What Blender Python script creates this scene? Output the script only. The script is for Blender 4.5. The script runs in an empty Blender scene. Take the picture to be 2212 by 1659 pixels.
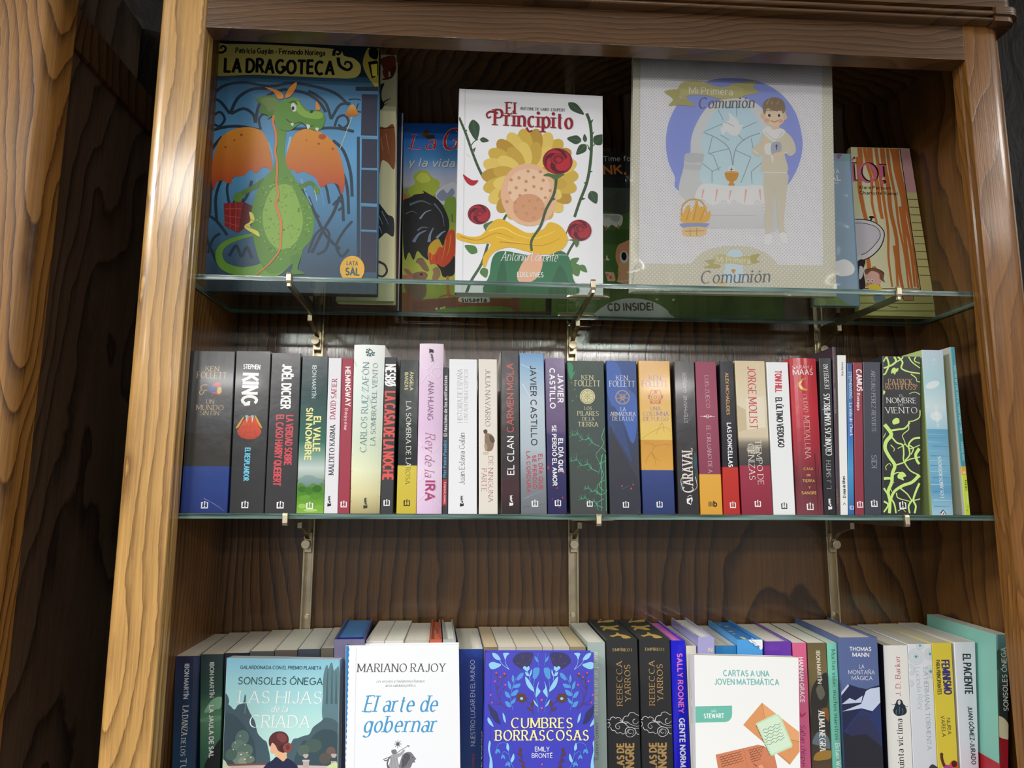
import bpy, math, random
from mathutils import Vector
R_ = math.radians
sc = bpy.context.scene
C = sc.collection

# ------------------------------------------------------------------ camera
cam_d = bpy.data.cameras.new('camera')
cam = bpy.data.objects.new('camera', cam_d); C.objects.link(cam)
yaw, pitch, roll = 0.0607872, 0.1478378, 0.0050295
fw = Vector((math.sin(yaw)*math.cos(pitch), math.cos(yaw)*math.cos(pitch), math.sin(pitch)))
rt = Vector((math.cos(yaw), -math.sin(yaw), 0)); up = rt.cross(fw)
r2 = rt*math.cos(roll) + up*math.sin(roll); u2 = up*math.cos(roll) - rt*math.sin(roll)
from mathutils import Matrix
m = Matrix((r2, u2, -fw)).transposed().to_4x4(); m.translation = Vector((0.33601, -0.82992, 0.03003))
cam.matrix_world = m
cam_d.sensor_width = 36; cam_d.lens = 1523.524/2212*36; cam_d.clip_start = 0.01
sc.camera = cam

# ------------------------------------------------------------------ light
w = bpy.data.worlds.new('shop_light'); sc.world = w; w.use_nodes = True
w.node_tree.nodes['Background'].inputs[0].default_value = (1.0, 0.985, 0.96, 1)
w.node_tree.nodes['Background'].inputs[1].default_value = 0.25
def lamp(x, y, power, size=0.6, z=1.25, col=(1, 0.985, 0.955)):
    d = bpy.data.lights.new('ceiling_or_fill_lamp', 'AREA'); d.shape = 'SQUARE'; d.size = size; d.energy = power; d.color = col
    o = bpy.data.objects.new('ceiling_or_fill_lamp', d); C.objects.link(o); o.location = (x, y, z)
lamp(-0.90, -1.98, 34)
lamp(2.95, -1.98, 12)
lamp(-2.00, -0.95, 125)  # fill added at the left to brighten the page tops, no known fitting
lamp(2.65, -0.95, 34)  # matching added fill at the right, also for the page tops
for lx, e in ((-3.60, 60), (-1.10, 70), (1.45, 105), (3.90, 60)): lamp(lx, -4.65, e)
for lx, e in ((-2.40, 90), (0.25, 215), (2.70, 90)): lamp(lx, -7.30, e)
vs = sc.view_settings; vs.view_transform = 'Standard'; vs.look = 'None'; vs.gamma = 1; vs.use_curve_mapping = False; vs.exposure = -0.08
try: sc.cycles.use_denoising = True
except Exception: pass
sc.cycles.max_bounces = 8; sc.cycles.transparent_max_bounces = 24

# ------------------------------------------------------------------ materials
def lin(h, k=1.0):
    h = h.lstrip('#'); o = []
    for i in (0, 2, 4):
        c = int(h[i:i+2], 16)/255
        o.append(min(0.92, k*(c/12.92 if c <= 0.04045 else ((c+0.055)/1.055)**2.4)))
    return tuple(o)
def new_mat(name):
    mt = bpy.data.materials.new(name); mt.use_nodes = True
    return mt, mt.node_tree, mt.node_tree.nodes['Principled BSDF']
def N(nt, typ, **kw):
    n = nt.nodes.new(typ)
    for k, v in kw.items(): setattr(n, k, v)
    return n
def print_mat(name, rough, bump=0.0, coat=0.0):
    """ink on paper or card: the colours of the printing are the cover's own, kept per face"""
    mt, nt, b = new_mat(name)
    a = N(nt, 'ShaderNodeAttribute', attribute_name='Ink'); nt.links.new(a.outputs['Color'], b.inputs['Base Color'])
    b.inputs['Roughness'].default_value = rough
    b.inputs['Specular IOR Level'].default_value = 0.45
    if coat: b.inputs['Coat Weight'].default_value = coat; b.inputs['Coat Roughness'].default_value = 0.08
    if bump:
        tc = N(nt, 'ShaderNodeTexCoord'); n = N(nt, 'ShaderNodeTexNoise'); n.inputs['Scale'].default_value = 38; n.inputs['Detail'].default_value = 3
        bp = N(nt, 'ShaderNodeBump'); bp.inputs['Strength'].default_value = bump; bp.inputs['Distance'].default_value = 0.002
        nt.links.new(tc.outputs['Object'], n.inputs['Vector']); nt.links.new(n.outputs['Fac'], bp.inputs['Height']); nt.links.new(bp.outputs['Normal'], b.inputs['Normal'])
    return mt
M = {'gloss': print_mat('glossy_cover_print', 0.20, 0.12, 0.25), 'satin': print_mat('satin_cover_print', 0.36, 0.06),
     'matte': print_mat('matte_cover_print', 0.55), }
def page_mat(name, axis):
    mt, nt, b = new_mat(name)
    a = N(nt, 'ShaderNodeAttribute', attribute_name='Ink')
    tc = N(nt, 'ShaderNodeTexCoord'); mp = N(nt, 'ShaderNodeMapping')
    s = [3, 3, 3]; s[axis] = 900; mp.inputs['Scale'].default_value = s
    n = N(nt, 'ShaderNodeTexNoise'); n.inputs['Scale'].default_value = 1.5; n.inputs['Detail'].default_value = 2
    mr = N(nt, 'ShaderNodeMapRange'); mr.inputs[1].default_value = .3; mr.inputs[2].default_value = .7; mr.inputs[3].default_value = .92; mr.inputs[4].default_value = 1.06
    mx = N(nt, 'ShaderNodeVectorMath', operation='SCALE')
    L = nt.links.new
    L(tc.outputs['Object'], mp.inputs['Vector']); L(mp.outputs[0], n.inputs['Vector']); L(n.outputs['Fac'], mr.inputs[0])
    L(a.outputs['Color'], mx.inputs[0]); L(mr.outputs[0], mx.inputs['Scale']); L(mx.outputs[0], b.inputs['Base Color'])
    b.inputs['Roughness'].default_value = 0.8; b.inputs['Specular IOR Level'].default_value = 0.2
    return mt
M['pagesX'] = page_mat('paper_edges_standing', 0); M['pagesY'] = page_mat('paper_edges_facing', 1)

def wood(name, light, dark, grain='Z', seed=0.0, rings=16.0, tilt=4.0, rough=0.2, pore=1.0, coat=0.5, contrast=0.5, off=(0.05, 0.12)):
    """varnished oak: growth rings about a leaning axis (which gives the arched figure), fine pores along the grain"""
    mt, nt, b = new_mat(name); L = nt.links.new
    tc = N(nt, 'ShaderNodeTexCoord')
    m0 = N(nt, 'ShaderNodeMapping'); L(tc.outputs['Object'], m0.inputs['Vector'])
    if grain == 'X': m0.inputs['Rotation'].default_value = (0, R_(90), 0)
    if grain == 'Y': m0.inputs['Rotation'].default_value = (R_(90), 0, 0)
    m0.inputs['Location'].default_value = (off[0], off[1], seed)
    # slow wander of the trunk along the grain
    mw = N(nt, 'ShaderNodeMapping'); mw.inputs['Scale'].default_value = (3.0, 3.0, 1.3); L(m0.outputs[0], mw.inputs['Vector'])
    nw = N(nt, 'ShaderNodeTexNoise'); nw.inputs['Scale'].default_value = 1.6; nw.inputs['Detail'].default_value = 2.5; L(mw.outputs[0], nw.inputs['Vector'])
    sub = N(nt, 'ShaderNodeVectorMath', operation='SUBTRACT'); sub.inputs[1].default_value = (.5, .5, .5); L(nw.outputs['Color'], sub.inputs[0])
    scl = N(nt, 'ShaderNodeVectorMath', operation='MULTIPLY'); scl.inputs[1].default_value = (.11, .11, 0); L(sub.outputs[0], scl.inputs[0])
    m1 = N(nt, 'ShaderNodeMapping'); m1.inputs['Rotation'].default_value = (R_(tilt), R_(tilt*.6), 0); L(m0.outputs[0], m1.inputs['Vector'])
    add = N(nt, 'ShaderNodeVectorMath', operation='ADD'); L(m1.outputs[0], add.inputs[0]); L(scl.outputs[0], add.inputs[1])
    wv = N(nt, 'ShaderNodeTexWave', wave_type='RINGS', rings_direction='Z', wave_profile='SAW')
    wv.inputs['Scale'].default_value = rings; wv.inputs['Distortion'].default_value = 0.7; wv.inputs['Detail'].default_value = 2.0; wv.inputs['Detail Scale'].default_value = 2.0
    L(add.outputs[0], wv.inputs['Vector'])
    cr = N(nt, 'ShaderNodeValToRGB'); e = cr.color_ramp.elements
    e[0].position = 0.0; e[0].color = (0, 0, 0, 1); e[1].position = 1.0; e[1].color = (1, 1, 1, 1)
    x = e.new(.55); x.color = (.22, .22, .22, 1); x = e.new(.86); x.color = (.75, .75, .75, 1); x = e.new(.94); x.color = (1, 1, 1, 1); e[-1].color = (.1, .1, .1, 1)
    L(wv.outputs['Fac'], cr.inputs['Fac'])
    # pores
    mp = N(nt, 'ShaderNodeMapping'); mp.inputs['Scale'].default_value = (420, 420, 9); L(m0.outputs[0], mp.inputs['Vector'])
    np_ = N(nt, 'ShaderNodeTexNoise'); np_.inputs['Scale'].default_value = 1.0; np_.inputs['Detail'].default_value = 4; np_.inputs['Roughness'].default_value = .7; L(mp.outputs[0], np_.inputs['Vector'])
    rp = N(nt, 'ShaderNodeMapRange'); rp.inputs[1].default_value = .38; rp.inputs[2].default_value = .66; L(np_.outputs['Fac'], rp.inputs[0])
    # broad patches of stain
    mb = N(nt, 'ShaderNodeMapping'); mb.inputs['Scale'].default_value = (22, 22, 2.2); L(m0.outputs[0], mb.inputs['Vector'])
    nb = N(nt, 'ShaderNodeTexNoise'); nb.inputs['Scale'].default_value = 1.0; nb.inputs['Detail'].default_value = 5; L(mb.outputs[0], nb.inputs['Vector'])
    rb = N(nt, 'ShaderNodeMapRange'); rb.inputs[1].default_value = .3; rb.inputs[2].default_value = .72; L(nb.outputs['Fac'], rb.inputs[0])
    f1 = N(nt, 'ShaderNodeMath', operation='MULTIPLY'); f1.inputs[1].default_value = contrast; L(cr.outputs['Color'], f1.inputs[0])
    f2 = N(nt, 'ShaderNodeMath', operation='MULTIPLY_ADD'); f2.inputs[1].default_value = .30*pore; L(rp.outputs[0], f2.inputs[0]); L(f1.outputs[0], f2.inputs[2])
    f3 = N(nt, 'ShaderNodeMath', operation='MULTIPLY_ADD', use_clamp=True); f3.inputs[1].default_value = .32; L(rb.outputs[0], f3.inputs[0]); L(f2.outputs[0], f3.inputs[2])
    mx = N(nt, 'ShaderNodeMix', data_type='RGBA'); mx.inputs[6].default_value = (*lin(light), 1); mx.inputs[7].default_value = (*lin(dark), 1)
    L(f3.outputs[0], mx.inputs[0]); L(mx.outputs[2], b.inputs['Base Color'])
    bp = N(nt, 'ShaderNodeBump'); bp.inputs['Strength'].default_value = .28*pore; bp.inputs['Distance'].default_value = 0.0012; bp.invert = True
    h = N(nt, 'ShaderNodeMath', operation='MULTIPLY_ADD'); h.inputs[1].default_value = .35; L(cr.outputs['Color'], h.inputs[0]); L(np_.outputs['Fac'], h.inputs[2])
    L(h.outputs[0], bp.inputs['Height']); L(bp.outputs['Normal'], b.inputs['Normal'])
    b.inputs['Roughness'].default_value = rough + .12; b.inputs['Specular IOR Level'].default_value = .5
    b.inputs['Coat Weight'].default_value = coat; b.inputs['Coat Roughness'].default_value = rough*.62
    bc = N(nt, 'ShaderNodeBump'); bc.inputs['Strength'].default_value = .10*pore; bc.inputs['Distance'].default_value = 0.001; bc.invert = True
    L(h.outputs[0], bc.inputs['Height']); L(bc.outputs['Normal'], b.inputs['Coat Normal'])
    return mt

def metal(name, col, rough):
    mt, nt, b = new_mat(name); b.inputs['Base Color'].default_value = (*lin(col), 1); b.inputs['Metallic'].default_value = 1; b.inputs['Roughness'].default_value = rough
    tc = N(nt, 'ShaderNodeTexCoord'); n = N(nt, 'ShaderNodeTexNoise'); n.inputs['Scale'].default_value = 60
    mr = N(nt, 'ShaderNodeMapRange'); mr.inputs[3].default_value = rough*.7; mr.inputs[4].default_value = rough*1.3
    nt.links.new(tc.outputs['Object'], n.inputs['Vector']); nt.links.new(n.outputs['Fac'], mr.inputs[0]); nt.links.new(mr.outputs[0], b.inputs['Roughness'])
    return mt
M['nickel'] = metal('worn_nickel', '#c4b79c', .30)
M['knob'] = metal('brushed_brass', '#cfc3a6', .38)

def glass_sheet(name):
    mt, nt, b = new_mat(name); L = nt.links.new; nt.nodes.remove(b)
    out = nt.nodes['Material Output']
    t = N(nt, 'ShaderNodeBsdfTransparent'); t.inputs[0].default_value = (.87, .93, .89, 1)
    g = N(nt, 'ShaderNodeBsdfGlossy'); g.inputs['Roughness'].default_value = .02
    lw = N(nt, 'ShaderNodeLayerWeight'); pw = N(nt, 'ShaderNodeMath', operation='POWER'); pw.inputs[1].default_value = 5; L(lw.outputs['Facing'], pw.inputs[0])
    f = N(nt, 'ShaderNodeMath', operation='MULTIPLY_ADD'); f.inputs[1].default_value = .75; f.inputs[2].default_value = .04; L(pw.outputs[0], f.inputs[0])
    mx = N(nt, 'ShaderNodeMixShader'); L(f.outputs[0], mx.inputs[0]); L(t.outputs[0], mx.inputs[1]); L(g.outputs[0], mx.inputs[2]); L(mx.outputs[0], out.inputs['Surface'])
    return mt
M['glass'] = glass_sheet('clear_glass')
def glass_edge():
    mt, nt, b = new_mat('green_cut_glass_edge'); b.inputs['Base Color'].default_value = (*lin('#3f6a5e'), 1); b.inputs['Roughness'].default_value = .1
    tc = N(nt, 'ShaderNodeTexCoord'); mp = N(nt, 'ShaderNodeMapping'); mp.inputs['Scale'].default_value = (9, 9, 300)
    n = N(nt, 'ShaderNodeTexNoise'); n.inputs['Scale'].default_value = 1; n.inputs['Detail'].default_value = 3
    cr = N(nt, 'ShaderNodeValToRGB'); cr.color_ramp.elements[0].color = (*lin('#1c4034'), 1); cr.color_ramp.elements[1].color = (*lin('#7f9d98'), 1)
    cr.color_ramp.elements[0].position = .36; cr.color_ramp.elements[1].position = .66
    bp = N(nt, 'ShaderNodeBump'); bp.inputs['Strength'].default_value = .25; bp.inputs['Distance'].default_value = .001
    L = nt.links.new; L(tc.outputs['Object'], mp.inputs[0]); L(mp.outputs[0], n.inputs[0]); L(n.outputs['Fac'], cr.inputs[0]); L(cr.outputs[0], b.inputs['Base Color'])
    L(n.outputs['Fac'], bp.inputs['Height']); L(bp.outputs[0], b.inputs['Normal'])
    b.inputs['Coat Weight'].default_value = 1; b.inputs['Coat Roughness'].default_value = .22
    return mt
M['glass_edge'] = glass_edge()
def sleeve_mat():
    mt, nt, b = new_mat('crinkled_clear_plastic'); L = nt.links.new; nt.nodes.remove(b); out = nt.nodes['Material Output']
    t = N(nt, 'ShaderNodeBsdfTransparent'); t.inputs[0].default_value = (.99, .99, .99, 1)
    g = N(nt, 'ShaderNodeBsdfGlossy'); g.inputs['Roughness'].default_value = .1
    f = N(nt, 'ShaderNodeFresnel'); f.inputs[0].default_value = 1.26
    tc = N(nt, 'ShaderNodeTexCoord'); mp = N(nt, 'ShaderNodeMapping'); mp.inputs['Scale'].default_value = (16, 16, 7); mp.inputs['Rotation'].default_value = (0, .5, 0)
    n = N(nt, 'ShaderNodeTexNoise'); n.inputs['Scale'].default_value = 1; n.inputs['Detail'].default_value = 2; n.inputs['Distortion'].default_value = .8
    bp = N(nt, 'ShaderNodeBump'); bp.inputs['Strength'].default_value = .45; bp.inputs['Distance'].default_value = .006
    L(tc.outputs['Object'], mp.inputs[0]); L(mp.outputs[0], n.inputs[0]); L(n.outputs['Fac'], bp.inputs['Height']); L(bp.outputs[0], g.inputs['Normal'])
    mx = N(nt, 'ShaderNodeMixShader'); L(f.outputs[0], mx.inputs[0]); L(t.outputs[0], mx.inputs[1]); L(g.outputs[0], mx.inputs[2]); L(mx.outputs[0], out.inputs['Surface'])
    return mt
M['sleeve'] = sleeve_mat()
def dots_mat(name, ground, dot, pitch, rad):
    """card printed with a staggered dot pattern, laid out on the card by its UVs (in mm)"""
    mt, nt, b = new_mat(name); L = nt.links.new
    uv = N(nt, 'ShaderNodeUVMap'); uv.uv_map = 'mm'
    def grid(o):
        a = N(nt, 'ShaderNodeVectorMath', operation='MULTIPLY_ADD'); a.inputs[1].default_value = (1/pitch,)*3; a.inputs[2].default_value = (o, o, 0); L(uv.outputs[0], a.inputs[0])
        f = N(nt, 'ShaderNodeVectorMath', operation='FRACTION'); L(a.outputs[0], f.inputs[0])
        d = N(nt, 'ShaderNodeVectorMath', operation='DISTANCE'); d.inputs[1].default_value = (.5, .5, 0); L(f.outputs[0], d.inputs[0]); return d
    d1, d2 = grid(0), grid(.5)
    mn = N(nt, 'ShaderNodeMath', operation='MINIMUM'); L(d1.outputs['Value'], mn.inputs[0]); L(d2.outputs['Value'], mn.inputs[1])
    lt = N(nt, 'ShaderNodeMath', operation='LESS_THAN'); lt.inputs[1].default_value = rad/pitch; L(mn.outputs[0], lt.inputs[0])
    mx = N(nt, 'ShaderNodeMix', data_type='RGBA'); mx.inputs[6].default_value = (*lin(ground), 1); mx.inputs[7].default_value = (*lin(dot), 1)
    L(lt.outputs[0], mx.inputs[0]); L(mx.outputs[2], b.inputs['Base Color']); b.inputs['Roughness'].default_value = .5
    return mt

# ------------------------------------------------------------------ mesh helpers (all lengths in mm)
class MB:
    def __init__(s): s.v = []; s.f = []; s.m = []; s.c = []; s.uv = {}
    def face(s, pts, col=(.8, .8, .8), mat=0, cols=None):
        i = len(s.v); s.v += [tuple(p) for p in pts]; s.f.append(tuple(range(i, i+len(pts)))); s.m.append(mat)
        s.c.append(cols if cols else [col]*len(pts))
    def hexa(s, P, col=(.8, .8, .8), mat=0):
        """P: 8 corners, front bl br tr tl then back bl br tr tl"""
        for q in ((0, 1, 2, 3), (5, 4, 7, 6), (4, 0, 3, 7), (1, 5, 6, 2), (3, 2, 6, 7), (4, 5, 1, 0)): s.face([P[k] for k in q], col, mat)
    def box(s, x0, x1, y0, y1, z0, z1, col=(.8, .8, .8), mat=0):
        s.hexa([(x0, y0, z0), (x1, y0, z0), (x1, y0, z1), (x0, y0, z1), (x0, y1, z0), (x1, y1, z0), (x1, y1, z1), (x0, y1, z1)], col, mat)
    def sweep(s, prof, a, b, axis, col=(.8, .8, .8), mat=0):
        """closed 2-D profile drawn along one axis from a to b"""
        def P(q, t): return (q[0], q[1], t) if axis == 'Z' else ((t, q[0], q[1]) if axis == 'X' else (q[0], t, q[1]))
        n = len(prof)
        for k in range(n):
            p, q = prof[k], prof[(k+1) % n]; s.face([P(p, a), P(q, a), P(q, b), P(p, b)], col, mat)
        s.face([P(p, a) for p in reversed(prof)], col, mat); s.face([P(p, b) for p in prof], col, mat)
    def cyl(s, c, r, h, axis='Y', n=20, col=(.8, .8, .8), mat=0, r2=None):
        r2 = r if r2 is None else r2
        A = []; B = []
        for k in range(n):
            t = 2*math.pi*k/n; x, z = math.cos(t), math.sin(t)
            for L_, rr, hh in ((A, r, 0), (B, r2, h)):
                L_.append((c[0]+x*rr, c[1]+hh, c[2]+z*rr) if axis == 'Y' else (c[0]+x*rr, c[1]+z*rr, c[2]+hh))
        for k in range(n): s.face([A[k], A[(k+1) % n], B[(k+1) % n], B[k]], col, mat)
        s.face(A[::-1], col, mat); s.face(B, col, mat)
    def build(s, name, mats, parent=None, base=(0, 0, 0), smooth=False, bevel=0, fix=True):
        me = bpy.data.meshes.new(name)
        me.from_pydata([((p[0]-base[0])/1000, (p[1]-base[1])/1000, (p[2]-base[2])/1000) for p in s.v], [], s.f)
        for mt in (mats if isinstance(mats, (list, tuple)) else [mats]): me.materials.append(mt)
        me.polygons.foreach_set('material_index', s.m)
        ca = me.color_attributes.new('Ink', 'FLOAT_COLOR', 'CORNER')
        flat = []
        for cs in s.c:
            for c in cs: flat += [c[0], c[1], c[2], 1]
        ca.data.foreach_set('color', flat)
        if s.uv:
            ul = me.uv_layers.new(name='mm')
            for fi, uvs in s.uv.items():
                for li, q in zip(me.polygons[fi].loop_indices, uvs): ul.data[li].uv = q
        me.update()
        if bevel or smooth or fix == 'weld':
            import bmesh
            bm = bmesh.new(); bm.from_mesh(me); bmesh.ops.remove_doubles(bm, verts=bm.verts, dist=1e-6)
            bmesh.ops.recalc_face_normals(bm, faces=bm.faces)
            if bevel:
                es = [e for e in bm.edges if len(e.link_faces) == 2 and e.calc_face_angle(0) > .5]
                bmesh.ops.bevel(bm, geom=es, offset=bevel/1000, segments=2, profile=.6, affect='EDGES')
            if smooth:
                for f in bm.faces: f.smooth = True
            bm.to_mesh(me); bm.free()
        o = bpy.data.objects.new(name, me); C.objects.link(o)
        if parent is not None: o.parent = parent
        else: o.location = [b/1000 for b in base]
        if smooth: me.set_sharp_from_angle(angle=R_(40))
        return o
def thing(name, label, cat, loc=(0, 0, 0), group=None):
    o = bpy.data.objects.new(name, None); C.objects.link(o); o.empty_display_size = .02
    o.location = [x/1000 for x in loc]; o['label'] = label; o['category'] = cat
    if group: o['group'] = group
    return o
def tag(o, label, cat, group=None):
    o['label'] = label; o['category'] = cat
    if group: o['group'] = group
    return o

# ------------------------------------------------------------------ lettering: skeleton letters (cap height 1) inked with a pen
GL = {}
for row in '''A .74 0,0>.37,1 .37,1>.74,0 .13,.33>.61,.33
B .6 0,0>0,1 0,1>.32,1>@.32,.76,.24,.24,90,-90>0,.52 0,.52>.34,.52>@.34,.26,.26,.26,90,-90>0,0
C .76 @.42,.5,.42,.5,48,312
D .72 0,0>0,1 0,1>.25,1>@.25,.5,.47,.5,90,-90>0,0
E .52 0,0>0,1 0,1>.5,1 0,.52>.44,.52 0,0>.52,0
F .48 0,0>0,1 0,1>.48,1 0,.5>.42,.5
G .8 @.42,.5,.42,.5,48,318>.8,.2>.8,.46>.5,.46
H .7 0,0>0,1 .7,0>.7,1 0,.52>.7,.52
I 0 0,0>0,1
J .4 .4,1>.4,.26>@.2,.26,.2,.26,0,-160
K .62 0,0>0,1 .6,1>0,.4 .2,.58>.64,0
L .5 0,0>0,1 0,0>.5,0
M .86 0,0>0,1 0,1>.43,.12 .43,.12>.86,1 .86,0>.86,1
N .7 0,0>0,1 0,1>.7,0 .7,0>.7,1
O .84 @.42,.5,.42,.5,90,450
P .56 0,0>0,1 0,1>.3,1>@.3,.74,.26,.26,90,-90>0,.48
Q .84 @.42,.5,.42,.5,90,450 .5,.25>.86,-.1
R .6 0,0>0,1 0,1>.3,1>@.3,.75,.25,.25,90,-90>0,.5 .27,.5>.6,0
S .54 @.28,.75,.25,.25,28,270>@.27,.25,.27,.25,90,-152
T .64 0,1>.64,1 .32,0>.32,1
U .68 0,1>0,.33>@.34,.33,.34,.33,180,360>.68,1
V .7 0,1>.35,0 .35,0>.7,1
W 1 0,1>.26,0 .26,0>.5,.9 .5,.9>.74,0 .74,0>1,1
X .66 0,0>.66,1 0,1>.66,0
Y .66 0,1>.33,.48 .66,1>.33,.48 .33,0>.33,.48
Z .6 0,1>.6,1 .6,1>0,0 0,0>.6,0
a .44 @.21,.2,.21,.2,90,450 .44,0>.44,.46>@.23,.46,.21,.21,0,145
b .5 0,0>0,1 @.25,.335,.25,.335,180,540
c .44 @.25,.335,.25,.335,50,310
d .5 .5,0>.5,1 @.25,.335,.25,.335,0,360
e .49 .02,.36>.49,.36>@.25,.335,.24,.335,5,312
f .3 @.3,.8,.18,.2,70,180>.12,0 0,.66>.28,.66
g .5 @.25,.335,.25,.335,0,360 .5,.67>.5,-.1>@.26,-.1,.24,.2,0,-150
h .46 0,0>0,1 0,.42>@.23,.42,.23,.25,180,0>.46,0
i 0 0,0>0,.67 *0,.9
j .12 .12,.67>.12,-.12>@0,-.12,.12,.16,0,-100 *.12,.9
k .46 0,0>0,1 .42,.67>0,.25 .14,.38>.46,0
l 0 0,0>0,1
m .76 0,0>0,.67 0,.45>@.19,.45,.19,.22,180,0>.38,0 .38,.45>@.57,.45,.19,.22,180,0>.76,0
n .46 0,0>0,.67 0,.42>@.23,.42,.23,.25,180,0>.46,0
o .5 @.25,.335,.25,.335,90,450
p .5 0,-.3>0,.67 @.25,.335,.25,.335,180,540
q .5 .5,-.3>.5,.67 @.25,.335,.25,.335,0,360
r .3 0,0>0,.67 0,.42>@.2,.42,.2,.25,180,60
s .38 @.2,.5,.17,.17,30,270>@.19,.165,.19,.165,90,-150
t .28 .12,.92>.12,.14>@.24,.14,.12,.14,180,290 0,.66>.28,.66
u .46 0,.67>0,.24>@.23,.24,.23,.24,180,360 .46,.67>.46,0
v .46 0,.67>.23,0 .23,0>.46,.67
w .7 0,.67>.18,0 .18,0>.35,.6 .35,.6>.52,0 .52,0>.7,.67
x .44 0,0>.44,.67 0,.67>.44,0
y .46 0,.67>.23,0 .46,.67>.13,-.3
z .4 0,.67>.4,.67 .4,.67>0,0 0,0>.4,0
1 .2 0,.8>.2,1 .2,0>.2,1
4 .56 .42,0>.42,1 .42,1>0,.3 0,.3>.56,.3
. 0 *0,.03
, .05 .05,.08>0,-.14
: 0 *0,.05 *0,.55
- .3 0,.36>.3,.36
· 0 *0,.45
! 0 0,.3>0,1 *0,.03
« .4 .2,.55>0,.33 0,.33>.2,.1 .4,.55>.2,.33 .2,.33>.4,.1
» .4 0,.55>.2,.33 .2,.33>0,.1 .2,.55>.4,.33 .4,.33>.2,.1'''.split('\n'):
    q = row.split(' '); GL[q[0]] = (float(q[1]), q[2:])
ACC = {'Á': ('A', "'"), 'É': ('E', "'"), 'Í': ('I', "'"), 'Ó': ('O', "'"), 'Ú': ('U', "'"), 'Ñ': ('N', '~'), 'Ä': ('A', '"'), 'Ë': ('E', '"'),
       'á': ('a', "'"), 'é': ('e', "'"), 'í': ('i', "'"), 'ó': ('o', "'"), 'ú': ('u', "'"), 'ñ': ('n', '~'), 'Ø': ('O', '/')}
def glyph(ch):
    acc = None
    if ch in ACC: ch, acc = ACC[ch]
    wd, paths = GL.get(ch, GL['-'])
    out = []
    for p in paths:
        if acc and p[0] == '*' and ch == 'i': continue
        if p[0] == '*': out.append(('dot', [tuple(float(t) for t in p[1:].split(','))])); continue
        pts = []
        for t in p.split('>'):
            if t[0] == '@':
                cx, cy, rx, ry, a0, a1 = (float(z) for z in t[1:].split(','))
                n = max(3, int(abs(a1-a0)/24))
                for k in range(n+1):
                    a = R_(a0+(a1-a0)*k/n); pts.append((cx+rx*math.cos(a), cy+ry*math.sin(a)))
            else: pts.append(tuple(float(z) for z in t.split(',')))
        out.append(('st', pts))
    if acc:
        top = 1.0 if ch.isupper() else .68; c = wd/2
        if acc == "'": out.append(('st', [(c-.04, top+.12), (c+.12, top+.27)]))
        if acc == '"': out += [('dot', [(c-.14, top+.18)]), ('dot', [(c+.14, top+.18)])]
        if acc == '~': out.append(('st', [(c-.2, top+.12), (c-.08, top+.2), (c+.08, top+.12), (c+.2, top+.2)]))
        if acc == '/': out.append(('st', [(c-.36, -.06), (c+.36, 1.06)]))
    return wd, out

def smooth_pts(pts, closed, n=5):
    P = [Vector(p) for p in pts]; m = len(P)
    if m < 3: return [tuple(p) for p in P]
    out = []
    for i in range(m if closed else m-1):
        if closed: a, b, c, d = P[(i-1) % m], P[i], P[(i+1) % m], P[(i+2) % m]
        else: a, b, c, d = P[max(i-1, 0)], P[i], P[i+1], P[min(i+2, m-1)]
        for k in range(n):
            t = k/n
            out.append(tuple(.5*((2*b)+(c-a)*t+(2*a-5*b+4*c-d)*t*t+(3*b-a-3*c+d)*t*t*t)))
    if not closed: out.append(tuple(P[-1]))
    return out

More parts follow.
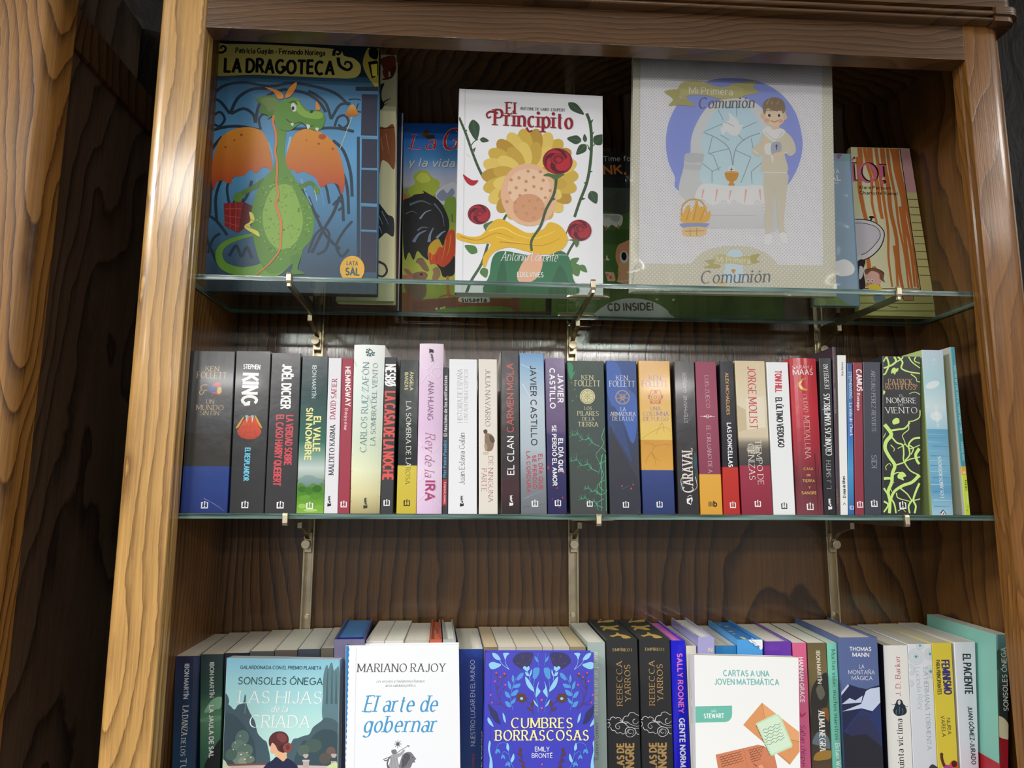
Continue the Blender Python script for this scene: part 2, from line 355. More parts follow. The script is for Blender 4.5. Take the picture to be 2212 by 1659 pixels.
class Sheet:
    """printing on one flat (or rounded) face: O + u*U + v*V, lifted towards N by a hair per layer of ink"""
    def __init__(s, mb, O, U, V, Nn, mat=0, bulge=0, width=1, gain=1.0, clip=None):
        s.mb, s.O, s.U, s.V, s.N, s.mat, s.bulge, s.w = mb, Vector(O), Vector(U).normalized(), Vector(V).normalized(), Vector(Nn).normalized(), mat, bulge, width
        s.k = 0; s.j = 0; s.gain = gain; s.clip = clip
    def P(s, u, v):
        if s.clip:
            v = min(max(v, s.clip[2]), s.clip[3]); f = v/s.clip[3]
            u = min(max(u, s.clip[0]+s.clip[4]*f), s.clip[1]+s.clip[5]*f)
        h = .03 + s.k*.004 + (s.j % 4)*.0011
        if s.bulge:
            q = u-(s.clip[4]*v/s.clip[3] if s.clip else 0); h += s.bulge*(1-(2*q/s.w-1)**2)+.32
        return s.O + u*s.U + v*s.V + h*s.N
    def fill(s, pts, col):
        if '>' in col:
            a, b = col.split('>'); a, b = lin(a, s.gain), lin(b, s.gain)
            v1 = max(p[1] for p in pts); v0 = min(p[1] for p in pts)
            cols = []
            for p in pts:
                t = (v1-p[1])/max(v1-v0, 1e-6); cols.append(tuple(a[i]+(b[i]-a[i])*t for i in range(3)))
        else: cols = [lin(col, s.gain)]*len(pts)
        A = sum(pts[i][0]*pts[(i+1) % len(pts)][1]-pts[(i+1) % len(pts)][0]*pts[i][1] for i in range(len(pts)))
        if A < 0: pts = pts[::-1]; cols = cols[::-1]
        s.mb.face([s.P(*p) for p in pts], mat=s.mat, cols=cols)
    def pen(s, pts, w0, col, w1=None, nib=None, thin=None, closed=False):
        pts = [p for i, p in enumerate(pts) if i == 0 or (p[0]-pts[i-1][0])**2+(p[1]-pts[i-1][1])**2 > 1e-10]
        n = len(pts); s.j += 1
        if n < 2: return
        L_, Rr = [], []
        for i in range(n):
            a, b = pts[max(i-1, 0)], pts[min(i+1, n-1)]
            dx, dy = b[0]-a[0], b[1]-a[1]; l = math.hypot(dx, dy) or 1; dx /= l; dy /= l
            if nib is not None:
                f = abs(math.sin(math.atan2(dy, dx)-nib)); hw = .5*(thin+(w0-thin)*f**1.3)
            else: hw = .5*(w0+((w1 if w1 is not None else w0)-w0)*i/(n-1))
            mit = 1.0
            if 0 < i < n-1:
                e = (pts[i][0]-a[0], pts[i][1]-a[1]); le = math.hypot(*e) or 1
                mit = min(1.5, 1/max(.5, abs((e[0]*dx+e[1]*dy)/le)))
            L_.append((pts[i][0]-dy*hw*mit, pts[i][1]+dx*hw*mit)); Rr.append((pts[i][0]+dy*hw*mit, pts[i][1]-dx*hw*mit))
        c = lin(col, s.gain)
        for i in range(n-1): s.mb.face([s.P(*Rr[i]), s.P(*Rr[i+1]), s.P(*L_[i+1]), s.P(*L_[i])], c, s.mat)
    def ellipse(s, cx, cy, rx, ry, rot, col, n=22):
        cr, sr = math.cos(rot), math.sin(rot); P = []
        for k in range(n):
            t = 2*math.pi*k/n; x, y = rx*math.cos(t), ry*math.sin(t); P.append((cx+x*cr-y*sr, cy+x*sr+y*cr))
        s.fill(P, col)
    def text(s, txt, x0, y0, x1, y1, cap, col, style):
        fam, wt = style[0], float(style[1:] or 2)
        sw = cap*(.05+.045*wt)
        sp = .17+.035*wt
        tot = 0; lay = []
        for ch in txt:
            if ch == ' ': tot += .34; continue
            wd, st = glyph(ch)
            if wd < .03: wd_ = .06
            else: wd_ = wd
            lay.append((tot, st)); tot += wd_+sp
        tot -= sp
        Ln = math.hypot(x1-x0, y1-y0); ex, ey = (x1-x0)/Ln, (y1-y0)/Ln
        sx = max(.05, (Ln-sw)/max(tot, .05)) if tot > .1 else cap
        sw = min(sw, sx*.33) if fam != 'h' else min(sw, sx*.3)
        serif = fam in 'ri'; slant = .22 if fam in 'ic' else 0
        if serif: sw = min(cap*(.034+.034*wt), sx*.3)
        thin = max(sw*.36, cap*.02) if serif else sw
        sb = sw*.5+min(.11*cap, .13*sx)
        rnd = random.Random(txt)
        def T(px, py, dj=0):
            a = sw/2+px*sx+py*cap*slant; b = py*cap+dj
            return (x0+ex*a-ey*b, y0+ey*a+ex*b)
        nib = R_(18)
        ang = math.atan2(ey, ex)
        for off, st in lay:
            dj = rnd.uniform(-.05, .05)*cap if fam == 'h' else 0
            for kind, pts in st:
                Q = [T(off+p[0], p[1], dj) for p in pts]
                if kind == 'dot': s.ellipse(*Q[0], sw*.62, sw*.62, 0, col, 10); continue
                # let strokes run a little past their ends so joints close
                e = sw*.3
                def ext(a, b): l = math.hypot(a[0]-b[0], a[1]-b[1]) or 1; return (a[0]+(a[0]-b[0])/l*e, a[1]+(a[1]-b[1])/l*e)
                if len(Q) == 2 and not serif: Q = [ext(Q[0], Q[1]), ext(Q[1], Q[0])]
                if serif: s.pen(Q, sw, col, nib=nib+ang, thin=thin)
                else: s.pen(Q, sw, col)
                if serif:
                    for a, b in ((0, 1), (-1, -2)):
                        p, q = pts[a], pts[b]; dx, dy = (p[0]-q[0])*sx, (p[1]-q[1])*cap
                        straight = len(pts) == 2
                        if straight and abs(dy) > abs(dx)*1.15 and (p[1] < .02 or p[1] > .62) and abs(p[1]-q[1]) > .3:
                            c0 = T(off+p[0], p[1]); yy = thin*.5*(1 if p[1] < .3 else -1)
                            s.pen([(c0[0]-ex*sb-ey*yy, c0[1]-ey*sb+ex*yy), (c0[0]+ex*sb-ey*yy, c0[1]+ey*sb+ex*yy)], thin*1.05, col)
                        elif abs(dx) > abs(dy)*1.3 and (p[0] > .3 or (straight and len(st) < 3)) and p[1] in (0.0, 1.0):
                            c0 = T(off+p[0], p[1]); h = cap*.13*(1 if p[1] == 0 else -1)
                            s.pen([c0, (c0[0]-ey*h, c0[1]+ex*h)], thin*1.3, col, thin*.6)
    def ops(s, txt, smooth_n=5):
        for ln in txt.strip().split('\n'):
            q = ln.strip().split('|')
            if len(q) < 3: continue
            s.k += 1; s.j = 0
            k = q[0]; nums = lambda t: [float(z) for z in t.split(',')]
            if k == 't': s.text(q[1], *nums(q[2]), float(q[3]), q[4], q[5])
            elif k in 'pP':
                pts = [tuple(nums(t)) for t in q[2].split(' ')]
                if k == 'P': pts = smooth_pts(pts, True, smooth_n)
                s.fill(pts, q[1])
            elif k in 'lL':
                pts = [tuple(nums(t)) for t in q[3].split(' ')]
                if k == 'L': pts = smooth_pts(pts, False, smooth_n)
                ww = nums(q[2]); s.pen(pts, ww[0], q[1], ww[-1])
            elif k == 'e': a = nums(q[2]); s.ellipse(a[0], a[1], a[2], a[3], R_(a[4]), q[1])
            elif k == 'D':      # publisher's mark: open box with an exclamation mark
                x, y, h = nums(q[2]); a = h*.42; c = q[1]; t = h*.15
                s.pen([(x-a*.55, y+a*.85), (x-a, y+a*.85), (x-a, y-a), (x+a, y-a), (x+a, y+a*.85), (x+a*.55, y+a*.85)], t, c)
                s.pen([(x, y+a*1.35), (x, y-a*.05)], t*1.25, c, t*.8); s.ellipse(x, y-a*.48, t*.62, t*.62, 0, c, 12)
            elif k == 'K':      # publisher's mark: small open box with a word running down above it
                x, y, h = nums(q[2]); c = q[1]
                s.fill([(x-h*.2, y-h*.5), (x+h*.2, y-h*.42), (x+h*.2, y-h*.12), (x+h*.04, y-h*.2), (x-h*.2, y-h*.12)], c)
                s.ellipse(x+h*.05, y-h*.02, h*.09, h*.08, 0, c, 10)
                s.text('booket', x-h*.13, y+h*.62, x-h*.13, y+h*.02, h*.26, c, 's4')
            elif k == 's':      # eight-pointed star
                x, y, r = nums(q[2])
                for j in range(4):
                    a = j*math.pi/4; s.pen([(x-r*math.cos(a), y-r*math.sin(a)), (x, y)], r*.05, q[1], r*.3); s.pen([(x+r*math.cos(a), y+r*math.sin(a)), (x, y)], r*.05, q[1], r*.3)
            elif k == 'o':      # rings: x, y, r, width
                x, y, r, wd = nums(q[2]); s.pen([(x+r*math.cos(t*math.pi/14), y+r*math.sin(t*math.pi/14)) for t in range(29)], wd, q[1])
            elif k == 'r':      # rose seen from the front: x, y, radius
                x, y, r = nums(q[2]); cs = q[1].split(':')
                s.ellipse(x, y, r, r*.92, 0, cs[0])
                for j in range(7):
                    a = j*.9+.3; s.k += 1; s.ellipse(x+r*.42*math.cos(a), y+r*.4*math.sin(a), r*.55, r*.42, a+1.2, cs[j % 2+1], 14)
                for rr in (.5, .36, .22, .1):
                    s.k += 1; s.ellipse(x+r*.05, y+r*.12, r*rr, r*rr*.85, .4, cs[(int(rr*50)) % 2])
                    s.pen([(x+r*.05+r*rr*math.cos(t), y+r*.12+r*rr*.85*math.sin(t)) for t in [z*.4 for z in range(12)]], r*.05, cs[2])

# ------------------------------------------------------------------ books
GAIN = 1.0
def grad(stops, t):
    for (a, ca), (b, cb) in zip(stops, stops[1:]):
        if t <= b:
            f = 0 if b == a else (t-a)/(b-a); return tuple(ca[i]+(cb[i]-ca[i])*f for i in range(3))
    return stops[-1][1]
def parse_bg(bg, gain=None):
    out = []
    for t in bg.split(' '):
        p = t.split(':'); out.append((float(p[0]), lin(p[1], GAIN if gain is None else gain))) if len(p) > 1 else out.append((0.0, lin(t, GAIN if gain is None else gain)))
    if len(out) == 1: out.append((1.0, out[0][1]))
    return out
def lerp3(a, b, t): return tuple(a[i]+(b[i]-a[i])*t for i in range(3))
GROUPS = {'T': 'picture books on the top glass shelf', 'M': 'books standing on the middle glass shelf', 'B': 'books standing in the bottom row', 'F': 'books displayed face out in front of the bottom row'}

def spine_book(name, label, grp, F, depth, bx, bg, ops, finish='satin', kind='pb', side=None, page='#e2dccb', bulge=0.0, sideops=None, topops=None, rsideops=None):
    """a book showing its spine. F = bl, br, tr, tl of the spine as (x, z) on the plane y; bx = how far the back edge runs sideways (left, right)"""
    y = F[4]; bl, br, tr, tl = F[:4]
    base = ((bl[0]+br[0])/2, y+depth/2, bl[1])
    root = thing(name, label, 'book', base, GROUPS[grp])
    mb = MB(); st = parse_bg(bg)
    ts = sorted(set([0.0, 1.0]+[s for s, _ in st]))
    rows = []
    for t in ts:
        c = [x for x in st if abs(x[0]-t) < 1e-9]
        if len(c) >= 2: rows += [(t, c[0][1]), (t, c[-1][1])]
        else: rows.append((t, grad(st, t)))
    if bulge > 0: prof = [(k/8, bulge*(1-(2*k/8-1)**2)) for k in range(9)]
    else:
        wd = max(2.0, br[0]-bl[0]); e = min(.25, .7/wd); prof = [(0, -.8), (e, 0), (1-e, 0), (1, -.8)]
    def pt(u, t, out):
        L_ = (tl[0]+(bl[0]-tl[0])*t, tl[1]+(bl[1]-tl[1])*t); Rr = (tr[0]+(br[0]-tr[0])*t, tr[1]+(br[1]-tr[1])*t)
        return (L_[0]+(Rr[0]-L_[0])*u, y-out, L_[1]+(Rr[1]-L_[1])*u)
    for (t0, c0), (t1, c1) in zip(rows, rows[1:]):
        if t1-t0 < 1e-9: continue
        for (ua, oa), (ub, ob) in zip(prof, prof[1:]):
            mb.face([pt(ua, t1, oa), pt(ub, t1, ob), pt(ub, t0, ob), pt(ua, t0, oa)], cols=[c1, c1, c0, c0])
    # the two cover boards
    th = 2.2 if kind == 'hb' else .45
    th = min(th, (br[0]-bl[0])*.2)
    if side: sst = parse_bg(side); srows = sst
    else: srows = rows
    y0 = y+(.8 if bulge == 0 else 0)
    for sgn, b_, t_, dx in ((1, bl, tl, bx[0]), (-1, br, tr, bx[1])):
        for (t0, c0), (t1, c1) in zip(srows, srows[1:]):
            if t1-t0 < 1e-9: continue
            a0 = lerp3((t_[0], y0, t_[1]), (b_[0], y0, b_[1]), t0); a1 = lerp3((t_[0], y0, t_[1]), (b_[0], y0, b_[1]), t1)
            d0 = (a0[0]+dx, y+depth, a0[2]); d1 = (a1[0]+dx, y+depth, a1[2])
            q = [a1, a0, d0, d1]; cc = [c1, c0, c0, c1]
            if sgn > 0: q.reverse(); cc.reverse()
            mb.face(q, cols=cc); mb.face([(p[0]+sgn*th, p[1], p[2]) for p in reversed(q)], cols=cc[::-1])
        c = srows[0][1]; z = t_[1]
        q = [(t_[0], y0, z), (t_[0]+sgn*th, y0, z), (t_[0]+sgn*th+dx, y+depth, z), (t_[0]+dx, y+depth, z)]
        mb.face(q if sgn > 0 else q[::-1], c)
        q = [(b_[0]+dx, y+depth, b_[1]), (b_[0]+sgn*th+dx, y+depth, b_[1]), (t_[0]+sgn*th+dx, y+depth, z), (t_[0]+dx, y+depth, z)]
        mb.face(q, c)
    # top edge of the spine card
    mb.face([pt(0, 0, prof[0][1])]+[pt(u, 0, o) for u, o in prof[1:-1]]+[pt(1, 0, prof[-1][1]), (tr[0], y0+.5, tr[1]), (tl[0], y0+.5, tl[1])], rows[0][1])
    V = Vector(((tl[0]-bl[0]), 0, (tl[1]-bl[1])))
    sh = Sheet(mb, (bl[0], y, bl[1]), (br[0]-bl[0], 0, br[1]-bl[1]), (0, 0, 1), (0, -1, 0), bulge=bulge, width=br[0]-bl[0], gain=GAIN, clip=(.15, br[0]-bl[0]-.15, .2, tl[1]-bl[1]-.2, tl[0]-bl[0], tr[0]-br[0]))
    if ops: sh.ops(ops)
    if sideops:
        U = Vector((-bx[0], -depth, 0)); sh2 = Sheet(mb, (bl[0]+bx[0], y+depth, bl[1]), U, (0, 0, 1), (-1, 0, 0), gain=GAIN); sh2.ops(sideops)
    cov = mb.build('cover', M[finish], root, base)
    # page block
    pb = MB(); gap = 2.8 if kind == 'hb' else .25
    ins = th+.05; yf = y0+.6; yb = y+depth-(3 if kind == 'hb' else .4); pc = lin(page, 1.36)
    fb = .5 if kind == 'hb' else 0
    f = lambda p, k, dx, zz: (p[0]+k, yf, zz)
    bulgein = min(2.5, (br[0]-bl[0])*.06)
    zt = min(tl[1], tr[1])-gap; zb = bl[1]+gap
    xl0, xr0, xl1, xr1 = bl[0]+ins, br[0]-ins, tl[0]+ins, tr[0]-ins
    dl = bx[0]*(yb-yf)/depth; dr = bx[1]*(yb-yf)/depth
    P = [(xl0, yf, zb), (xr0, yf, zb), (xr1, yf, zt), (xl1, yf, zt), (xl0+dl, yb, zb), (xr0+dr, yb, zb), (xr1+dr, yb, zt), (xl1+dl, yb, zt)]
    pb.hexa(P, pc)
    if topops:
        s3 = Sheet(pb, (xl1, yf, zt), (1, 0, 0), (0, 1, 0), (0, 0, 1), gain=GAIN); s3.ops(topops)
    pb.build('page_block', M['pagesX'], root, base)
    return root

def face_book(name, label, grp, F, thick, bg, ops, finish='satin', kind='hb', page='#e6e0d0', spine=None, over=3.0, gain=None, spineops=None, topline=None):
    """a book shown by its front cover. F = bl, br, tr, tl of the front as (x, y, z); it is thick mm deep behind that"""
    g = GAIN if gain is None else gain
    bl, br, tr, tl = [Vector(p) for p in F]
    U = (br-bl).normalized(); V = (tl-bl)-U*(tl-bl).dot(U); V.normalize(); Nn = -(U.cross(V)).normalized()
    if Nn.y > 0: Nn = -Nn
    B = -Nn*thick
    base = tuple((bl+br)/2+B/2)
    root = thing(name, label, 'folder' if 'folder' in name else 'book', base, GROUPS[grp] if 'folder' not in name else None)
    mb = MB(); st = parse_bg(bg, g)
    rows = st
    t_b = 2.4 if kind == 'hb' else .4
    def board(o, th):
        a, b, c, d = bl+o, br+o, tr+o, tl+o; k = -Nn*th
        for (t0, c0), (t1, c1) in zip(rows, rows[1:]):
            if t1-t0 < 1e-9: continue
            q = [d.lerp(a, t1), c.lerp(b, t1), c.lerp(b, t0), d.lerp(a, t0)]; mb.face(q, cols=[c1, c1, c0, c0])
            mb.face([(p+k) for p in reversed(q)], cols=[c0, c0, c1, c1])
        e0, e1 = st[0][1], st[-1][1]
        mb.face([d, c, c+k, d+k], e0); mb.face([a+k, b+k, b, a], e1); mb.face([b, b+k, c+k, c], cols=[e1, e1, e0, e0]); mb.face([a+k, a, d, d+k], cols=[e1, e1, e0, e0])
    board(Vector((0, 0, 0)), t_b); board(B+Nn*t_b, t_b)
    # spine along the left edge
    sp = parse_bg(spine, g) if spine else st
    k0, k1 = -Nn*t_b, B+Nn*t_b; u_ = U*(1.2 if kind == 'hb' else .4)
    for (t0, c0), (t1, c1) in zip(sp, sp[1:]):
        if t1-t0 < 1e-9: continue
        A0, A1 = tl.lerp(bl, t0), tl.lerp(bl, t1)
        bow = -U*(1.0 if kind == 'hb' else .1)
        q = [A0, A1, A1+B/2+bow, A0+B/2+bow]; mb.face(q[::-1], cols=[c0, c1, c1, c0]); q = [A0+B/2+bow, A1+B/2+bow, A1+B, A0+B]; mb.face(q[::-1], cols=[c0, c1, c1, c0])
    sh = Sheet(mb, bl, U, V, Nn, gain=g, clip=(.3, (br-bl).length-.3, .3, (tl-bl).dot(V)-.3, (tl-bl).dot(U), (tr-br).dot(U)))
    if ops: sh.ops(ops)
    if spineops:
        s2 = Sheet(mb, bl+B-U*.2, -B, V, -U, gain=g, bulge=1.0 if kind == 'hb' else 0, width=thick); s2.ops(spineops)
    mb.build('cover', M[finish], root, base)
    pb = MB(); ov = over if kind == 'hb' else .3
    a, b, c, d = bl+U*1.5+V*ov, br-U*ov+V*ov, tr-U*ov-V*ov, tl+U*1.5-V*ov
    ka, kb = -Nn*(t_b+.05), B+Nn*(t_b+.05)
    pb.hexa([tuple(p+ka) for p in (a, b, c, d)]+[tuple(p+kb) for p in (a, b, c, d)], lin(page))
    pb.build('page_block', M['pagesY'], root, base)
    return root, (bl, br, tr, tl, U, V, Nn, B, base)

def card(name, R, poly, lift, th, mat, ops='', gain=None, finish='satin'):
    """a flat piece of card on the front of a face-out thing; poly in mm on that front"""
    root, (bl, br, tr, tl, U, V, Nn, B, base) = R
    mb = MB(); P = lambda p, h: bl+p[0]*U+p[1]*V+Nn*h
    f = [P(p, lift+th) for p in poly]; mb.face(f, mat=0); mb.uv[0] = [tuple(p) for p in poly]
    for i in range(len(poly)):
        j = (i+1) % len(poly); mb.face([P(poly[i], lift), P(poly[j], lift), P(poly[j], lift+th), P(poly[i], lift+th)], mat=0); mb.uv[len(mb.f)-1] = [poly[i], poly[j], poly[j], poly[i]]
    if ops:
        s = Sheet(mb, bl+Nn*(lift+th), U, V, Nn, mat=1, gain=GAIN if gain is None else gain); s.ops(ops)
    return mb.build(name, [mat, M[finish]], root, base)
def sleeve(name, R, x0, x1, z0, z1, lift, seed=4):
    root, (bl, br, tr, tl, U, V, Nn, B, base) = R
    rnd = random.Random(seed); ph = [(rnd.uniform(.02, .09), rnd.uniform(.02, .09), rnd.uniform(0, 6)) for _ in range(7)]
    nx, ny = 48, 60; mb = MB()
    def Q(i, j):
        u = x0+(x1-x0)*i/nx; v = z0+(z1-z0)*j/ny
        e = min(i, nx-i, 6)/6*min(j, ny-j, 6)/6
        h = sum(math.sin(a*u+b_*v+c)*math.sin(b_*u-a*v) for a, b_, c in ph)*.8*(.1+.9*(1-e)**2)
        return bl+u*U+v*V+Nn*(lift+h*1.1+.3)
    for i in range(nx):
        for j in range(ny): mb.face([Q(i, j), Q(i+1, j), Q(i+1, j+1), Q(i, j+1)])
    o = mb.build(name, M['sleeve'], root, base, smooth=True); o['label'] = 'crinkled clear plastic sleeve'; return o

# ------------------------------------------------------------------ the bookcase
OAK = wood('light_varnished_oak', '#d8a862', '#6b4820', 'Z', 3.1, rings=30, tilt=5, contrast=.58, off=(.10, .16))
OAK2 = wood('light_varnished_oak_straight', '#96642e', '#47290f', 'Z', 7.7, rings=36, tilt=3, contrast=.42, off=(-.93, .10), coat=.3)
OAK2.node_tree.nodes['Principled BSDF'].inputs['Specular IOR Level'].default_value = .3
RAIL = wood('dimmed_varnished_oak', '#6e4a24', '#35200d', 'X', 1.3, rings=34, tilt=6, contrast=.6, off=(-.62, .09))  # weaker light near the top is put into this darker oak
DARK = wood('shaded_oak', '#6c4a24', '#2d1a0b', 'Z', 5.5, rings=20, tilt=2.5, contrast=.75, rough=.14, off=(-.5, -.05), coat=.8)  # same oak as the stiles, with the dim interior put into its colour
SIDE = wood('shaded_oak_side', '#8c5e2c', '#3c2410', 'Z', 9.2, rings=26, tilt=3, contrast=.6, rough=.3, off=(.3, .05), coat=.25)  # same oak again, interior shade mixed into the colour
GREYED = wood('oak_with_grey_reflection', '#6a5644', '#30261e', 'Z', 2.4, rings=22, tilt=5, contrast=.7, rough=.35, off=(.4, .1), coat=.2)  # brown greyed to stand for a reflection on the side panel

bc = thing('bookcase', 'large varnished oak bookcase filled with books on glass shelves', 'bookcase', (496, 120, -700))
def part(name, mb, mt, bevel=0, smooth=False, parent=None):
    return mb.build(name, mt, parent or bc, (496, 120, -700), smooth=smooth, bevel=bevel)
def arc(cx, cy, r, a0, a1, n=8): return [(cx+r*math.cos(R_(a0+(a1-a0)*k/n)), cy+r*math.sin(R_(a0+(a1-a0)*k/n))) for k in range(n+1)]
ZB = -700
b = MB(); b.sweep(arc(-40, 22, 22, 180, 270)+[(-1, 0), (0, 1), (0, 10), (-2.2, 12), (0, 14), (0, 27), (-62, 27)], ZB, 690, 'Z'); part('stile', b, OAK, smooth=True)
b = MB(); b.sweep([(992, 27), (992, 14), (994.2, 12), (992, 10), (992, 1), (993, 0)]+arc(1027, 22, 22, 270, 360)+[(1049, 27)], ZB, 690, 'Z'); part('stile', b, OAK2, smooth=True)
b = MB(); b.box(0, 992, .6, 27, 600.7, 672); part('top_rail', b, RAIL, bevel=.8)
b = MB(); b.box(-62, -18, 27, 240, ZB, 690); part('side_panel', b, SIDE)
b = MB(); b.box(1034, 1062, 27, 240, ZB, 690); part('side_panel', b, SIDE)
b = MB(); b.box(-62, 1062, 238, 250, ZB, 690); part('back_panel', b, DARK)
b = MB(); b.box(-18, 1034, 27, 238, 672, 690); part('top_board', b, DARK)
b = MB(); b.box(-18, 1034, 27, 238, -413, -395); part('base_board', b, DARK)
# cornice: a stepped moulding with a wide board over it, returning round the right-hand corner
prof = [(2, 650)]+[(-11+2.5*math.cos(R_(t)), 653.2+2.5*math.sin(R_(t))) for t in range(270, 89, -30)]+[(-8.5, 657)]+[(-13+3*math.cos(R_(t)), 661+3*math.sin(R_(t))) for t in range(270, 89, -30)]+[(-9, 664.6), (-9, 668), (-14, 669.5), (-14, 780), (2, 780)]
b = MB(); b.sweep(prof, -80, 1026, 'X'); part('cornice', b, RAIL, smooth=True)
b = MB()
for y0, y1, z0, z1, r in ((-15, 30, 649, 657, 16), (-18, 34, 657, 668, 20), (-13, 28, 668, 780, 15)):
    xr = 1058+(r-15)*1.5
    b.sweep([(1026.5, y1), (1026.5, y0)]+arc(xr-r, y0+r, r, 270, 360)+[(xr, y1)], z0, z1, 'Z')
part('cornice_corner', b, RAIL, smooth=True)
for cx in (108, 492, 884):
    b = MB(); b.sweep([(cx-7.5, 238), (cx-7.5, 225), (cx-5.2, 225), (cx-5.2, 235), (cx+5.2, 235), (cx+5.2, 225), (cx+7.5, 225), (cx+7.5, 238)], -420, 672, 'Z')
    u = part('shelf_upright', b, M['nickel'], bevel=.35)
    for z in (-152, 150, 460):
        b = MB(); b.cyl((cx, 232.6, z), 3.2, 2.4); b.box(cx-2.6, cx+2.6, 232.3, 232.9, z-.4, z+.4); part('screw', b, M['knob'], parent=u)

def shelf(z, label):
    b = MB(); x0, x1, y0, y1 = -15.5, 1031, 29.5, 199; z0, z1 = z-6, z
    v = [(x0, y0, z0), (x1, y0, z0), (x1, y0, z1), (x0, y0, z1), (x0, y1, z0), (x1, y1, z0), (x1, y1, z1), (x0, y1, z1)]
    for q, mt in (((0, 1, 2, 3), 1), ((5, 4, 7, 6), 1), ((4, 0, 3, 7), 1), ((1, 5, 6, 2), 1), ((3, 2, 6, 7), 0), ((4, 5, 1, 0), 0)): b.face([v[k] for k in q], mat=mt)
    o = b.build('glass_shelf', [M['glass'], M['glass_edge']], None, (508, 114, z-6)); tag(o, label, 'shelf', 'glass shelves of the bookcase')
shelf(289, 'upper clear glass shelf with green edge under the picture books')
shelf(0, 'middle clear glass shelf with green edge under a row of paperbacks')

def bracket(z, xl, xb, lip, knobz, centre, label):
    base = (xb, 225, z-60); zu = z-6.1
    t = thing('shelf_bracket', label, 'shelf bracket', base, 'metal brackets under the glass shelves')
    def bar(y0, y1, za0, za1, zb0, zb1, w0=2.0, w1=2.0):
        xa, xc = xl+(xb-xl)*(y0-28)/190, xl+(xb-xl)*(y1-28)/190
        return [(xa-w0, y0, za0), (xa+w0, y0, za0), (xa+w0, y0, za1), (xa-w0, y0, za1), (xc-w1, y1, zb0), (xc+w1, y1, zb0), (xc+w1, y1, zb1), (xc-w1, y1, zb1)]
    b = MB(); b.hexa(bar(26, 186, zu-7.6, zu, zu-9.5, zu)); b.build('arm', M['nickel'], t, base, bevel=.5)
    b = MB(); prof = [(28.6, zu-7.8), (28.6, lip[1]-.5), (27.6, lip[1]), (25.4, lip[1]-.4), (24.4, lip[1]-3), (24.2, lip[0]+3), (25.4, lip[0]), (27.8, lip[0]-.4)]
    b.sweep([(p[0], p[1]) for p in prof], xl-3, xl+3, 'X'); b.build('lip', M['knob'], t, base, bevel=.6)
    b = MB(); x = xb; pr = [(163, zu-9), (186, zu-.2), (222, zu-.2), (222, knobz+6), (212, knobz+9), (200, zu-26), (176, zu-20), (163, zu-18)]
    b.sweep(pr, x-3.2, x+3.2, 'X'); b.build('rear_plate', M['nickel'], t, base, bevel=.5)
    b = MB(); b.box(xb-5, xb+5, 219.5, 233, knobz-12, knobz+16); b.build('hook', M['nickel'], t, base, bevel=.6)
    b = MB(); b.cyl((xb-1, 207, knobz), 6.2, 3.4, n=28); b.cyl((xb-1, 210.4, knobz), 3, 9.2); b.build('knob', M['knob'], t, base, bevel=.5)
    if centre:
        for y in (66, 170):
            b = MB(); xc = xl+(xb-xl)*(y-28)/190; pr = []
            for k in range(17): s = -1+k/8; pr.append((xc+s*28.5, y-5*(1-abs(s)**4)**.5))
            for k in range(16, -1, -1): s = -1+k/8; pr.append((xc+s*28.5, y+5*(1-abs(s)**4)**.5+.3))
            b.sweep(pr, zu-2.6, zu-.2, 'Z'); b.build('cross_bar', M['knob'], t, base, bevel=.3)
for z, xl, xb, cn, side in ((289, 112, 108, 0, 'left'), (289, 490.5, 492, 1, 'middle'), (289, 891, 884, 0, 'right'), (0, 122.5, 108, 0, 'left'), (0, 493.7, 492, 1, 'middle'), (0, 878.5, 884, 0, 'right')):
    up_ = z == 289
    extra = {'left': 'on the leftmost upright', 'middle': 'with cross bars on the middle upright', 'right': 'on the rightmost upright'}[side]
    bracket(z, xl, xb, (279.5, 293.5) if up_ else (-13.5, 1.2), 246 if up_ else -49, cn, f"metal bracket {extra} carrying the {'upper' if up_ else 'middle'} glass shelf")

# the neighbouring bookcase on the left, seen side-on through the gap
nb_ = thing('bookcase', 'neighbouring varnished oak bookcase at the left edge, its dark side showing', 'bookcase', (-260, 120, -700))
def npart(name, b, mt, **k): return b.build(name, mt, nb_, (-260, 120, -700), **k)
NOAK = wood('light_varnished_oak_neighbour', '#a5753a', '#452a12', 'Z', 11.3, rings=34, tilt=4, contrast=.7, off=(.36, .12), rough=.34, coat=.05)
NOAK.node_tree.nodes['Principled BSDF'].inputs['Specular IOR Level'].default_value = .25
b = MB(); b.sweep([(-330, 42), (-330, 0)]+arc(-197, 16, 16, 270, 360)+[(-181, 42)], ZB, 800, 'Z'); npart('stile', b, NOAK, smooth=True)
b = MB(); b.box(-330, -188, 42, 296, ZB, 640); npart('side_panel', b, GREYED)
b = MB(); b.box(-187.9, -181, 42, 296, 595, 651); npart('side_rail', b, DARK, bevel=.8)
b = MB(); b.box(-330, -225, 42, 296, 640.5, 800); npart('top_panel', b, GREYED)

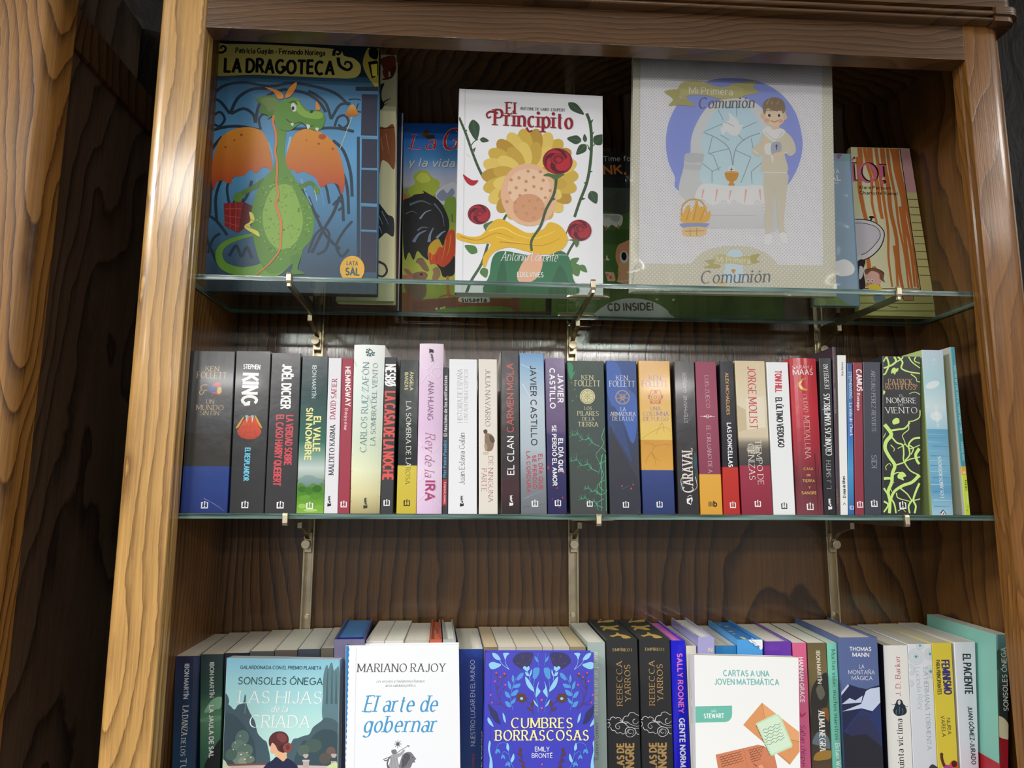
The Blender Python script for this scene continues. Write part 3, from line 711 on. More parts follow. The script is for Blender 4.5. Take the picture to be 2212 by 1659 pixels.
# ------------------------------------------------------------------ the room
def wall_mat():
    mt, nt, p = new_mat('dark_carved_panelling'); L = nt.links.new
    tc = N(nt, 'ShaderNodeTexCoord'); mp = N(nt, 'ShaderNodeMapping'); mp.inputs['Scale'].default_value = (26, 26, 9); mp.inputs['Rotation'].default_value = (0, .5, 0)
    n = N(nt, 'ShaderNodeTexNoise'); n.inputs['Scale'].default_value = 1; n.inputs['Detail'].default_value = 6; n.inputs['Distortion'].default_value = 1.2
    cr = N(nt, 'ShaderNodeValToRGB'); cr.color_ramp.elements[0].color = (*lin('#050403'), 1); cr.color_ramp.elements[1].color = (*lin('#16120d'), 1)
    bp = N(nt, 'ShaderNodeBump'); bp.inputs['Strength'].default_value = .6; bp.inputs['Distance'].default_value = .01
    L(tc.outputs['Object'], mp.inputs[0]); L(mp.outputs[0], n.inputs[0]); L(n.outputs['Fac'], cr.inputs[0]); L(cr.outputs[0], p.inputs['Base Color']); L(n.outputs['Fac'], bp.inputs['Height']); L(bp.outputs[0], p.inputs['Normal'])
    p.inputs['Roughness'].default_value = .6; p.inputs['Specular IOR Level'].default_value = .15; return mt
WM = wall_mat()
b = MB(); b.box(-900, 1900, 300, 330, -700, 2200); o = b.build('wall_back', WM); o['kind'] = 'structure'  # dark wall added behind the bookcases, keeps world light from leaking through
b = MB(); b.box(1066, 1500, 55, 290, -700, 1200); o = b.build('wall_right', WM); o['kind'] = 'structure'

# ------------------------------------------------------------------ every book (positions and printing in mm)
spine_book('paperback_book', 'thick dark grey paperback with blue base and gold lettering, leftmost on middle shelf', 'M', ((-0.92, 0.3), (53.05, 0.3), (50.66, 193.8), (-2.73, 193.8), 33), 126, (0, 0), '0:#4a4b4e .51:#46474a .52:#3f3e39 .715:#403f3a .72:#33509c 1:#2a3f85', '''t|KEN|17.71,169.28,33.92,168.79|5.89|#dcc48c|r3
t|FOLLETT|8.11,160.61,43.56,160.25|7.35|#dcc48c|r2
L|#dcc088|1.01,0.72|21.13,152.15 15.78,151.78 13.61,148.39 17.33,145.52 16.88,141.86 14.18,140.08 12.69,143.27 15.59,146.22 21.57,145.58 25.61,148.55
P|#c8452e|28.15,152.98 32.91,155.98 36.92,153.1 36.17,149.43 38.57,145.08 35.34,140.36 30.33,141.31 25.95,143.44 26.27,149.29
P|#3a5a9a|21.52,146.31 26.17,150.76 32.34,149.38 35.03,145.03 28.77,143.48 24.2,144.15
P|#e0c060|33.81,148.67 37.58,149.45 38.38,143.61 35.27,141.38 33.01,143.54
l|#c8452e|0.86|28.21,141.29 26.94,139.08
l|#c8452e|0.86|34.59,140.93 37.78,139.81
t|UN|21.22,129.69,30.54,129.52|4.8|#dcc48c|r2
t|MUNDO|9.94,121.87,42.33,121.68|6.1|#dcc48c|r2
t|SIN FIN|14.71,115.85,37.37,115.53|4.92|#dcc48c|r2
l|#a8b8dc|0.42,0.14|26.03,17.07 34.6,12.91 50.48,2.52
l|#8fa4d2|0.28,0.14|28.15,16.38 47.49,5.99
D|#ffffff|27.65,9.4,8.04''', finish='gloss')
spine_book('paperback_book', 'black paperback with bold white lettering above a small orange fan of floor tiles', 'M', ((55.53, 0.3), (95.2, 0.3), (93.53, 194.63), (51.66, 194.63), 33), 126, (0, 0), '#3b3b3d', '''t|STEPHEN|5.7,172.76,26.04,172.19|5.18|#f4f4f4|h3
t|KING|7.14,167.76,6.99,127.6|16.83|#f6f6f6|h4
P|#e0a03a|1.54,101.02 8.98,113.39 10.16,112.53 4.88,101.78
P|#e0a03a|32.3,101.34 24.45,115.01 23.73,112.68 29.25,102.75
p|#e25a30>#b8402c|14.54,114.9 21.33,114.98 25.67,108.5 32.02,96.28 29.88,91.65 23.76,87.57 16.76,86.93 8.9,88.86 4.56,93.13 3.19,97.15 9.85,108.33
l|#b03c24|0.43|17.94,114.94 11.01,88.88
l|#b03c24|0.43|17.94,114.94 18.87,86.95
l|#b03c24|0.43|18.5,114.94 26.77,89.32
l|#b03c24|0.29|11.96,108.35 25.1,108.5
l|#b03c24|0.29|8.82,101.82 28.87,102.03
l|#b03c24|0.28|5.84,95.3 31.07,95.55
e|#6ac4d4|13.57,114.6,1.98,1.45,0.65
e|#6ac4d4|20.22,114.67,1.98,1.45,0.65
l|#f0dcc8|1.14,0.72|13.66,113.15 14.11,107.94
l|#f0dcc8|1.15,0.72|20.3,113.22 20.34,107.72
t|EL RESPLANDOR|14.24,77.16,14.35,37.65|5.62|#72cbea|s4
D|#ffffff|17.68,9.85,8.08''', finish='gloss')
spine_book('paperback_book', 'black paperback with white author name and two lines of red lettering down the spine', 'M', ((96.31, 0.3), (132.57, 0.3), (129.7, 192.91), (94.52, 192.91), 33), 126, (0, 0), '#3e3d40', '''t|JOËL DICKER|12.43,179.29,12.76,123.49|10.33|#f4f4f4|s4
t|LA VERDAD SOBRE|19.94,116.88,20.22,56.38|7.67|#d8545e|s3
t|EL CASO HARRY QUEBERT|8.25,117.32,8.58,31.91|7.92|#d8545e|s3
D|#ffffff|17.87,9.72,8.12''', finish='gloss')
spine_book('paperback_book', 'dark green paperback with yellow title over a misty green valley', 'M', ((133.13, 0.3), (165.08, 0.3), (162.59, 189.91), (131.31, 189.91), 33), 126, (0, 0), '0:#25353a .3:#2a4c4a .55:#3c6e60 .64:#7ea696 .72:#c8d4d0 .78:#9fb2a6 .8:#62904c .88:#4f8a2c 1:#8cbc4c', '''P|#8fa6a4>#6c8c84|-0.08,35.88 6.31,43.72 14.72,44.91 22.64,41.68 29.72,38.17 29.75,31.08 -0.05,29.51
P|#5a8a44|-0.19,32.34 3.86,35.9 11.11,31.69 17.99,35.27 25.12,33.6 29.5,36.75 30,25.41 -0.05,23.86
e|#3f7426|5.64,28.12,5.06,3.68,0.28
e|#487e2c|14.15,26.75,5.92,3.96,0.28
e|#3c6e24|23.22,28.78,5.64,4.25,0.29
e|#6aa438|8.93,18.26,6.98,3.13,10.35
e|#5a9430|22.22,19.73,6.48,3.39,0.25
e|#9ccc58|6.59,8.41,4.77,2.81,0.2
e|#7fb440|25.64,6.36,4.22,3.66,0.19
e|#b4d878|16.64,3.53,8.42,1.69,0.18
t|IBON MARTÍN|11.14,178.22,11.86,137.7|4.61|#ccdcd8|s2
t|EL VALLE|16.01,115.79,16.56,72.66|7.42|#f0eaa0|s4
t|SIN NOMBRE|6.66,126.2,7.1,62.55|6.84|#f0eaa0|s4
D|#ffffff|15.4,9,7.86''', finish='gloss')
spine_book('paperback_book', 'thin white paperback with red and black lettering beside a thin crimson one', 'M', ((165.49, 0.3), (181.67, 0.3), (178.96, 187.91), (163.27, 187.91), 33), 118, (0, 0), '#e6e4ea', '''t|DAVID SAFIER|8.45,112.28,8.98,162.32|6.06|#a02438|r4
t|MALDITO KARMA|9.51,45.36,9,105.87|5.99|#1c1a1e|r4
K|#1c1c20|5.91,13.45,10.99''')
spine_book('paperback_book', 'thin crimson paperback with white lettering beside a tall pale green one', 'M', ((182.09, 0.3), (195.48, 0.3), (193.31, 187.87), (179.7, 187.87), 33), 118, (0, 0), '#a23549', '''t|HEMINGWAY|1.95,177.05,4.02,127.93|5.5|#f8f0f0|s4
t|El viejo y el mar|3.38,125.87,3.29,99|3.45|#ecc0c8|s3
D|#ffffff|6.35,10.83,7.34''')
spine_book('paperback_book', 'tall white and pale green paperback with a shell mark near its rounded top', 'M', ((196.46, 0.3), (231.04, 0.3), (231.18, 204.85), (193.71, 204.85), 33), 140, (0, 0), '0:#eff2ee .3:#dde9e3 .6:#d4e0c8 .75:#e6eac4 .88:#dcd4a2 1:#ab9d6c', '''l|#c8d4c4|1.33,0.59|-2.23,184.39 19.28,135.66 33.21,86.06
l|#cfdcd0|0.88,0.59|10.12,148.84 34.72,106.47
l|#c4d4c0|0.72|-1.97,85.74 32.11,97.68
l|#c8d4b0|0.57|-1.36,69.86 32.05,77.35
l|#d0d4a4|0.71|-1.17,49.77 32.65,58.61
l|#c4b884|0.71|-0.69,29.83 33.35,37.12
l|#b8a878|0.71|-0.09,14.25 33.9,20.05
p|#2c5a64|11.74,193.63 15.79,195.2 11.93,196.64
p|#2c5a64|11.88,198.15 16.04,196.41 13.3,199.38
p|#2c5a64|14.46,199.7 17.19,197.03 16.51,199.73
p|#2c5a64|12.26,191.53 15.83,194 14.5,190.07
p|#2c5a64|15.67,190.09 17.3,193.72 18.59,190.14
p|#2c5a64|19.74,190.76 18.46,194.04 23.23,191.42
p|#2c5a64|18.42,195.25 23.1,195.33 22.01,192.9
o|#2c5a64|17.23,195.83,2.37,0.89
t|CARLOS RUIZ ZAFÓN|16.28,72.6,16.22,182.59|7.23|#4f8088|r2
t|LA SOMBRA DEL VIENTO|26.61,81.07,26.77,181.86|5.51|#2e555c|r2
K|#2a2c2c|17.85,11.49,11.04''', bulge=2.2)
spine_book('paperback_book', 'narrow black paperback with heavy white and red capitals filling the spine', 'M', ((231.44, 0.3), (246.72, 0.3), (246.14, 189.92), (231.58, 189.92), 33), 118, (0, 0), '#35363a', '''t|NESBØ|1.76,181.12,2.05,152.77|11.11|#f6f6f6|s4
t|LA CASA DE LA NOCHE|2.21,147.72,2.44,39.15|11.26|#e4544c|s4
D|#ffffff|7.69,12.72,7.38''', rsideops=None, page='#e4dcc8')
spine_book('paperback_book', 'black paperback with a yellow base strip, next to the tall lilac book', 'M', ((250.93, 0.3), (274.52, 0.3), (273.44, 187.01), (250.43, 187.01), 33), 122, (0, 0), '0:#232c2c .35:#22302a .69:#1f2628 .698:#d9c74c 1:#d2bc44', '''l|#2c4a34|0.74,0.3|18.46,175.11 21.62,142.35
l|#2a4430|0.59,0.29|17.82,142.3 22.56,115.78
t|ÁNGELA|11.79,172.01,12.39,148.75|3.66|#d8d094|s3
t|BANZAS|5.65,171.02,5.95,149.26|3.66|#d8d094|s3
t|LA SOMBRA DE LA|8.09,135.06,9.94,55.17|5.79|#ecebe2|r3
t|ROSA|9.67,54.88,9.64,34.53|5.46|#5a5024|r2
D|#1e1e1c|12.09,12.63,7.4''', finish='gloss')
spine_book('paperback_book', 'tall lilac paperback with a handwritten pink title, standing above its neighbours', 'M', ((274.92, 0.3), (304.64, 0.3), (303.08, 207.71), (273.84, 207.71), 33), 140, (0, 0), '0:#ecd9e9 .25:#e2c6e2 .5:#dfc0df .75:#e9d4ea 1:#dfc2e0', '''L|#f4e8f4|0.74,0.3|0.13,184.22 9.18,175.34 20.68,189.07 28.22,181.65
L|#f6ecf6|0.74,0.3|1.51,157.27 12.25,169.39 27.33,151.67
L|#f4eaf4|0.6,0.3|5.57,203.94 19.05,196.6 14.94,181.44 26.86,175.61
L|#f6ecf6|0.73,0.29|1.03,86.55 14.39,72.13 25.77,82.4
L|#f4e8f4|0.57,0.29|0.78,37.47 14.96,46.16 28.17,34.76
L|#f6ecf6|0.71,0.28|0.62,14.66 12.6,23.25 28.68,9.09
o|#f4e8f4|19.58,171,5.95,0.59
p|#241c24|10.82,201 16.03,199.57 16.11,195.64 13.13,196.5 10.94,195.25
t|booket|16.63,185.23,14.64,195.01|2.95|#241c24|s3
t|ANA HUANG|10.69,160.39,10.59,112.38|6.44|#7a4a6c|s1
t|Rey de la|8.77,96.54,8.68,43.82|11.29|#a63c72|i1
t|IRA|10.5,39.53,10.48,15.27|10.06|#b23a74|s4''', bulge=2.0)
spine_book('paperback_book', 'very thin dark grey booklet with a red square low on its spine', 'M', ((305.04, 0.3), (312.26, 0.3), (310.06, 178.91), (303.54, 178.91), 36), 112, (0, 0), '#3b3b41', '''p|#c22c3c|-0.16,40.83 4.76,40.86 5.06,9.61 -0.13,9.59
t|El fascismo de los antifascistas|4.09,92.91,2.99,168.38|3.53|#f4f4f4|s4
t|Pier Paolo Pasolini|3.85,43.16,3.74,88.21|3.49|#58a8d8|s4
t|Galaxia Gutenberg|3.86,11.89,3.66,37.68|2.46|#f4ccd0|s3''')
spine_book('paperback_book', 'thick plain white paperback with thin grey capitals', 'M', ((312.66, 0.3), (347.16, 0.3), (344.85, 188.84), (310.71, 188.84), 33), 122, (0, 0), '#eceef1', '''t|HISTORIA DE ESPAÑA|15.27,109.6,14.24,176.3|5.89|#77777d|r1
t|CONTADA PARA ESCÉPTICOS|21.86,109.67,21.36,176.41|4.72|#86868c|r1
t|Juan Eslava Galán|19.16,34.62,18.23,97.58|6.69|#58585c|r2
K|#1c1c20|16.15,14.16,11.46''')
spine_book('paperback_book', 'cream paperback with a small brown figure of a walking man on the spine', 'M', ((349.47, 0.3), (372.15, 0.3), (369.74, 189.34), (346.93, 189.34), 33), 122, (0, 0), '#e6e0d5', '''t|JULIA NAVARRO|5.93,176.74,6.68,105.19|5.92|#443c40|r2
P|#4a3a30|4.38,100.46 7.15,101.95 9.08,100.21 8.82,97.27 6.48,96.07 4.7,97.81
P|#8a7058|6.48,96.07 10.14,97.28 15.3,94.69 17.56,88.84 16.18,78.58 11.82,74.9 7.41,77.05 5.99,87.27
P|#55483c|11.63,94.65 16.49,92.93 18.3,87.38 15.39,85.16 12.42,88.79
P|#a8967c|5.45,82.87 8.07,84.36 9.59,78.53 6.99,75.59
e|#cfc4b4|7.46,72.68,3.8,2.04,0.46
t|DE NINGUNA|10.86,68.92,11.11,13.85|5.53|#a43e40|r2
t|PARTE|2.85,54.06,2.87,26.41|5.81|#a43e40|r2''')
spine_book('paperback_book', 'tall black paperback with red and white capitals reading upward', 'M', ((376.93, 0.3), (398.97, 0.3), (396.78, 200.43), (374.29, 200.43), 33), 140, (0, 0), '0:#2f2b2d .7:#352c2e .85:#4a2f33 1:#32292b', '''t|CARMEN MOLA|13.72,98.47,12.72,184.54|7.72|#cc4a44|s2
t|EL CLAN|14.54,46.79,13.74,93.76|7.63|#f6f6f6|s2
K|#f6f6f6|11.49,15.11,11.25''', finish='gloss', side='#d8d4cc')
spine_book('paperback_book', 'frosty blue and grey paperback with black and red capitals', 'M', ((400.13, 0.3), (431.9, 0.3), (428.08, 197.7), (397.84, 197.7), 33), 140, (0, 0), '0:#6c9cca .1:#96b8d4 .3:#bfceda .6:#b0bec8 .8:#7f878e 1:#696f75', '''l|#c8d8e4|0.9,0.3|-0.3,183.19 26.7,173
l|#d4dee6|1.2,0.3|1.27,159.04 25.13,117.47
l|#ccd8e0|0.9,0.3|22.18,144.31 4.39,99.49
l|#8a96a0|1.16,0.29|3.12,18.03 29.42,29.66
l|#5c6268|0.86,0.29|1.69,8 30.85,12.4
t|JAVIER CASTILLO|11.1,182.15,12.69,82.5|6.85|#2a2c34|s3
t|EL DÍA QUE|21.39,72.46,22.24,28.76|4.41|#bc3c4a|s4
t|SE PERDIÓ|14.02,70.94,14.93,30.16|4.11|#bc3c4a|s4
t|LA CORDURA|6.8,75.42,7.34,25.23|4.11|#bc3c4a|s4
D|#ffffff|16.98,12.64,7.81''')
spine_book('paperback_book', 'purple paperback fading to night blue with small red petals', 'M', ((433.05, 0.3), (456.12, 0.3), (454.77, 192.24), (429.87, 192.24), 33), 122, (0, 0), '0:#75618a .47:#66547c .5:#4a4274 .7:#3a3668 1:#2c2a58', '''p|#3a3566|-1.88,98.28 7.01,93.93 21.8,83.75 22.39,58.83 -0.77,64.51
e|#c23c4c|0.24,55.77,1.18,2.04,20.12
e|#c23c4c|19.38,50.07,1.18,1.46,0.37
e|#b03a50|20.2,64.66,0.74,1.17,0.42
e|#b83a4c|11.18,31.17,1.32,0.72,29.75
e|#b83a4c|17.73,19.67,0.88,1.3,0.24
e|#a83a54|5.27,18.18,1.03,0.58,0.24
e|#b83a4c|14.01,8.16,1.31,0.58,-19.48
t|JAVIER|12.87,172.38,12.7,135.61|6.3|#f6f4f8|s4
t|CASTILLO|2.51,179.2,3.26,128.32|6|#f6f4f8|s4
t|EL DÍA QUE|13.24,91.78,13.33,50.03|5.03|#f6f4f8|s4
t|SE PERDIÓ EL AMOR|5.28,107.97,6.2,33.75|4.73|#f6f4f8|s4
D|#ffffff|12.13,13.32,7.54''', finish='gloss')
spine_book('paperback_book', 'dark green paperback with gold lettering, a pale rose-window disc and green leaf tracery', 'M', ((460.53, 0.3), (505.78, 0.3), (503.9, 189.25), (457.63, 189.25), 33), 126, (0, 0), '0:#35483f .2:#36453f .5:#384844 .75:#3c4743 1:#3f4343', '''P|#2c8a60|-3.48,185.02 1.02,186.51 4.5,181.6 3.74,173.81 7.27,176.69 2.27,165.33 -0.5,169.51
e|#3aa874|2.24,161.1,1.12,0.7,0.82
e|#3aa874|6.37,152.73,0.7,0.7,0.78
e|#3aa874|3.47,138.7,0.7,0.84,0.72
e|#3aa874|8.4,144.35,0.56,0.7,0.75
L|#3f5c50|0.7|10.77,175.33 15.09,185.31 22.87,188.28 30.6,185.56 36.12,175.72
L|#3f5c50|0.56|13.56,172.55 17.17,181.8 22.83,184.73 28.44,181.98 32.58,174.25
t|KEN|14.9,165.23,29.79,165.16|5.93|#e4dcb0|r2
t|FOLLETT|6.41,157.23,38.69,157.11|7.05|#e4dcb0|r2
e|#ded6a4|22.11,144.11,9.53,9.54,0.75
o|#6a6a4c|22.11,144.11,8.12,0.7
o|#8a8660|22.11,144.11,6.16,0.56
o|#8a8660|22.11,144.11,3.36,0.56
l|#a09a70|0.56|16.09,144.03 28.14,144.19
l|#a09a70|0.56|22.18,150.14 22.04,138.1
l|#a09a70|0.56|17.81,148.4 26.4,139.83
l|#a09a70|0.56|17.73,139.72 26.5,148.51
t|LOS|18.16,127.31,27.65,127.28|4.18|#e4dcb0|r2
t|PILARES|9.31,120.12,36.23,120.14|5.56|#e4dcb0|r2
t|DE LA|15.24,114.08,30.57,113.97|4.16|#e4dcb0|r2
t|TIERRA|9.89,106.69,35.21,106.68|5.54|#e4dcb0|r2
l|#46625a|0.55|1.58,72.42 20.94,74.63
l|#46625a|0.55|1.51,64.24 19.46,65.74
L|#4fae84|0.83,0.42|42.85,104.4 39.21,93.32 41.9,86.46 36.23,78.17 31.98,71.29 37.35,59.05 34.44,48.16
L|#4fae84|0.69|39.04,80.94 44.78,74.82 42.97,64.55 34.6,60.4
L|#4fae84|0.83|40.31,72.73 37.35,59.05 40.64,46.84 35.64,34.63 41.06,27.91
l|#4fae84|0.69|38.91,71.35 37.7,3.74
l|#4fae84|0.69|43.92,72.76 43.73,3.75
L|#4fae84|0.83,0.41|36.28,82.29 28,86.34 23.9,91.8 15.56,90.35 10.08,97.17 3.83,95.74
L|#4fae84|0.55,0.28|28,86.34 25.35,85.32 22.7,83.82
L|#4fae84|0.55,0.28|28,86.34 27.34,88.97 26.69,92.93
L|#4fae84|0.55,0.28|28,86.34 25.94,87.86 23.88,90.15
L|#4fae84|0.55,0.28|23.9,91.8 21.25,90.78 18.6,89.28
L|#4fae84|0.55,0.28|23.9,91.8 23.24,94.44 22.59,98.4
L|#4fae84|0.55,0.28|23.9,91.8 21.84,93.32 19.78,95.62
L|#4fae84|0.55,0.28|15.56,90.35 12.92,89.33 10.27,87.83
L|#4fae84|0.55,0.28|15.56,90.35 14.89,92.98 14.24,96.94
L|#4fae84|0.55,0.28|15.56,90.35 13.5,91.87 11.44,94.16
L|#4fae84|0.55,0.28|10.08,97.17 7.43,96.16 4.79,94.65
L|#4fae84|0.55,0.28|10.08,97.17 9.41,99.81 8.75,103.78
L|#4fae84|0.55,0.28|10.08,97.17 8.01,98.7 5.95,100.99
L|#4fae84|0.55,0.28|3.83,95.74 1.19,94.72 -1.45,93.21
L|#4fae84|0.55,0.28|3.83,95.74 3.16,98.37 2.49,102.34
L|#4fae84|0.55,0.28|3.83,95.74 1.76,97.26 -0.3,99.55
L|#4fae84|0.82,0.41|34.48,50.87 26.25,54.9 22.17,60.31 13.87,58.89 8.42,65.65 2.2,64.25
L|#4fae84|0.55,0.27|26.25,54.9 23.61,53.9 20.98,52.42
L|#4fae84|0.55,0.27|26.25,54.9 25.59,57.5 24.94,61.42
L|#4fae84|0.55,0.27|26.25,54.9 24.19,56.4 22.15,58.67
L|#4fae84|0.55,0.27|22.17,60.31 19.53,59.31 16.9,57.82
L|#4fae84|0.55,0.27|22.17,60.31 21.5,62.92 20.86,66.84
L|#4fae84|0.55,0.27|22.17,60.31 20.11,61.82 18.06,64.09
L|#4fae84|0.55,0.27|13.87,58.89 11.24,57.89 8.61,56.41
L|#4fae84|0.55,0.27|13.87,58.89 13.21,61.5 12.55,65.41
L|#4fae84|0.55,0.27|13.87,58.89 11.82,60.4 9.77,62.67
L|#4fae84|0.55,0.27|8.42,65.65 5.79,64.65 3.16,63.16
L|#4fae84|0.55,0.27|8.42,65.65 7.75,68.27 7.09,72.19
L|#4fae84|0.55,0.27|8.42,65.65 6.36,67.17 4.31,69.44
L|#4fae84|0.55,0.27|2.2,64.25 -0.42,63.25 -3.05,61.76
L|#4fae84|0.55,0.27|2.2,64.25 1.53,66.86 0.87,70.78
L|#4fae84|0.55,0.27|2.2,64.25 0.15,65.76 -1.9,68.03
L|#4fae84|0.82,0.41|38.23,22.51 33.31,24.91 30.88,28.13 25.92,27.3 22.67,31.32 18.95,30.5
L|#4fae84|0.54,0.27|33.31,24.91 31.74,24.32 30.16,23.44
L|#4fae84|0.54,0.27|33.31,24.91 32.92,26.46 32.54,28.78
L|#4fae84|0.54,0.27|33.31,24.91 32.09,25.81 30.87,27.16
L|#4fae84|0.54,0.27|30.88,28.13 29.3,27.54 27.73,26.66
L|#4fae84|0.54,0.27|30.88,28.13 30.49,29.68 30.1,32.01
L|#4fae84|0.54,0.27|30.88,28.13 29.65,29.03 28.43,30.38
L|#4fae84|0.54,0.27|25.92,27.3 24.35,26.71 22.77,25.83
L|#4fae84|0.54,0.27|25.92,27.3 25.53,28.85 25.14,31.17
L|#4fae84|0.54,0.27|25.92,27.3 24.7,28.2 23.47,29.55
L|#4fae84|0.54,0.27|22.67,31.32 21.1,30.73 19.52,29.85
L|#4fae84|0.54,0.27|22.67,31.32 22.28,32.87 21.89,35.2
L|#4fae84|0.54,0.27|22.67,31.32 21.44,32.22 20.22,33.58
L|#4fae84|0.54,0.27|18.95,30.5 17.38,29.91 15.81,29.03
L|#4fae84|0.54,0.27|18.95,30.5 18.56,32.05 18.17,34.37
L|#4fae84|0.54,0.27|18.95,30.5 17.73,31.4 16.5,32.75
L|#4fae84|0.81,0.41|39.4,7.75 32.86,10.94 29.62,15.22 23.03,14.12 18.7,19.47 13.76,18.38
L|#4fae84|0.54,0.27|32.86,10.94 30.76,10.17 28.67,9
L|#4fae84|0.54,0.27|32.86,10.94 32.33,13 31.83,16.09
L|#4fae84|0.54,0.27|32.86,10.94 31.23,12.14 29.6,13.93
L|#4fae84|0.54,0.27|29.62,15.22 27.53,14.44 25.43,13.27
L|#4fae84|0.54,0.27|29.62,15.22 29.1,17.28 28.59,20.37
L|#4fae84|0.54,0.27|29.62,15.22 27.99,16.42 26.36,18.21
L|#4fae84|0.54,0.27|23.03,14.12 20.94,13.34 18.84,12.18
L|#4fae84|0.54,0.27|23.03,14.12 22.5,16.18 21.99,19.27
L|#4fae84|0.54,0.27|23.03,14.12 21.4,15.32 19.77,17.11
L|#4fae84|0.54,0.27|18.7,19.47 16.61,18.69 14.52,17.52
L|#4fae84|0.54,0.27|18.7,19.47 18.17,21.53 17.66,24.62
L|#4fae84|0.54,0.27|18.7,19.47 17.07,20.67 15.44,22.46
L|#4fae84|0.54,0.27|13.76,18.38 11.67,17.6 9.58,16.43
L|#4fae84|0.54,0.27|13.76,18.38 13.23,20.43 12.71,23.53
L|#4fae84|0.54,0.27|13.76,18.38 12.12,19.57 10.5,21.37
L|#4fae84|0.68|42.63,41.43 34.28,35.97 32.8,27.87 39.62,23.86 45.21,29.28
L|#4fae84|0.68|40.92,18.49 32.61,13.09 33.88,5.06
D|#ffffff|23.56,12.52,7.04''')
spine_book('paperback_book', 'dark blue paperback with cream lettering and a spoked wheel emblem', 'M', ((509.07, 0.3), (547.19, 0.3), (545.07, 189.98), (507.02, 189.98), 33), 126, (0, 0), '0:#32508a .15:#2e4c8a .35:#2a4684 .5:#293a60 .7:#333846 1:#3a383c', '''P|#3c62b0|-0.93,188.68 11.77,186.03 23.97,156.45 34.99,142.52 34.1,100.65 28.21,86.77 17.55,114.36 3.85,133.72 -1.75,153.28
P|#2c4478|-1.85,128.06 8.02,130.97 17.39,106.02 27.79,66.16 22.33,71.6 7.46,97.62 -1.5,114.15
L|#4a5c8a|0.42|0.7,111.4 6.2,105.91 3.27,97.58 -0.87,100.3
o|#4a5c8a|34.01,96.49,3.62,0.42
P|#2b2f3c|0.53,100.32 7.39,93.48 27.57,55.23 35.53,37.6 36.18,3.88 0.4,3.77
t|KEN|10,165.15,24.99,165.23|5.95|#e8e4e0|r2
t|FOLLETT|1.41,157.13,33.88,157.3|7.07|#e8e4e0|r2
o|#b09070|17.66,143.7,8.44,1.41
o|#b09070|17.66,143.7,3.09,0.98
e|#b09070|17.66,143.7,1.41,1.41,0.74
l|#b09070|0.98|17.66,143.7 23.83,149.41
l|#b09070|0.98|17.66,143.7 11.85,149.25
l|#b09070|0.98|17.66,143.7 25.81,142.4
l|#b09070|0.98|17.66,143.7 9.6,141.49
l|#b09070|0.98|17.66,143.7 20.76,136.03
l|#b09070|0.98|17.66,143.7 13.74,136.64
t|LA|14.97,126.73,21.43,126.66|4.48|#e8e4e0|r2
t|ARMADURA|1.96,120.3,33.96,120.53|4.74|#e8e4e0|r2
t|DE LA LUZ|4.66,114.49,32.15,114.79|4.73|#e8e4e0|r2
e|#d84a3c|14.97,34.1,0.69,1.35,19.75
e|#d84a3c|26.39,31.05,0.82,1.37,-19.45
e|#d84a3c|28.84,35.8,0.7,1.08,19.73
L|#3c5878|0.82,0.27|14.63,30.72 19.49,32.09 24.4,35.5
D|#ffffff|19.52,11.61,7.35''')
spine_book('paperback_book', 'yellow-gold paperback with a dark blue base and a red rose emblem', 'M', ((549.67, 0.3), (589.53, 0.3), (587.9, 190.66), (547.92, 190.66), 33), 126, (0, 0), '0:#d39c3c .3:#dcab4a .45:#e6c464 .52:#e8c860 .525:#d3983c .715:#e2aa4c .72:#3a4b88 1:#2f3d70', '''L|#c08a34|0.42|0.33,92.41 16,102.26 30.2,106.57 37.1,101.08
L|#c48c30|0.42|18.71,98.12 26.12,112.1 28.64,101
L|#b87e2c|0.56|3,86.91 15.55,84.26 12.48,73.22 22.06,65.05
L|#b87e2c|0.56|15.52,82.88 29.63,85.77 36.62,84.44
L|#b87e2c|0.41|3.83,62.18 12.54,75.97 17.69,58.17
t|KEN|11.2,165.76,26.7,165.7|5.97|#7a62a8|r2
t|FOLLETT|2.5,157.85,35.02,157.74|7.09|#7a62a8|r2
o|#b8562e|18.75,144.24,4.8,0.71
o|#b8562e|18.75,144.24,1.98,0.85
P|#b8562e|18.99,153.55 21.17,149.91 17.2,150.14
P|#b8562e|28.47,147.19 25.32,146.02 26.37,142.93
P|#b8562e|24.63,135.88 22.29,138.66 25.17,140.1
P|#b8562e|12.6,135.73 12.42,139.94 15.21,138.29
P|#b8562e|9.33,146.94 12.58,146.42 11.08,143.02
L|#b8562e|0.99|18.96,152.42 24.36,152.78 25.94,147.86 28.11,144.36 24.33,140.79 22.81,136.56 18.58,137.49 14.31,136.45 13,140.65 9.69,144.12 12.05,148.1 13.86,152.64 18.96,152.42
t|UNA|12.13,127.87,25.13,127.88|4.49|#7a62a8|r2
t|COLUMNA|2.24,121.05,35.13,121.14|5.04|#7a62a8|r2
t|DE FUEGO|3.21,114.5,34.66,114.57|5.03|#7a62a8|r2
D|#ffffff|20.67,12.03,7.38''', finish='gloss')
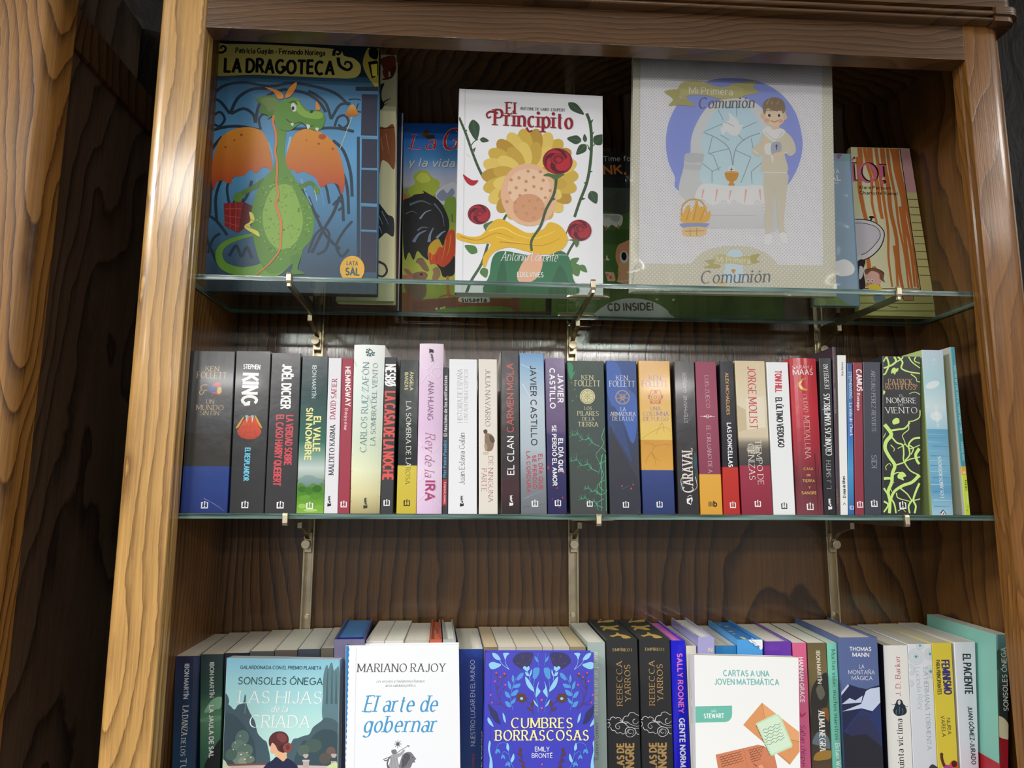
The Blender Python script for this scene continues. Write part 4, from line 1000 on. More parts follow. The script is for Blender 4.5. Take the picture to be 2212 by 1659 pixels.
spine_book('paperback_book', 'black paperback with an ornate white title near the foot of the spine', 'M', ((593.94, 0.3), (619.54, 0.3), (619.46, 190.56), (593.33, 190.56), 33), 126, (0, 0), '#373538', '''e|#2f5a5e|22.71,65.38,2.25,11.04,0.42
e|#2f5054|24.26,48.93,2.25,9.6,0.36
e|#3c4c4e|4.86,33.81,2.79,5.45,0.3
t|STEPHANIE GARBER|14.65,112.17,14.43,176.28|4.28|#c4c0c0|s1
t|CARAVAL|18.87,26.27,19.05,82.46|12.93|#ecdfda|r3
L|#ecdfda|0.83,0.28|6.13,29.74 3.67,40.61 6.64,46.08 12.33,48.85
L|#ecdfda|0.83,0.28|22.06,46.18 23.74,33.91 18.66,28.44
p|#f4f4f4|10.25,18.91 17.29,20.97 17.74,17.59 15.3,11.5 10.49,13.51
t|4|12.03,13.51,16.19,12.99|5.17|#2a282a|s4
L|#f4f4f4|0.55|11.43,20.95 14.57,23.27 17.04,21.92''', finish='gloss')
spine_book('paperback_book', 'wine red paperback with an orange base strip', 'M', ((621.33, 0.3), (648.85, 0.3), (647.4, 190.72), (620.89, 190.72), 33), 126, (0, 0), '0:#97405a .3:#9a4660 .74:#8a3850 .745:#e3aa3e 1:#e0a236', '''t|LUIS ZUECO|10.73,172.64,11.53,131.53|4.88|#f0dede|r1
l|#f0dede|0.42|3.61,121.03 22.12,120.96
o|#f0dede|12.86,121,1.98,0.57
P|#f0dede|7.16,120.93 9.76,121.94 10.3,120.97 9.69,119.98
P|#f0dede|15.71,121.03 16.32,122.02 18.56,121.06 16.24,120.05
t|EL CIRUJANO DE A|10.86,109.07,11.41,50.66|4.82|#f0dede|r1
l|#1c1a18|0.96|10.83,15.64 10.61,9.82
l|#1c1a18|0.96|12.65,15.65 12.43,9.83
l|#1c1a18|0.96|14.47,15.65 14.25,9.83
t|b|15.8,10.11,20.82,9.86|6.25|#1c1a18|s4''')
spine_book('paperback_book', 'narrow black paperback with a red base strip', 'M', ((650.22, 0.3), (670.99, 0.3), (669.7, 191.73), (652.34, 191.73), 33), 126, (0, 0), '0:#2c2c32 .3:#2e2e33 .695:#2b2a30 .7:#c8382f 1:#bc322c', '''t|ALEX MICHAELIDES|8.76,176.76,8.61,123.38|3.74|#dca868|s3
t|LAS DONCELLAS|8.48,113.27,8.49,57.97|4.84|#f6f6f6|s4
D|#ffffff|11.78,11.69,7.45''', finish='gloss')
spine_book('paperback_book', 'sepia paperback with big red lettering over a crimson lower third', 'M', ((673.25, 0.3), (711.83, 0.3), (710.69, 192.66), (672.04, 192.66), 33), 126, (0, 0), '0:#dac7a4 .3:#e3d6b9 .5:#d8c9ab .54:#8a8070 .58:#575049 .685:#3d3839 .69:#a02c46 1:#8e2439', '''p|#e8dec6|10.56,144.32 33.78,147.46 34.72,107.89 11.65,104.85
p|#cdbb98|-2.75,135.65 9.93,130.15 9.51,104.83 -1.62,101.92
L|#f4ecd8|0.43,0.14|29.98,188.94 23.83,181.64
e|#aaa090|17.64,79.79,8.56,5.57,0.48
t|JORGE MOLIST|14.73,185.53,14.23,104.88|10.12|#c64458|r3
t|TIEMPO DE|20.5,92.07,21.85,36.23|7.14|#f6f2ec|r2
t|CENIZAS|10.86,87.25,11.08,42.2|7.41|#f6f2ec|r2
D|#ffffff|20.2,13.43,7.75''')
spine_book('paperback_book', 'clean white paperback with condensed red and black capitals, left of the red rounded one', 'M', ((713.05, 0.3), (740.63, 0.3), (741.26, 191.65), (713.23, 191.65), 33), 126, (0, 0), '#eff1f2', '''t|TONI HILL|10.73,180.9,10.1,151.66|7.87|#cc3c4c|s4
t|EL ÚLTIMO VERDUGO|9.82,146.24,10.01,82.85|7.52|#2c2c34|s3
D|#2a2a30|13.77,10.83,7.5''')
spine_book('paperback_book', 'red paperback with a rounded spine and a golden crescent moon', 'M', ((742.61, 0.3), (776.21, 0.3), (777.58, 196.99), (743.02, 196.99), 33), 140, (0, 0), '0:#bb2c36 .35:#c43240 .6:#a5323f .78:#70303a 1:#7e3e47', '''l|#7a2c36|0.76,0.3|1.5,60.81 -0.18,3.26
l|#9a4a54|0.61,0.31|7.82,90.82 5.92,3.28
l|#a05a62|0.61,0.31|30.63,83.5 30.37,3.35
l|#5c2c34|0.76,0.3|25.53,75.94 25.78,3.34
t|SARAH J.|3.27,182.61,29.73,183.33|4.05|#f8e4e0|s1
t|MAAS|3.48,175.02,29.59,175.57|6.53|#f8e4e0|s2
P|#e0a850|19.39,170.62 12.22,168.66 9.09,163.21 11.25,157.08 16.92,154.84 20.59,156.13 14.79,158.66 12.7,163.26 15,167.92
t|CIUDAD|13.68,150.19,14.22,126.94|5.34|#f4e2da|r1
t|MEDIALUNA|13.67,122.67,12.75,68.96|7.16|#f4e2da|r1
t|CASA|9.79,54.91,22.12,55|2.98|#e0b468|s3
t|de|13.06,47.5,18.29,47.54|2.98|#e0b468|s3
t|TIERRA|7.72,40.21,23.4,40.3|2.97|#e0b468|s3
t|y|14.67,33,17.13,33.01|2.96|#e0b468|s3
t|SANGRE|5.94,25.14,24.65,25.23|3.25|#e0b468|s3
D|#ffffff|15.48,10.19,8.39''', finish='gloss', bulge=3.2)
spine_book('paperback_book', 'black paperback with white decorative capitals, next to a thin dark brown book', 'M', ((777.26, 0.3), (792.43, 0.3), (798.35, 197.79), (782.66, 197.79), 33), 126, (0, 0), '#303034', '''t|CRÓNICAS VAMPÍRICAS|14.27,73.13,16.16,152.22|7.83|#f4f4f4|r3
t|DESPERTAR|16.22,158.08,16.03,190.2|5.71|#f4f4f4|r2
t|L. J. SMITH|10.72,31.97,12.01,66.81|5.57|#e8e8e8|r1
K|#f4f4f4|7.93,12.2,12.02''', finish='gloss')
spine_book('paperback_book', 'very thin tall dark brown book rising above the black one on its left', 'M', ((793.03, 0.3), (797.63, 0.3), (805.66, 212.91), (801.37, 212.91), 33), 150, (0, 0), '#4c3b45', '''t|Brujería tomó Alteró|8.22,166.23,9.67,203.65|2.86|#b08a68|r2
t|Mara Rosua Eulasla|7.42,126.98,8.35,158.5|2.21|#c8b8b8|r2
t|caligrama|2.84,11.06,2.94,31.42|2.47|#b88a5a|r2''', side='#43333e')
spine_book('paperback_book', 'thin white book standing between a dark brown and a blue one', 'M', ((798.24, 0.3), (807.76, 0.3), (818.47, 202.08), (807.18, 202.08), 33), 120, (0, 0), '#eff0ed', '''t|Ana Alonso|14.62,174.78,15.5,192.87|2.54|#2c3c44|s3
t|El viaje de Ulises|7.51,20.82,8.07,47.81|3.1|#26262a|s4
l|#333333|0.45|3.71,12.26 5.6,15.21
l|#333333|0.45|5.6,15.21 7.25,12.27
l|#333333|0.45|4.53,13 5.52,14.03''')
spine_book('paperback_book', 'thin blue paperback beside a thin wine red one', 'M', ((808.37, 0.3), (815.76, 0.3), (826.05, 191.91), (819.21, 191.91), 33), 120, (0, 0), '0:#3c5e98 .2:#4c7cb0 .45:#2c6cbc .7:#4c9cd0 1:#2c64a4', '''t|STEPHEN KING|12.18,180.8,10.78,146.09|3.81|#c8dcf0|s2
t|La vida de Chuck|10.07,140.23,8.16,98.08|3.78|#f4f8fc|r4
D|#ffffff|4.45,9.06,4.82''')
spine_book('paperback_book', 'thin wine red paperback between the blue and the slate grey ones', 'M', ((816.99, 0.3), (828.39, 0.3), (839.32, 192.86), (827.37, 192.86), 33), 120, (0, 0), '#933344', '''t|CAMUS|13.78,184.08,13.2,155.18|6.37|#f8f0f0|s4
t|El extranjero|12.76,153.32,11.2,130.83|3.47|#f0d8dc|s4
D|#ffffff|6.88,12.78,7.84''')
spine_book('paperback_book', 'plain slate grey paperback left of the vine-patterned one', 'M', ((829, 0.3), (850.93, 0.3), (863.48, 193.78), (840.32, 193.78), 33), 124, (0, 0), '#3e424f', '''t|ARTURO PÉREZ-REVERTE|21.21,182.5,16.71,102.92|5.07|#ccd0d8|r1
t|SIDI|14.02,74.43,13.13,57.9|6.57|#d4d8e0|r1
D|#ffffff|13.21,14.17,8.16''')
spine_book('paperback_book', 'thick black book covered in pale green vines', 'M', ((851.84, 0.3), (901.03, 0.3), (917.73, 201.99), (867.24, 201.99), 33), 130, (0, 0), '#2d2d30', '''L|#cbee80|2.54,1.59|20.03,201.03 22.44,190.71 17.61,179.67 14.24,177.28
L|#cbee80|2.86,1.91|30.46,201.21 32.36,194.79 24.72,189.17 15.53,185.9
L|#cbee80|2.54,1.59|35.27,201.29 41.13,194.14 38.9,186.26 48.15,181.7 63.37,179.58
L|#cbee80|1.59|32.3,194 39.83,198.06 42.51,201.41
L|#cbee80|1.91,1.27|49.75,201.53 53.99,194.35 63.96,186.65
L|#cbee80|1.59,1.12|59.41,201.69 57.34,195.98 64.48,192.95
L|#cbee80|1.43,0.79|51.1,178.61 57.14,174.01 58.35,169.34 62.46,168.62
L|#cbee80|2.22,1.27|15.54,194.52 19.16,200.08
L|#cbee80|1.1,0.63|61.09,152.26 54,155.27 46.62,152.84
L|#cbee80|1.41,0.94|59.42,132.12 57.69,122.86 49.36,118.16 42.89,116.56 42.15,107.36 33.63,99.65 35.94,89.03 26,82.88
L|#cbee80|4.97,3.73|11,113.15 16.74,105.58 18.64,99.51 11.76,91.85 9.5,82.74 14.19,72.2 20.43,61.71 16.49,51.18 14.9,40.71 9.31,28.77 10.74,16.91 8.83,2.14
L|#cbee80|2.48,1.86|19.1,105.61 29.49,107.24 37.52,108.85 44.41,115.81
L|#cbee80|2.17,1.55|17.85,99.5 25.02,90.45 32.66,87.48 33.39,76.88 32.67,67.82 39.56,55.83 50.06,49.89 52.32,46.91
L|#cbee80|2.49,1.55|56.48,96.82 47.49,95.21 40.55,87.55 41.14,75.43 34.24,67.83
L|#cbee80|4.03,3.1|54.39,83.12 49.02,75.5 49.98,67.95 52.75,63.44
L|#cbee80|1.86,1.24|40.55,87.55 46.49,83.05 42.72,75.45
L|#cbee80|1.55,0.93|35.94,89.03 41.76,83.01 48.19,84.58 55.72,87.68
L|#cbee80|1.84,1.23|20.43,61.71 30.86,64.79 40.66,69.39 54.45,72.51
L|#cbee80|3.66,2.44|4.94,45.13 13.68,45.18 14.9,40.71
L|#cbee80|3.99,3.07|51.63,49.9 41.47,40.86 28.6,36.31 17.1,28.81 11.63,18.4
L|#cbee80|1.83,1.22|25.24,33.31 34.01,25.91 39.65,18.51 50.08,20.04
L|#cbee80|1.52,0.91|20.1,27.33 21.19,21.4 30.3,18.47 36.41,17.01
L|#cbee80|2.43,1.83|4.05,33.2 10.41,22.84 15.95,13.97 17.36,2.17
L|#cbee80|2.42,1.82|2.82,16.88 8.07,12.47 1.82,3.6
L|#cbee80|2.76,2.14|50.75,39.41 45.19,28.94 41.21,18.52 43.72,11.12 41.44,2.24
L|#cbee80|2.43,1.83|39.65,18.51 34.38,11.08 35.22,2.22
L|#cbee80|1.53,0.92|17.15,49.69 23.64,52.73 32.92,51.29
L|#cbee80|1.07,0.61|9.01,55.63 8.57,60.13 13.55,63.92 15.67,60.93
L|#cbee80|1.06,0.61|13.98,28.79 12.21,36.22 18.02,40.73
L|#cbee80|0.91,0.61|19.91,5.13 26.3,7.36 29.89,3.68
L|#cbee80|1.24,0.77|16.91,87.34 21.28,82.84 20.2,79.04
L|#cbee80|1.08,0.62|8.17,96.37 11.77,102.49
P|#cbee80|25.96,184.49 29.35,186.89 31.63,185.36 34.89,186.2 33.79,182.26 31.26,180.66 29.42,177.51 27.52,179.82 24.74,179
P|#cbee80|22.16,118.63 26.67,121.74 30.51,120.25 30.47,115.66 26.87,114.09 22.85,113.28 21.45,115.56
P|#cbee80|23.41,49.73 28.4,53.51 32.2,52.03 34.25,48.3 30.21,46.78 30.7,43.04 26.12,44.51 23.11,45.98
P|#cbee80|12.72,157.04 14.99,155.52 13.96,152.41 12.31,151.61
t|PATRICK|20.01,165.06,52.25,165.2|6.89|#d4a878|r2
t|ROTHFUSS|16.01,158.48,56.17,158.41|7.19|#d4a878|r2
L|#d4a878|0.63,0.32|54.63,163.05 57.97,164.66 56.91,161.53
t|EL|33.55,148.79,38.81,148.86|2.96|#f4f4f0|r2
t|NOMBRE|15.94,140.84,55.38,141.03|6.84|#f4f4f0|r2
t|DEL|30.88,137.02,39.14,137.12|2.79|#f4f4f0|r2
t|VIENTO|13.36,127.58,55.9,128.07|7.73|#f4f4f0|r2
D|#ffffff|26.99,12.09,8.8''')
spine_book('paperback_book', 'tall pale blue paperback picturing the sea, leaning right beside a lime green flap', 'M', ((916.66, 0.3), (943.86, 0.3), (949.18, 210.92), (920.19, 210.92), 33), 150, (0, 0), '0:#bccfdb .2:#aad2da .35:#ccdfe4 .485:#a4ccdc .49:#62a2c4 .7:#7cb4d0 .85:#5e9ec4 1:#a0c8d8', '''l|#8cc0d6|0.93,0.31|-2.89,101.45 24.87,101.11
l|#5090b4|0.78,0.31|1.96,96.92 28.12,96.55
l|#94c8dc|0.93,0.31|-1.19,91.56 20.17,91.14
l|#4c8cb2|0.93,0.31|6.75,86.3 29.71,85.89
l|#8cc0d8|1.08,0.31|-1.84,80.15 25.03,79.77
l|#4a8ab0|0.93,0.31|3.65,74.14 28.14,73.72
l|#98c8dc|1.08,0.31|-0.97,68.05 23.48,67.63
l|#4c8cb4|1.08,0.31|2.3,62.04 29.9,61.63
l|#9cccdc|1.23,0.31|-0.08,54.49 25.11,54.05
l|#4686ae|1.08,0.31|4,47.01 28.38,46.55
l|#a4d0e0|1.38,0.31|0.87,38 28.35,37.55
l|#4a8ab2|1.22,0.31|3.24,29.05 26.76,28.56
l|#a8d4e0|1.37,0.31|1.87,18.62 28.48,18.13
l|#5c9cc0|1.37,0.3|2.64,11.2 23.73,10.68
e|#dce8ea|14,164.95,9.92,4.57,19.66
e|#d8e6ea|15.31,124.65,7.99,6.2,0.65
t|71|15.71,196.04,19.91,196.11|3.17|#f4f8fa|s4
t|17|16.27,191.32,19.17,191.37|2.53|#f4f8fa|s3
t|GEMA BAQUÉ|18.2,110.23,18.28,140.44|3.86|#f4f8fa|r3
t|LOS AÑOS ROBADOS|16.71,21.66,17.23,73.94|4.44|#f4f8fa|r3
p|#20304c|9.68,2.34 14.17,7.09 18.31,0.88
p|#f4f4f4|10.83,1.16 14.19,5.61 17.06,0.88
p|#c03030|12.86,1.16 14.5,3.83 15.51,1.02''', side='0:#c2d690 .8:#bccf88 1:#aac07a', finish='satin')
spine_book('paperback_book', 'thin teal book with lime green foot, rightmost on the middle shelf', 'M', ((959.45, 0.3), (966.37, 0.3), (965.17, 215.68), (959.31, 215.68), 33), 150, (0, 0), '0:#43a0b0 .715:#3f98a8 .72:#e6b03e .765:#e6b03e .77:#cbe246 1:#c4dc3e', '''t|DALÍ: «UNA NARIZ PUEDE SER UN SILLÓN»|5.09,103.48,4.37,191.81|2.44|#f0f8f8|r3
t|Zamir Bechara|4.82,68.11,4.34,91.99|2.41|#e8f4f4|r3
t|B|4.75,52.09,4.37,54.8|2.26|#ffffff|s4
t|carena|4.97,30.76,5.26,43.96|2.86|#4a5a1c|s3
t|ediciones|5.31,14.33,5.07,28.51|2.23|#f4f8d8|s2
l|#6a7a2c|0.46|3.08,10.61 5.28,10.61
t|h|4.19,5.71,3.73,7.49|1.93|#4a5a1c|s3''', side='#cfcfc6')
spine_book('paperback_book', 'dark navy paperback, first on the left of the bottom row', 'B', ((-9.27, -394.7), (17.09, -394.7), (11.12, -174.28), (-18.4, -174.28), 95), 136, (-9, -9), '0:#2c2f4c .3:#28405f .6:#2b4d6e .8:#33506f 1:#2a3048', '''l|#3c4460|5.75,4.6|15.67,219.42 20.48,92.41
t|IBON MARTÍN|3.34,211.57,4.39,170.98|4.87|#dce0e4|s3
t|LA DANZA|4.27,163.16,4.7,128.53|6.69|#e8e4dc|r3
t|DE LOS|4.86,126.32,5.66,105.66|5.26|#e8e4dc|r3
t|TULIPANES|5.82,103.47,7.85,39.62|6.82|#e8e4dc|r3''', page='#cfc6b6')
spine_book('paperback_book', 'dark green misty paperback, second from the left in the bottom row', 'B', ((25.08, -394.7), (45.39, -394.7), (39.47, -172.38), (11.52, -172.38), 95), 136, (-9, -9), '0:#29393c .2:#305348 .33:#5d8d6c .5:#3e6e58 .7:#274a42 .72:#1f2628 1:#18191b', '''P|#88b894|3.82,169.45 15.18,172.68 14.82,160.35 8.03,158.2 -4.44,155.01
P|#6a9c78|-7.44,148.37 14.24,151.42 14.6,145.84 -5.99,143.91
P|#1d2426|-0.19,92.17 11.8,118.19 18.4,122.5 19.23,91.83
t|IBON MARTÍN|-1.27,213,0.87,172.18|4.65|#dce4de|s3
t|LA JAULA DE SAL|1.23,163.32,4.99,103.35|4.83|#f8f8f4|s4''', page='#cfc6b6')
spine_book('paperback_book', 'black paperback mostly hidden behind the teal face-out novel with a woman', 'B', ((52.04, -394.7), (81.73, -394.7), (70.06, -171.14), (39.87, -171.14), 95), 136, (-9, -9), '#1b1b1e', '''''', page='#d2cabb')
spine_book('paperback_book', 'pale page block behind the teal novel, fourth book from the bottom left', 'B', ((82.59, -394.7), (110.43, -394.7), (100.04, -169.34), (70.46, -169.34), 95), 136, (-9, -9), '#4c4a46', '''''', page='#d8d0bf')
spine_book('paperback_book', 'pale page block behind the teal novel, fifth book from the bottom left', 'B', ((111.59, -394.7), (138.27, -394.7), (128.22, -168.2), (100.44, -168.2), 95), 136, (-9, -9), '#5a5048', '''''', page='#dcd5c6')
spine_book('paperback_book', 'pale page block behind the teal novel, sixth book from the bottom left', 'B', ((139.26, -394.7), (165.36, -394.7), (156.04, -167.28), (128.62, -167.28), 95), 136, (-9, -9), '#3c4450', '''''', page='#dfd8ca')
spine_book('paperback_book', 'narrow pale book squeezed against the left of the blue-topped hardcover', 'B', ((166.21, -394.7), (182.73, -394.7), (172.65, -166.31), (156.46, -166.31), 95), 136, (-9, -9), '#6a6458', '''''', page='#d8d0c2')
spine_book('hardcover_book', 'grey-violet hardcover with blue page tops, behind the gap between two displayed novels', 'B', ((184.02, -394.7), (219.76, -394.7), (211.51, -153.66), (174.36, -153.66), 84), 146, (-9, -9), '#77718f', '''''', topops='''p|#2a3aa0|-4.12,22.8 31.33,26.32 33.41,11.97 -2.2,9.78
l|#86aed6|0.92|-7.74,107.91 19.95,114.18
l|#86aed6|0.91|-3.92,97.16 19.15,101.3''', kind='hb', page='#5583b8', side='#4a4e8a')
spine_book('paperback_book', 'white-paged book right of the blue-topped hardcover in the bottom row', 'B', ((220.16, -394.7), (242.35, -394.7), (234.91, -157.13), (211.91, -157.13), 92), 136, (0, 0), '#d8d4cc', '''''', page='#d6cfc0')
spine_book('paperback_book', 'white-paged book behind the middle of the white face-out biography', 'B', ((242.93, -394.7), (265.09, -394.7), (258.58, -157.08), (235.51, -157.08), 92), 136, (0, 0), '#dcd8d0', '''''', page='#dad4c6')
spine_book('paperback_book', 'low pale book behind the white biography, left of the orange page block', 'B', ((265.52, -394.7), (295.41, -394.7), (290.17, -158.13), (259.06, -158.13), 95), 120, (0, -4.07), '#c9c4b8', '''''', page='#cfc9bb')
spine_book('hardcover_book', 'small hardcover with orange page tops behind the white biography', 'B', ((296.4, -394.7), (311.24, -394.7), (306.2, -155.66), (290.74, -155.66), 90), 136, (-4.25, -7.37), '#b85a44', '''''', topops='''L|#5a5a90|2.4,0.9|1.96,80.48 5.2,66.85 4.79,47.28
L|#5a5a90|2.01,0.86|7.06,53.64 10.14,40.74 6.89,28.41
L|#e0a080|1.78,0.89|-0.34,73.76 2.24,47.37 2.19,22.48''', kind='hb', page='#c86a48')
spine_book('hardcover_book', 'thin grey hardcover next to the orange page block', 'B', ((312.41, -394.7), (327.98, -394.7), (323.64, -155.79), (307.41, -155.79), 90), 136, (-6.36, -7.11), '#a8aaa4', '''''', kind='hb', page='#d8d5cc')
spine_book('paperback_book', 'deep blue paperback with thin white capitals between two face-out books', 'B', ((332.81, -394.7), (359.41, -394.7), (357.9, -168.95), (327.66, -168.95), 95), 136, (-7.6, -4.86), '0:#213f96 .35:#1f3d88 .6:#2a4d8c .8:#5a7098 1:#7888a4', '''t|NUESTRO LUGAR EN EL MUNDO|16.27,111.87,14.26,213.11|5.31|#d4dcec|s1
t|Quilombo|16,77.41,15.67,102.89|3.82|#b04a58|s2''', page='#d8d2c4')
spine_book('paperback_book', 'narrow book with tan pages behind the blue floral hardcover', 'B', ((360.94, -394.7), (378.05, -394.7), (376.26, -166.81), (358.47, -166.81), 95), 136, (-5.02, -5.71), '#8a7a60', '''''', page='#cbb897')
spine_book('paperback_book', 'cream-paged book next to the tan pages behind the blue floral hardcover', 'B', ((378.45, -394.7), (399.96, -394.7), (399.02, -166.98), (376.66, -166.98), 95), 136, (-5.69, -5.18), '#c8c0b0', '''''', page='#d4ccbc')
spine_book('paperback_book', 'widest cream page block behind the blue floral hardcover', 'B', ((400.36, -394.7), (432.26, -394.7), (432.59, -167.21), (399.42, -167.21), 95), 136, (-5.18, -4.07), '#c0b8a6', '''''', page='#d2c8b4')
spine_book('paperback_book', 'slim cream page block behind the right half of the blue floral hardcover', 'B', ((432.66, -394.7), (445.06, -394.7), (445.88, -167.16), (432.99, -167.16), 95), 136, (-4.04, -2.24), '#c8c0b0', '''''', page='#d4cdbe')
spine_book('paperback_book', 'cream page block second before the pale green paperback', 'B', ((445.54, -394.7), (465.44, -394.7), (467.06, -167.3), (446.38, -167.3), 95), 136, (-2.16, 0.36), '#c8c2b4', '''''', page='#d2cbbc')
spine_book('paperback_book', 'tan page block touching the pale green paperback', 'B', ((465.92, -394.7), (485.28, -394.7), (487.68, -167.24), (467.56, -167.24), 95), 136, (0.42, -2.89), '#9a8a70', '''''', page='#cab996')
spine_book('paperback_book', 'tall pale grey-green paperback with white and dark lettering reading upward', 'B', ((491.23, -394.7), (513.65, -394.7), (512.42, -162.1), (489.97, -162.1), 95), 136, (-4.78, -0.7), '0:#a9b9b3 1:#9fafa9', '''t|Historia de un piano|10.82,146.52,11.05,221.59|5.19|#f2f4f0|r3
t|Ramon Gener|10.85,92.89,11.2,137.78|5.14|#454d4f|r2''', page='#d9d4c8', side='#a3b0a6')
spine_book('paperback_book', 'thick black paperback with gold lettering and black page tops, left one of two alike', 'B', ((514.05, -394.7), (556.14, -394.7), (553.91, -158.43), (514.06, -158.43), 95), 138, (-0.7, 0.46), '#2e2e2f', '''t|EMPÍREO I|8.03,222.13,32.53,221.69|3.31|#c0a468|r4
t|REBECCA|19.32,156.27,19.43,210.23|6.95|#c09a60|r3
t|YARROS|29.82,161.47,29.71,205.89|7.21|#c09a60|r3
L|#e8e8ea|0.83,0.48|-0.68,140.38 3.25,139.75 3.9,142.04 7.61,143.15 10.66,141.38 11.91,142.51 15.6,141.88 18.02,138.97 19.21,136.66
L|#e8e8ea|0.83,0.48|19.21,136.66 19.91,141.25 23.05,144.09 26.13,144.05 28.05,147.48 33.01,148 36.68,145.64 39.75,144.67
L|#e8e8ea|0.83,0.48|0.11,135.77 1.97,136.9 3.16,134.01 1.27,131.17 0.05,131.76
L|#e8e8ea|0.83,0.47|3.73,131.13 5.51,127.67 9.19,127.04 11.6,124.14 16.53,124.64 18.95,122.89 22.05,123.99
L|#e8e8ea|0.83,0.36|19.21,136.66 14.27,136.15 10.54,133.9 10.48,130.46 13.53,128.93 15.41,130.97 13.6,133.06
L|#e8e8ea|0.71,0.36|19.21,136.66 24.77,137.15 29.03,134.22 36.38,131.81 39.85,132.34
L|#e8e8ea|0.71,0.36|15.55,139.01 21.65,135.47 26.5,131.38 33.87,129.55 39.79,129.47
L|#e8e8ea|0.84,0.36|34.71,140.47 32.2,138.78 32.75,135.31 36.44,134.69 39.59,137.52
L|#e8e8ea|0.83,0.36|19.21,136.66 22.88,135.45 25.11,136 24.77,137.15
L|#e8e8ea|0.83,0.47|22.05,123.99 22.75,128.56 27.11,130.8 32.63,129.57 35.64,126.08 33.7,121.52 28.73,119.31 24.44,120.52 22.05,123.99
L|#e8e8ea|0.59,0.36|30.05,123.87 27.58,123.33 25.77,125.65 28.28,127.91 31.97,127.28 32.77,124.4 31.25,122.13
L|#e8e8ea|0.59,0.36|23.87,122.82 24.94,126.81 28.31,129.06
L|#e8e8ea|0.71,0.48|35.62,124.93 37.42,122.61 39.63,122.35
t|ALAS DE|19.76,74.05,19.75,112.59|8.07|#c09a60|s4
t|SANGRE|31.83,67.08,32.28,112.63|9.55|#c09a60|s4''', topops='''P|#d8b060|8.69,114.9 12.72,126.08 15.84,133.66 15.27,125.99 20.1,127.36 28.71,134.78 36.18,136.09 35.69,125.31 31.04,117.89 21.86,114.45 16.68,116.87 11.64,112.56
p|#d8b060|15.84,133.66 20.33,147.64 18.41,133.58
P|#d8b060|6.59,83.85 11.72,90.74 17.6,85.58 26.49,88.81 33.16,94.29 34.97,88.52 31.85,81.57 26.13,80.37 26.97,71.35 29.51,61.09 22.84,57.98 17.56,64.88 12.62,67.08 7.89,56.51 6.89,65.25 11.51,75.33 8.12,78.91
P|#d8b060|8.29,21.94 16.84,29.1 23.64,42.86 23.93,31.99 29.41,27.39 34.1,11.23 28.33,5.43 22.46,7.44 22.55,19.58 17.85,21.6 11.5,15.7
p|#d8b060|20.46,34.01 20.65,44.26 23.21,37.73''', page='#3a3c38')
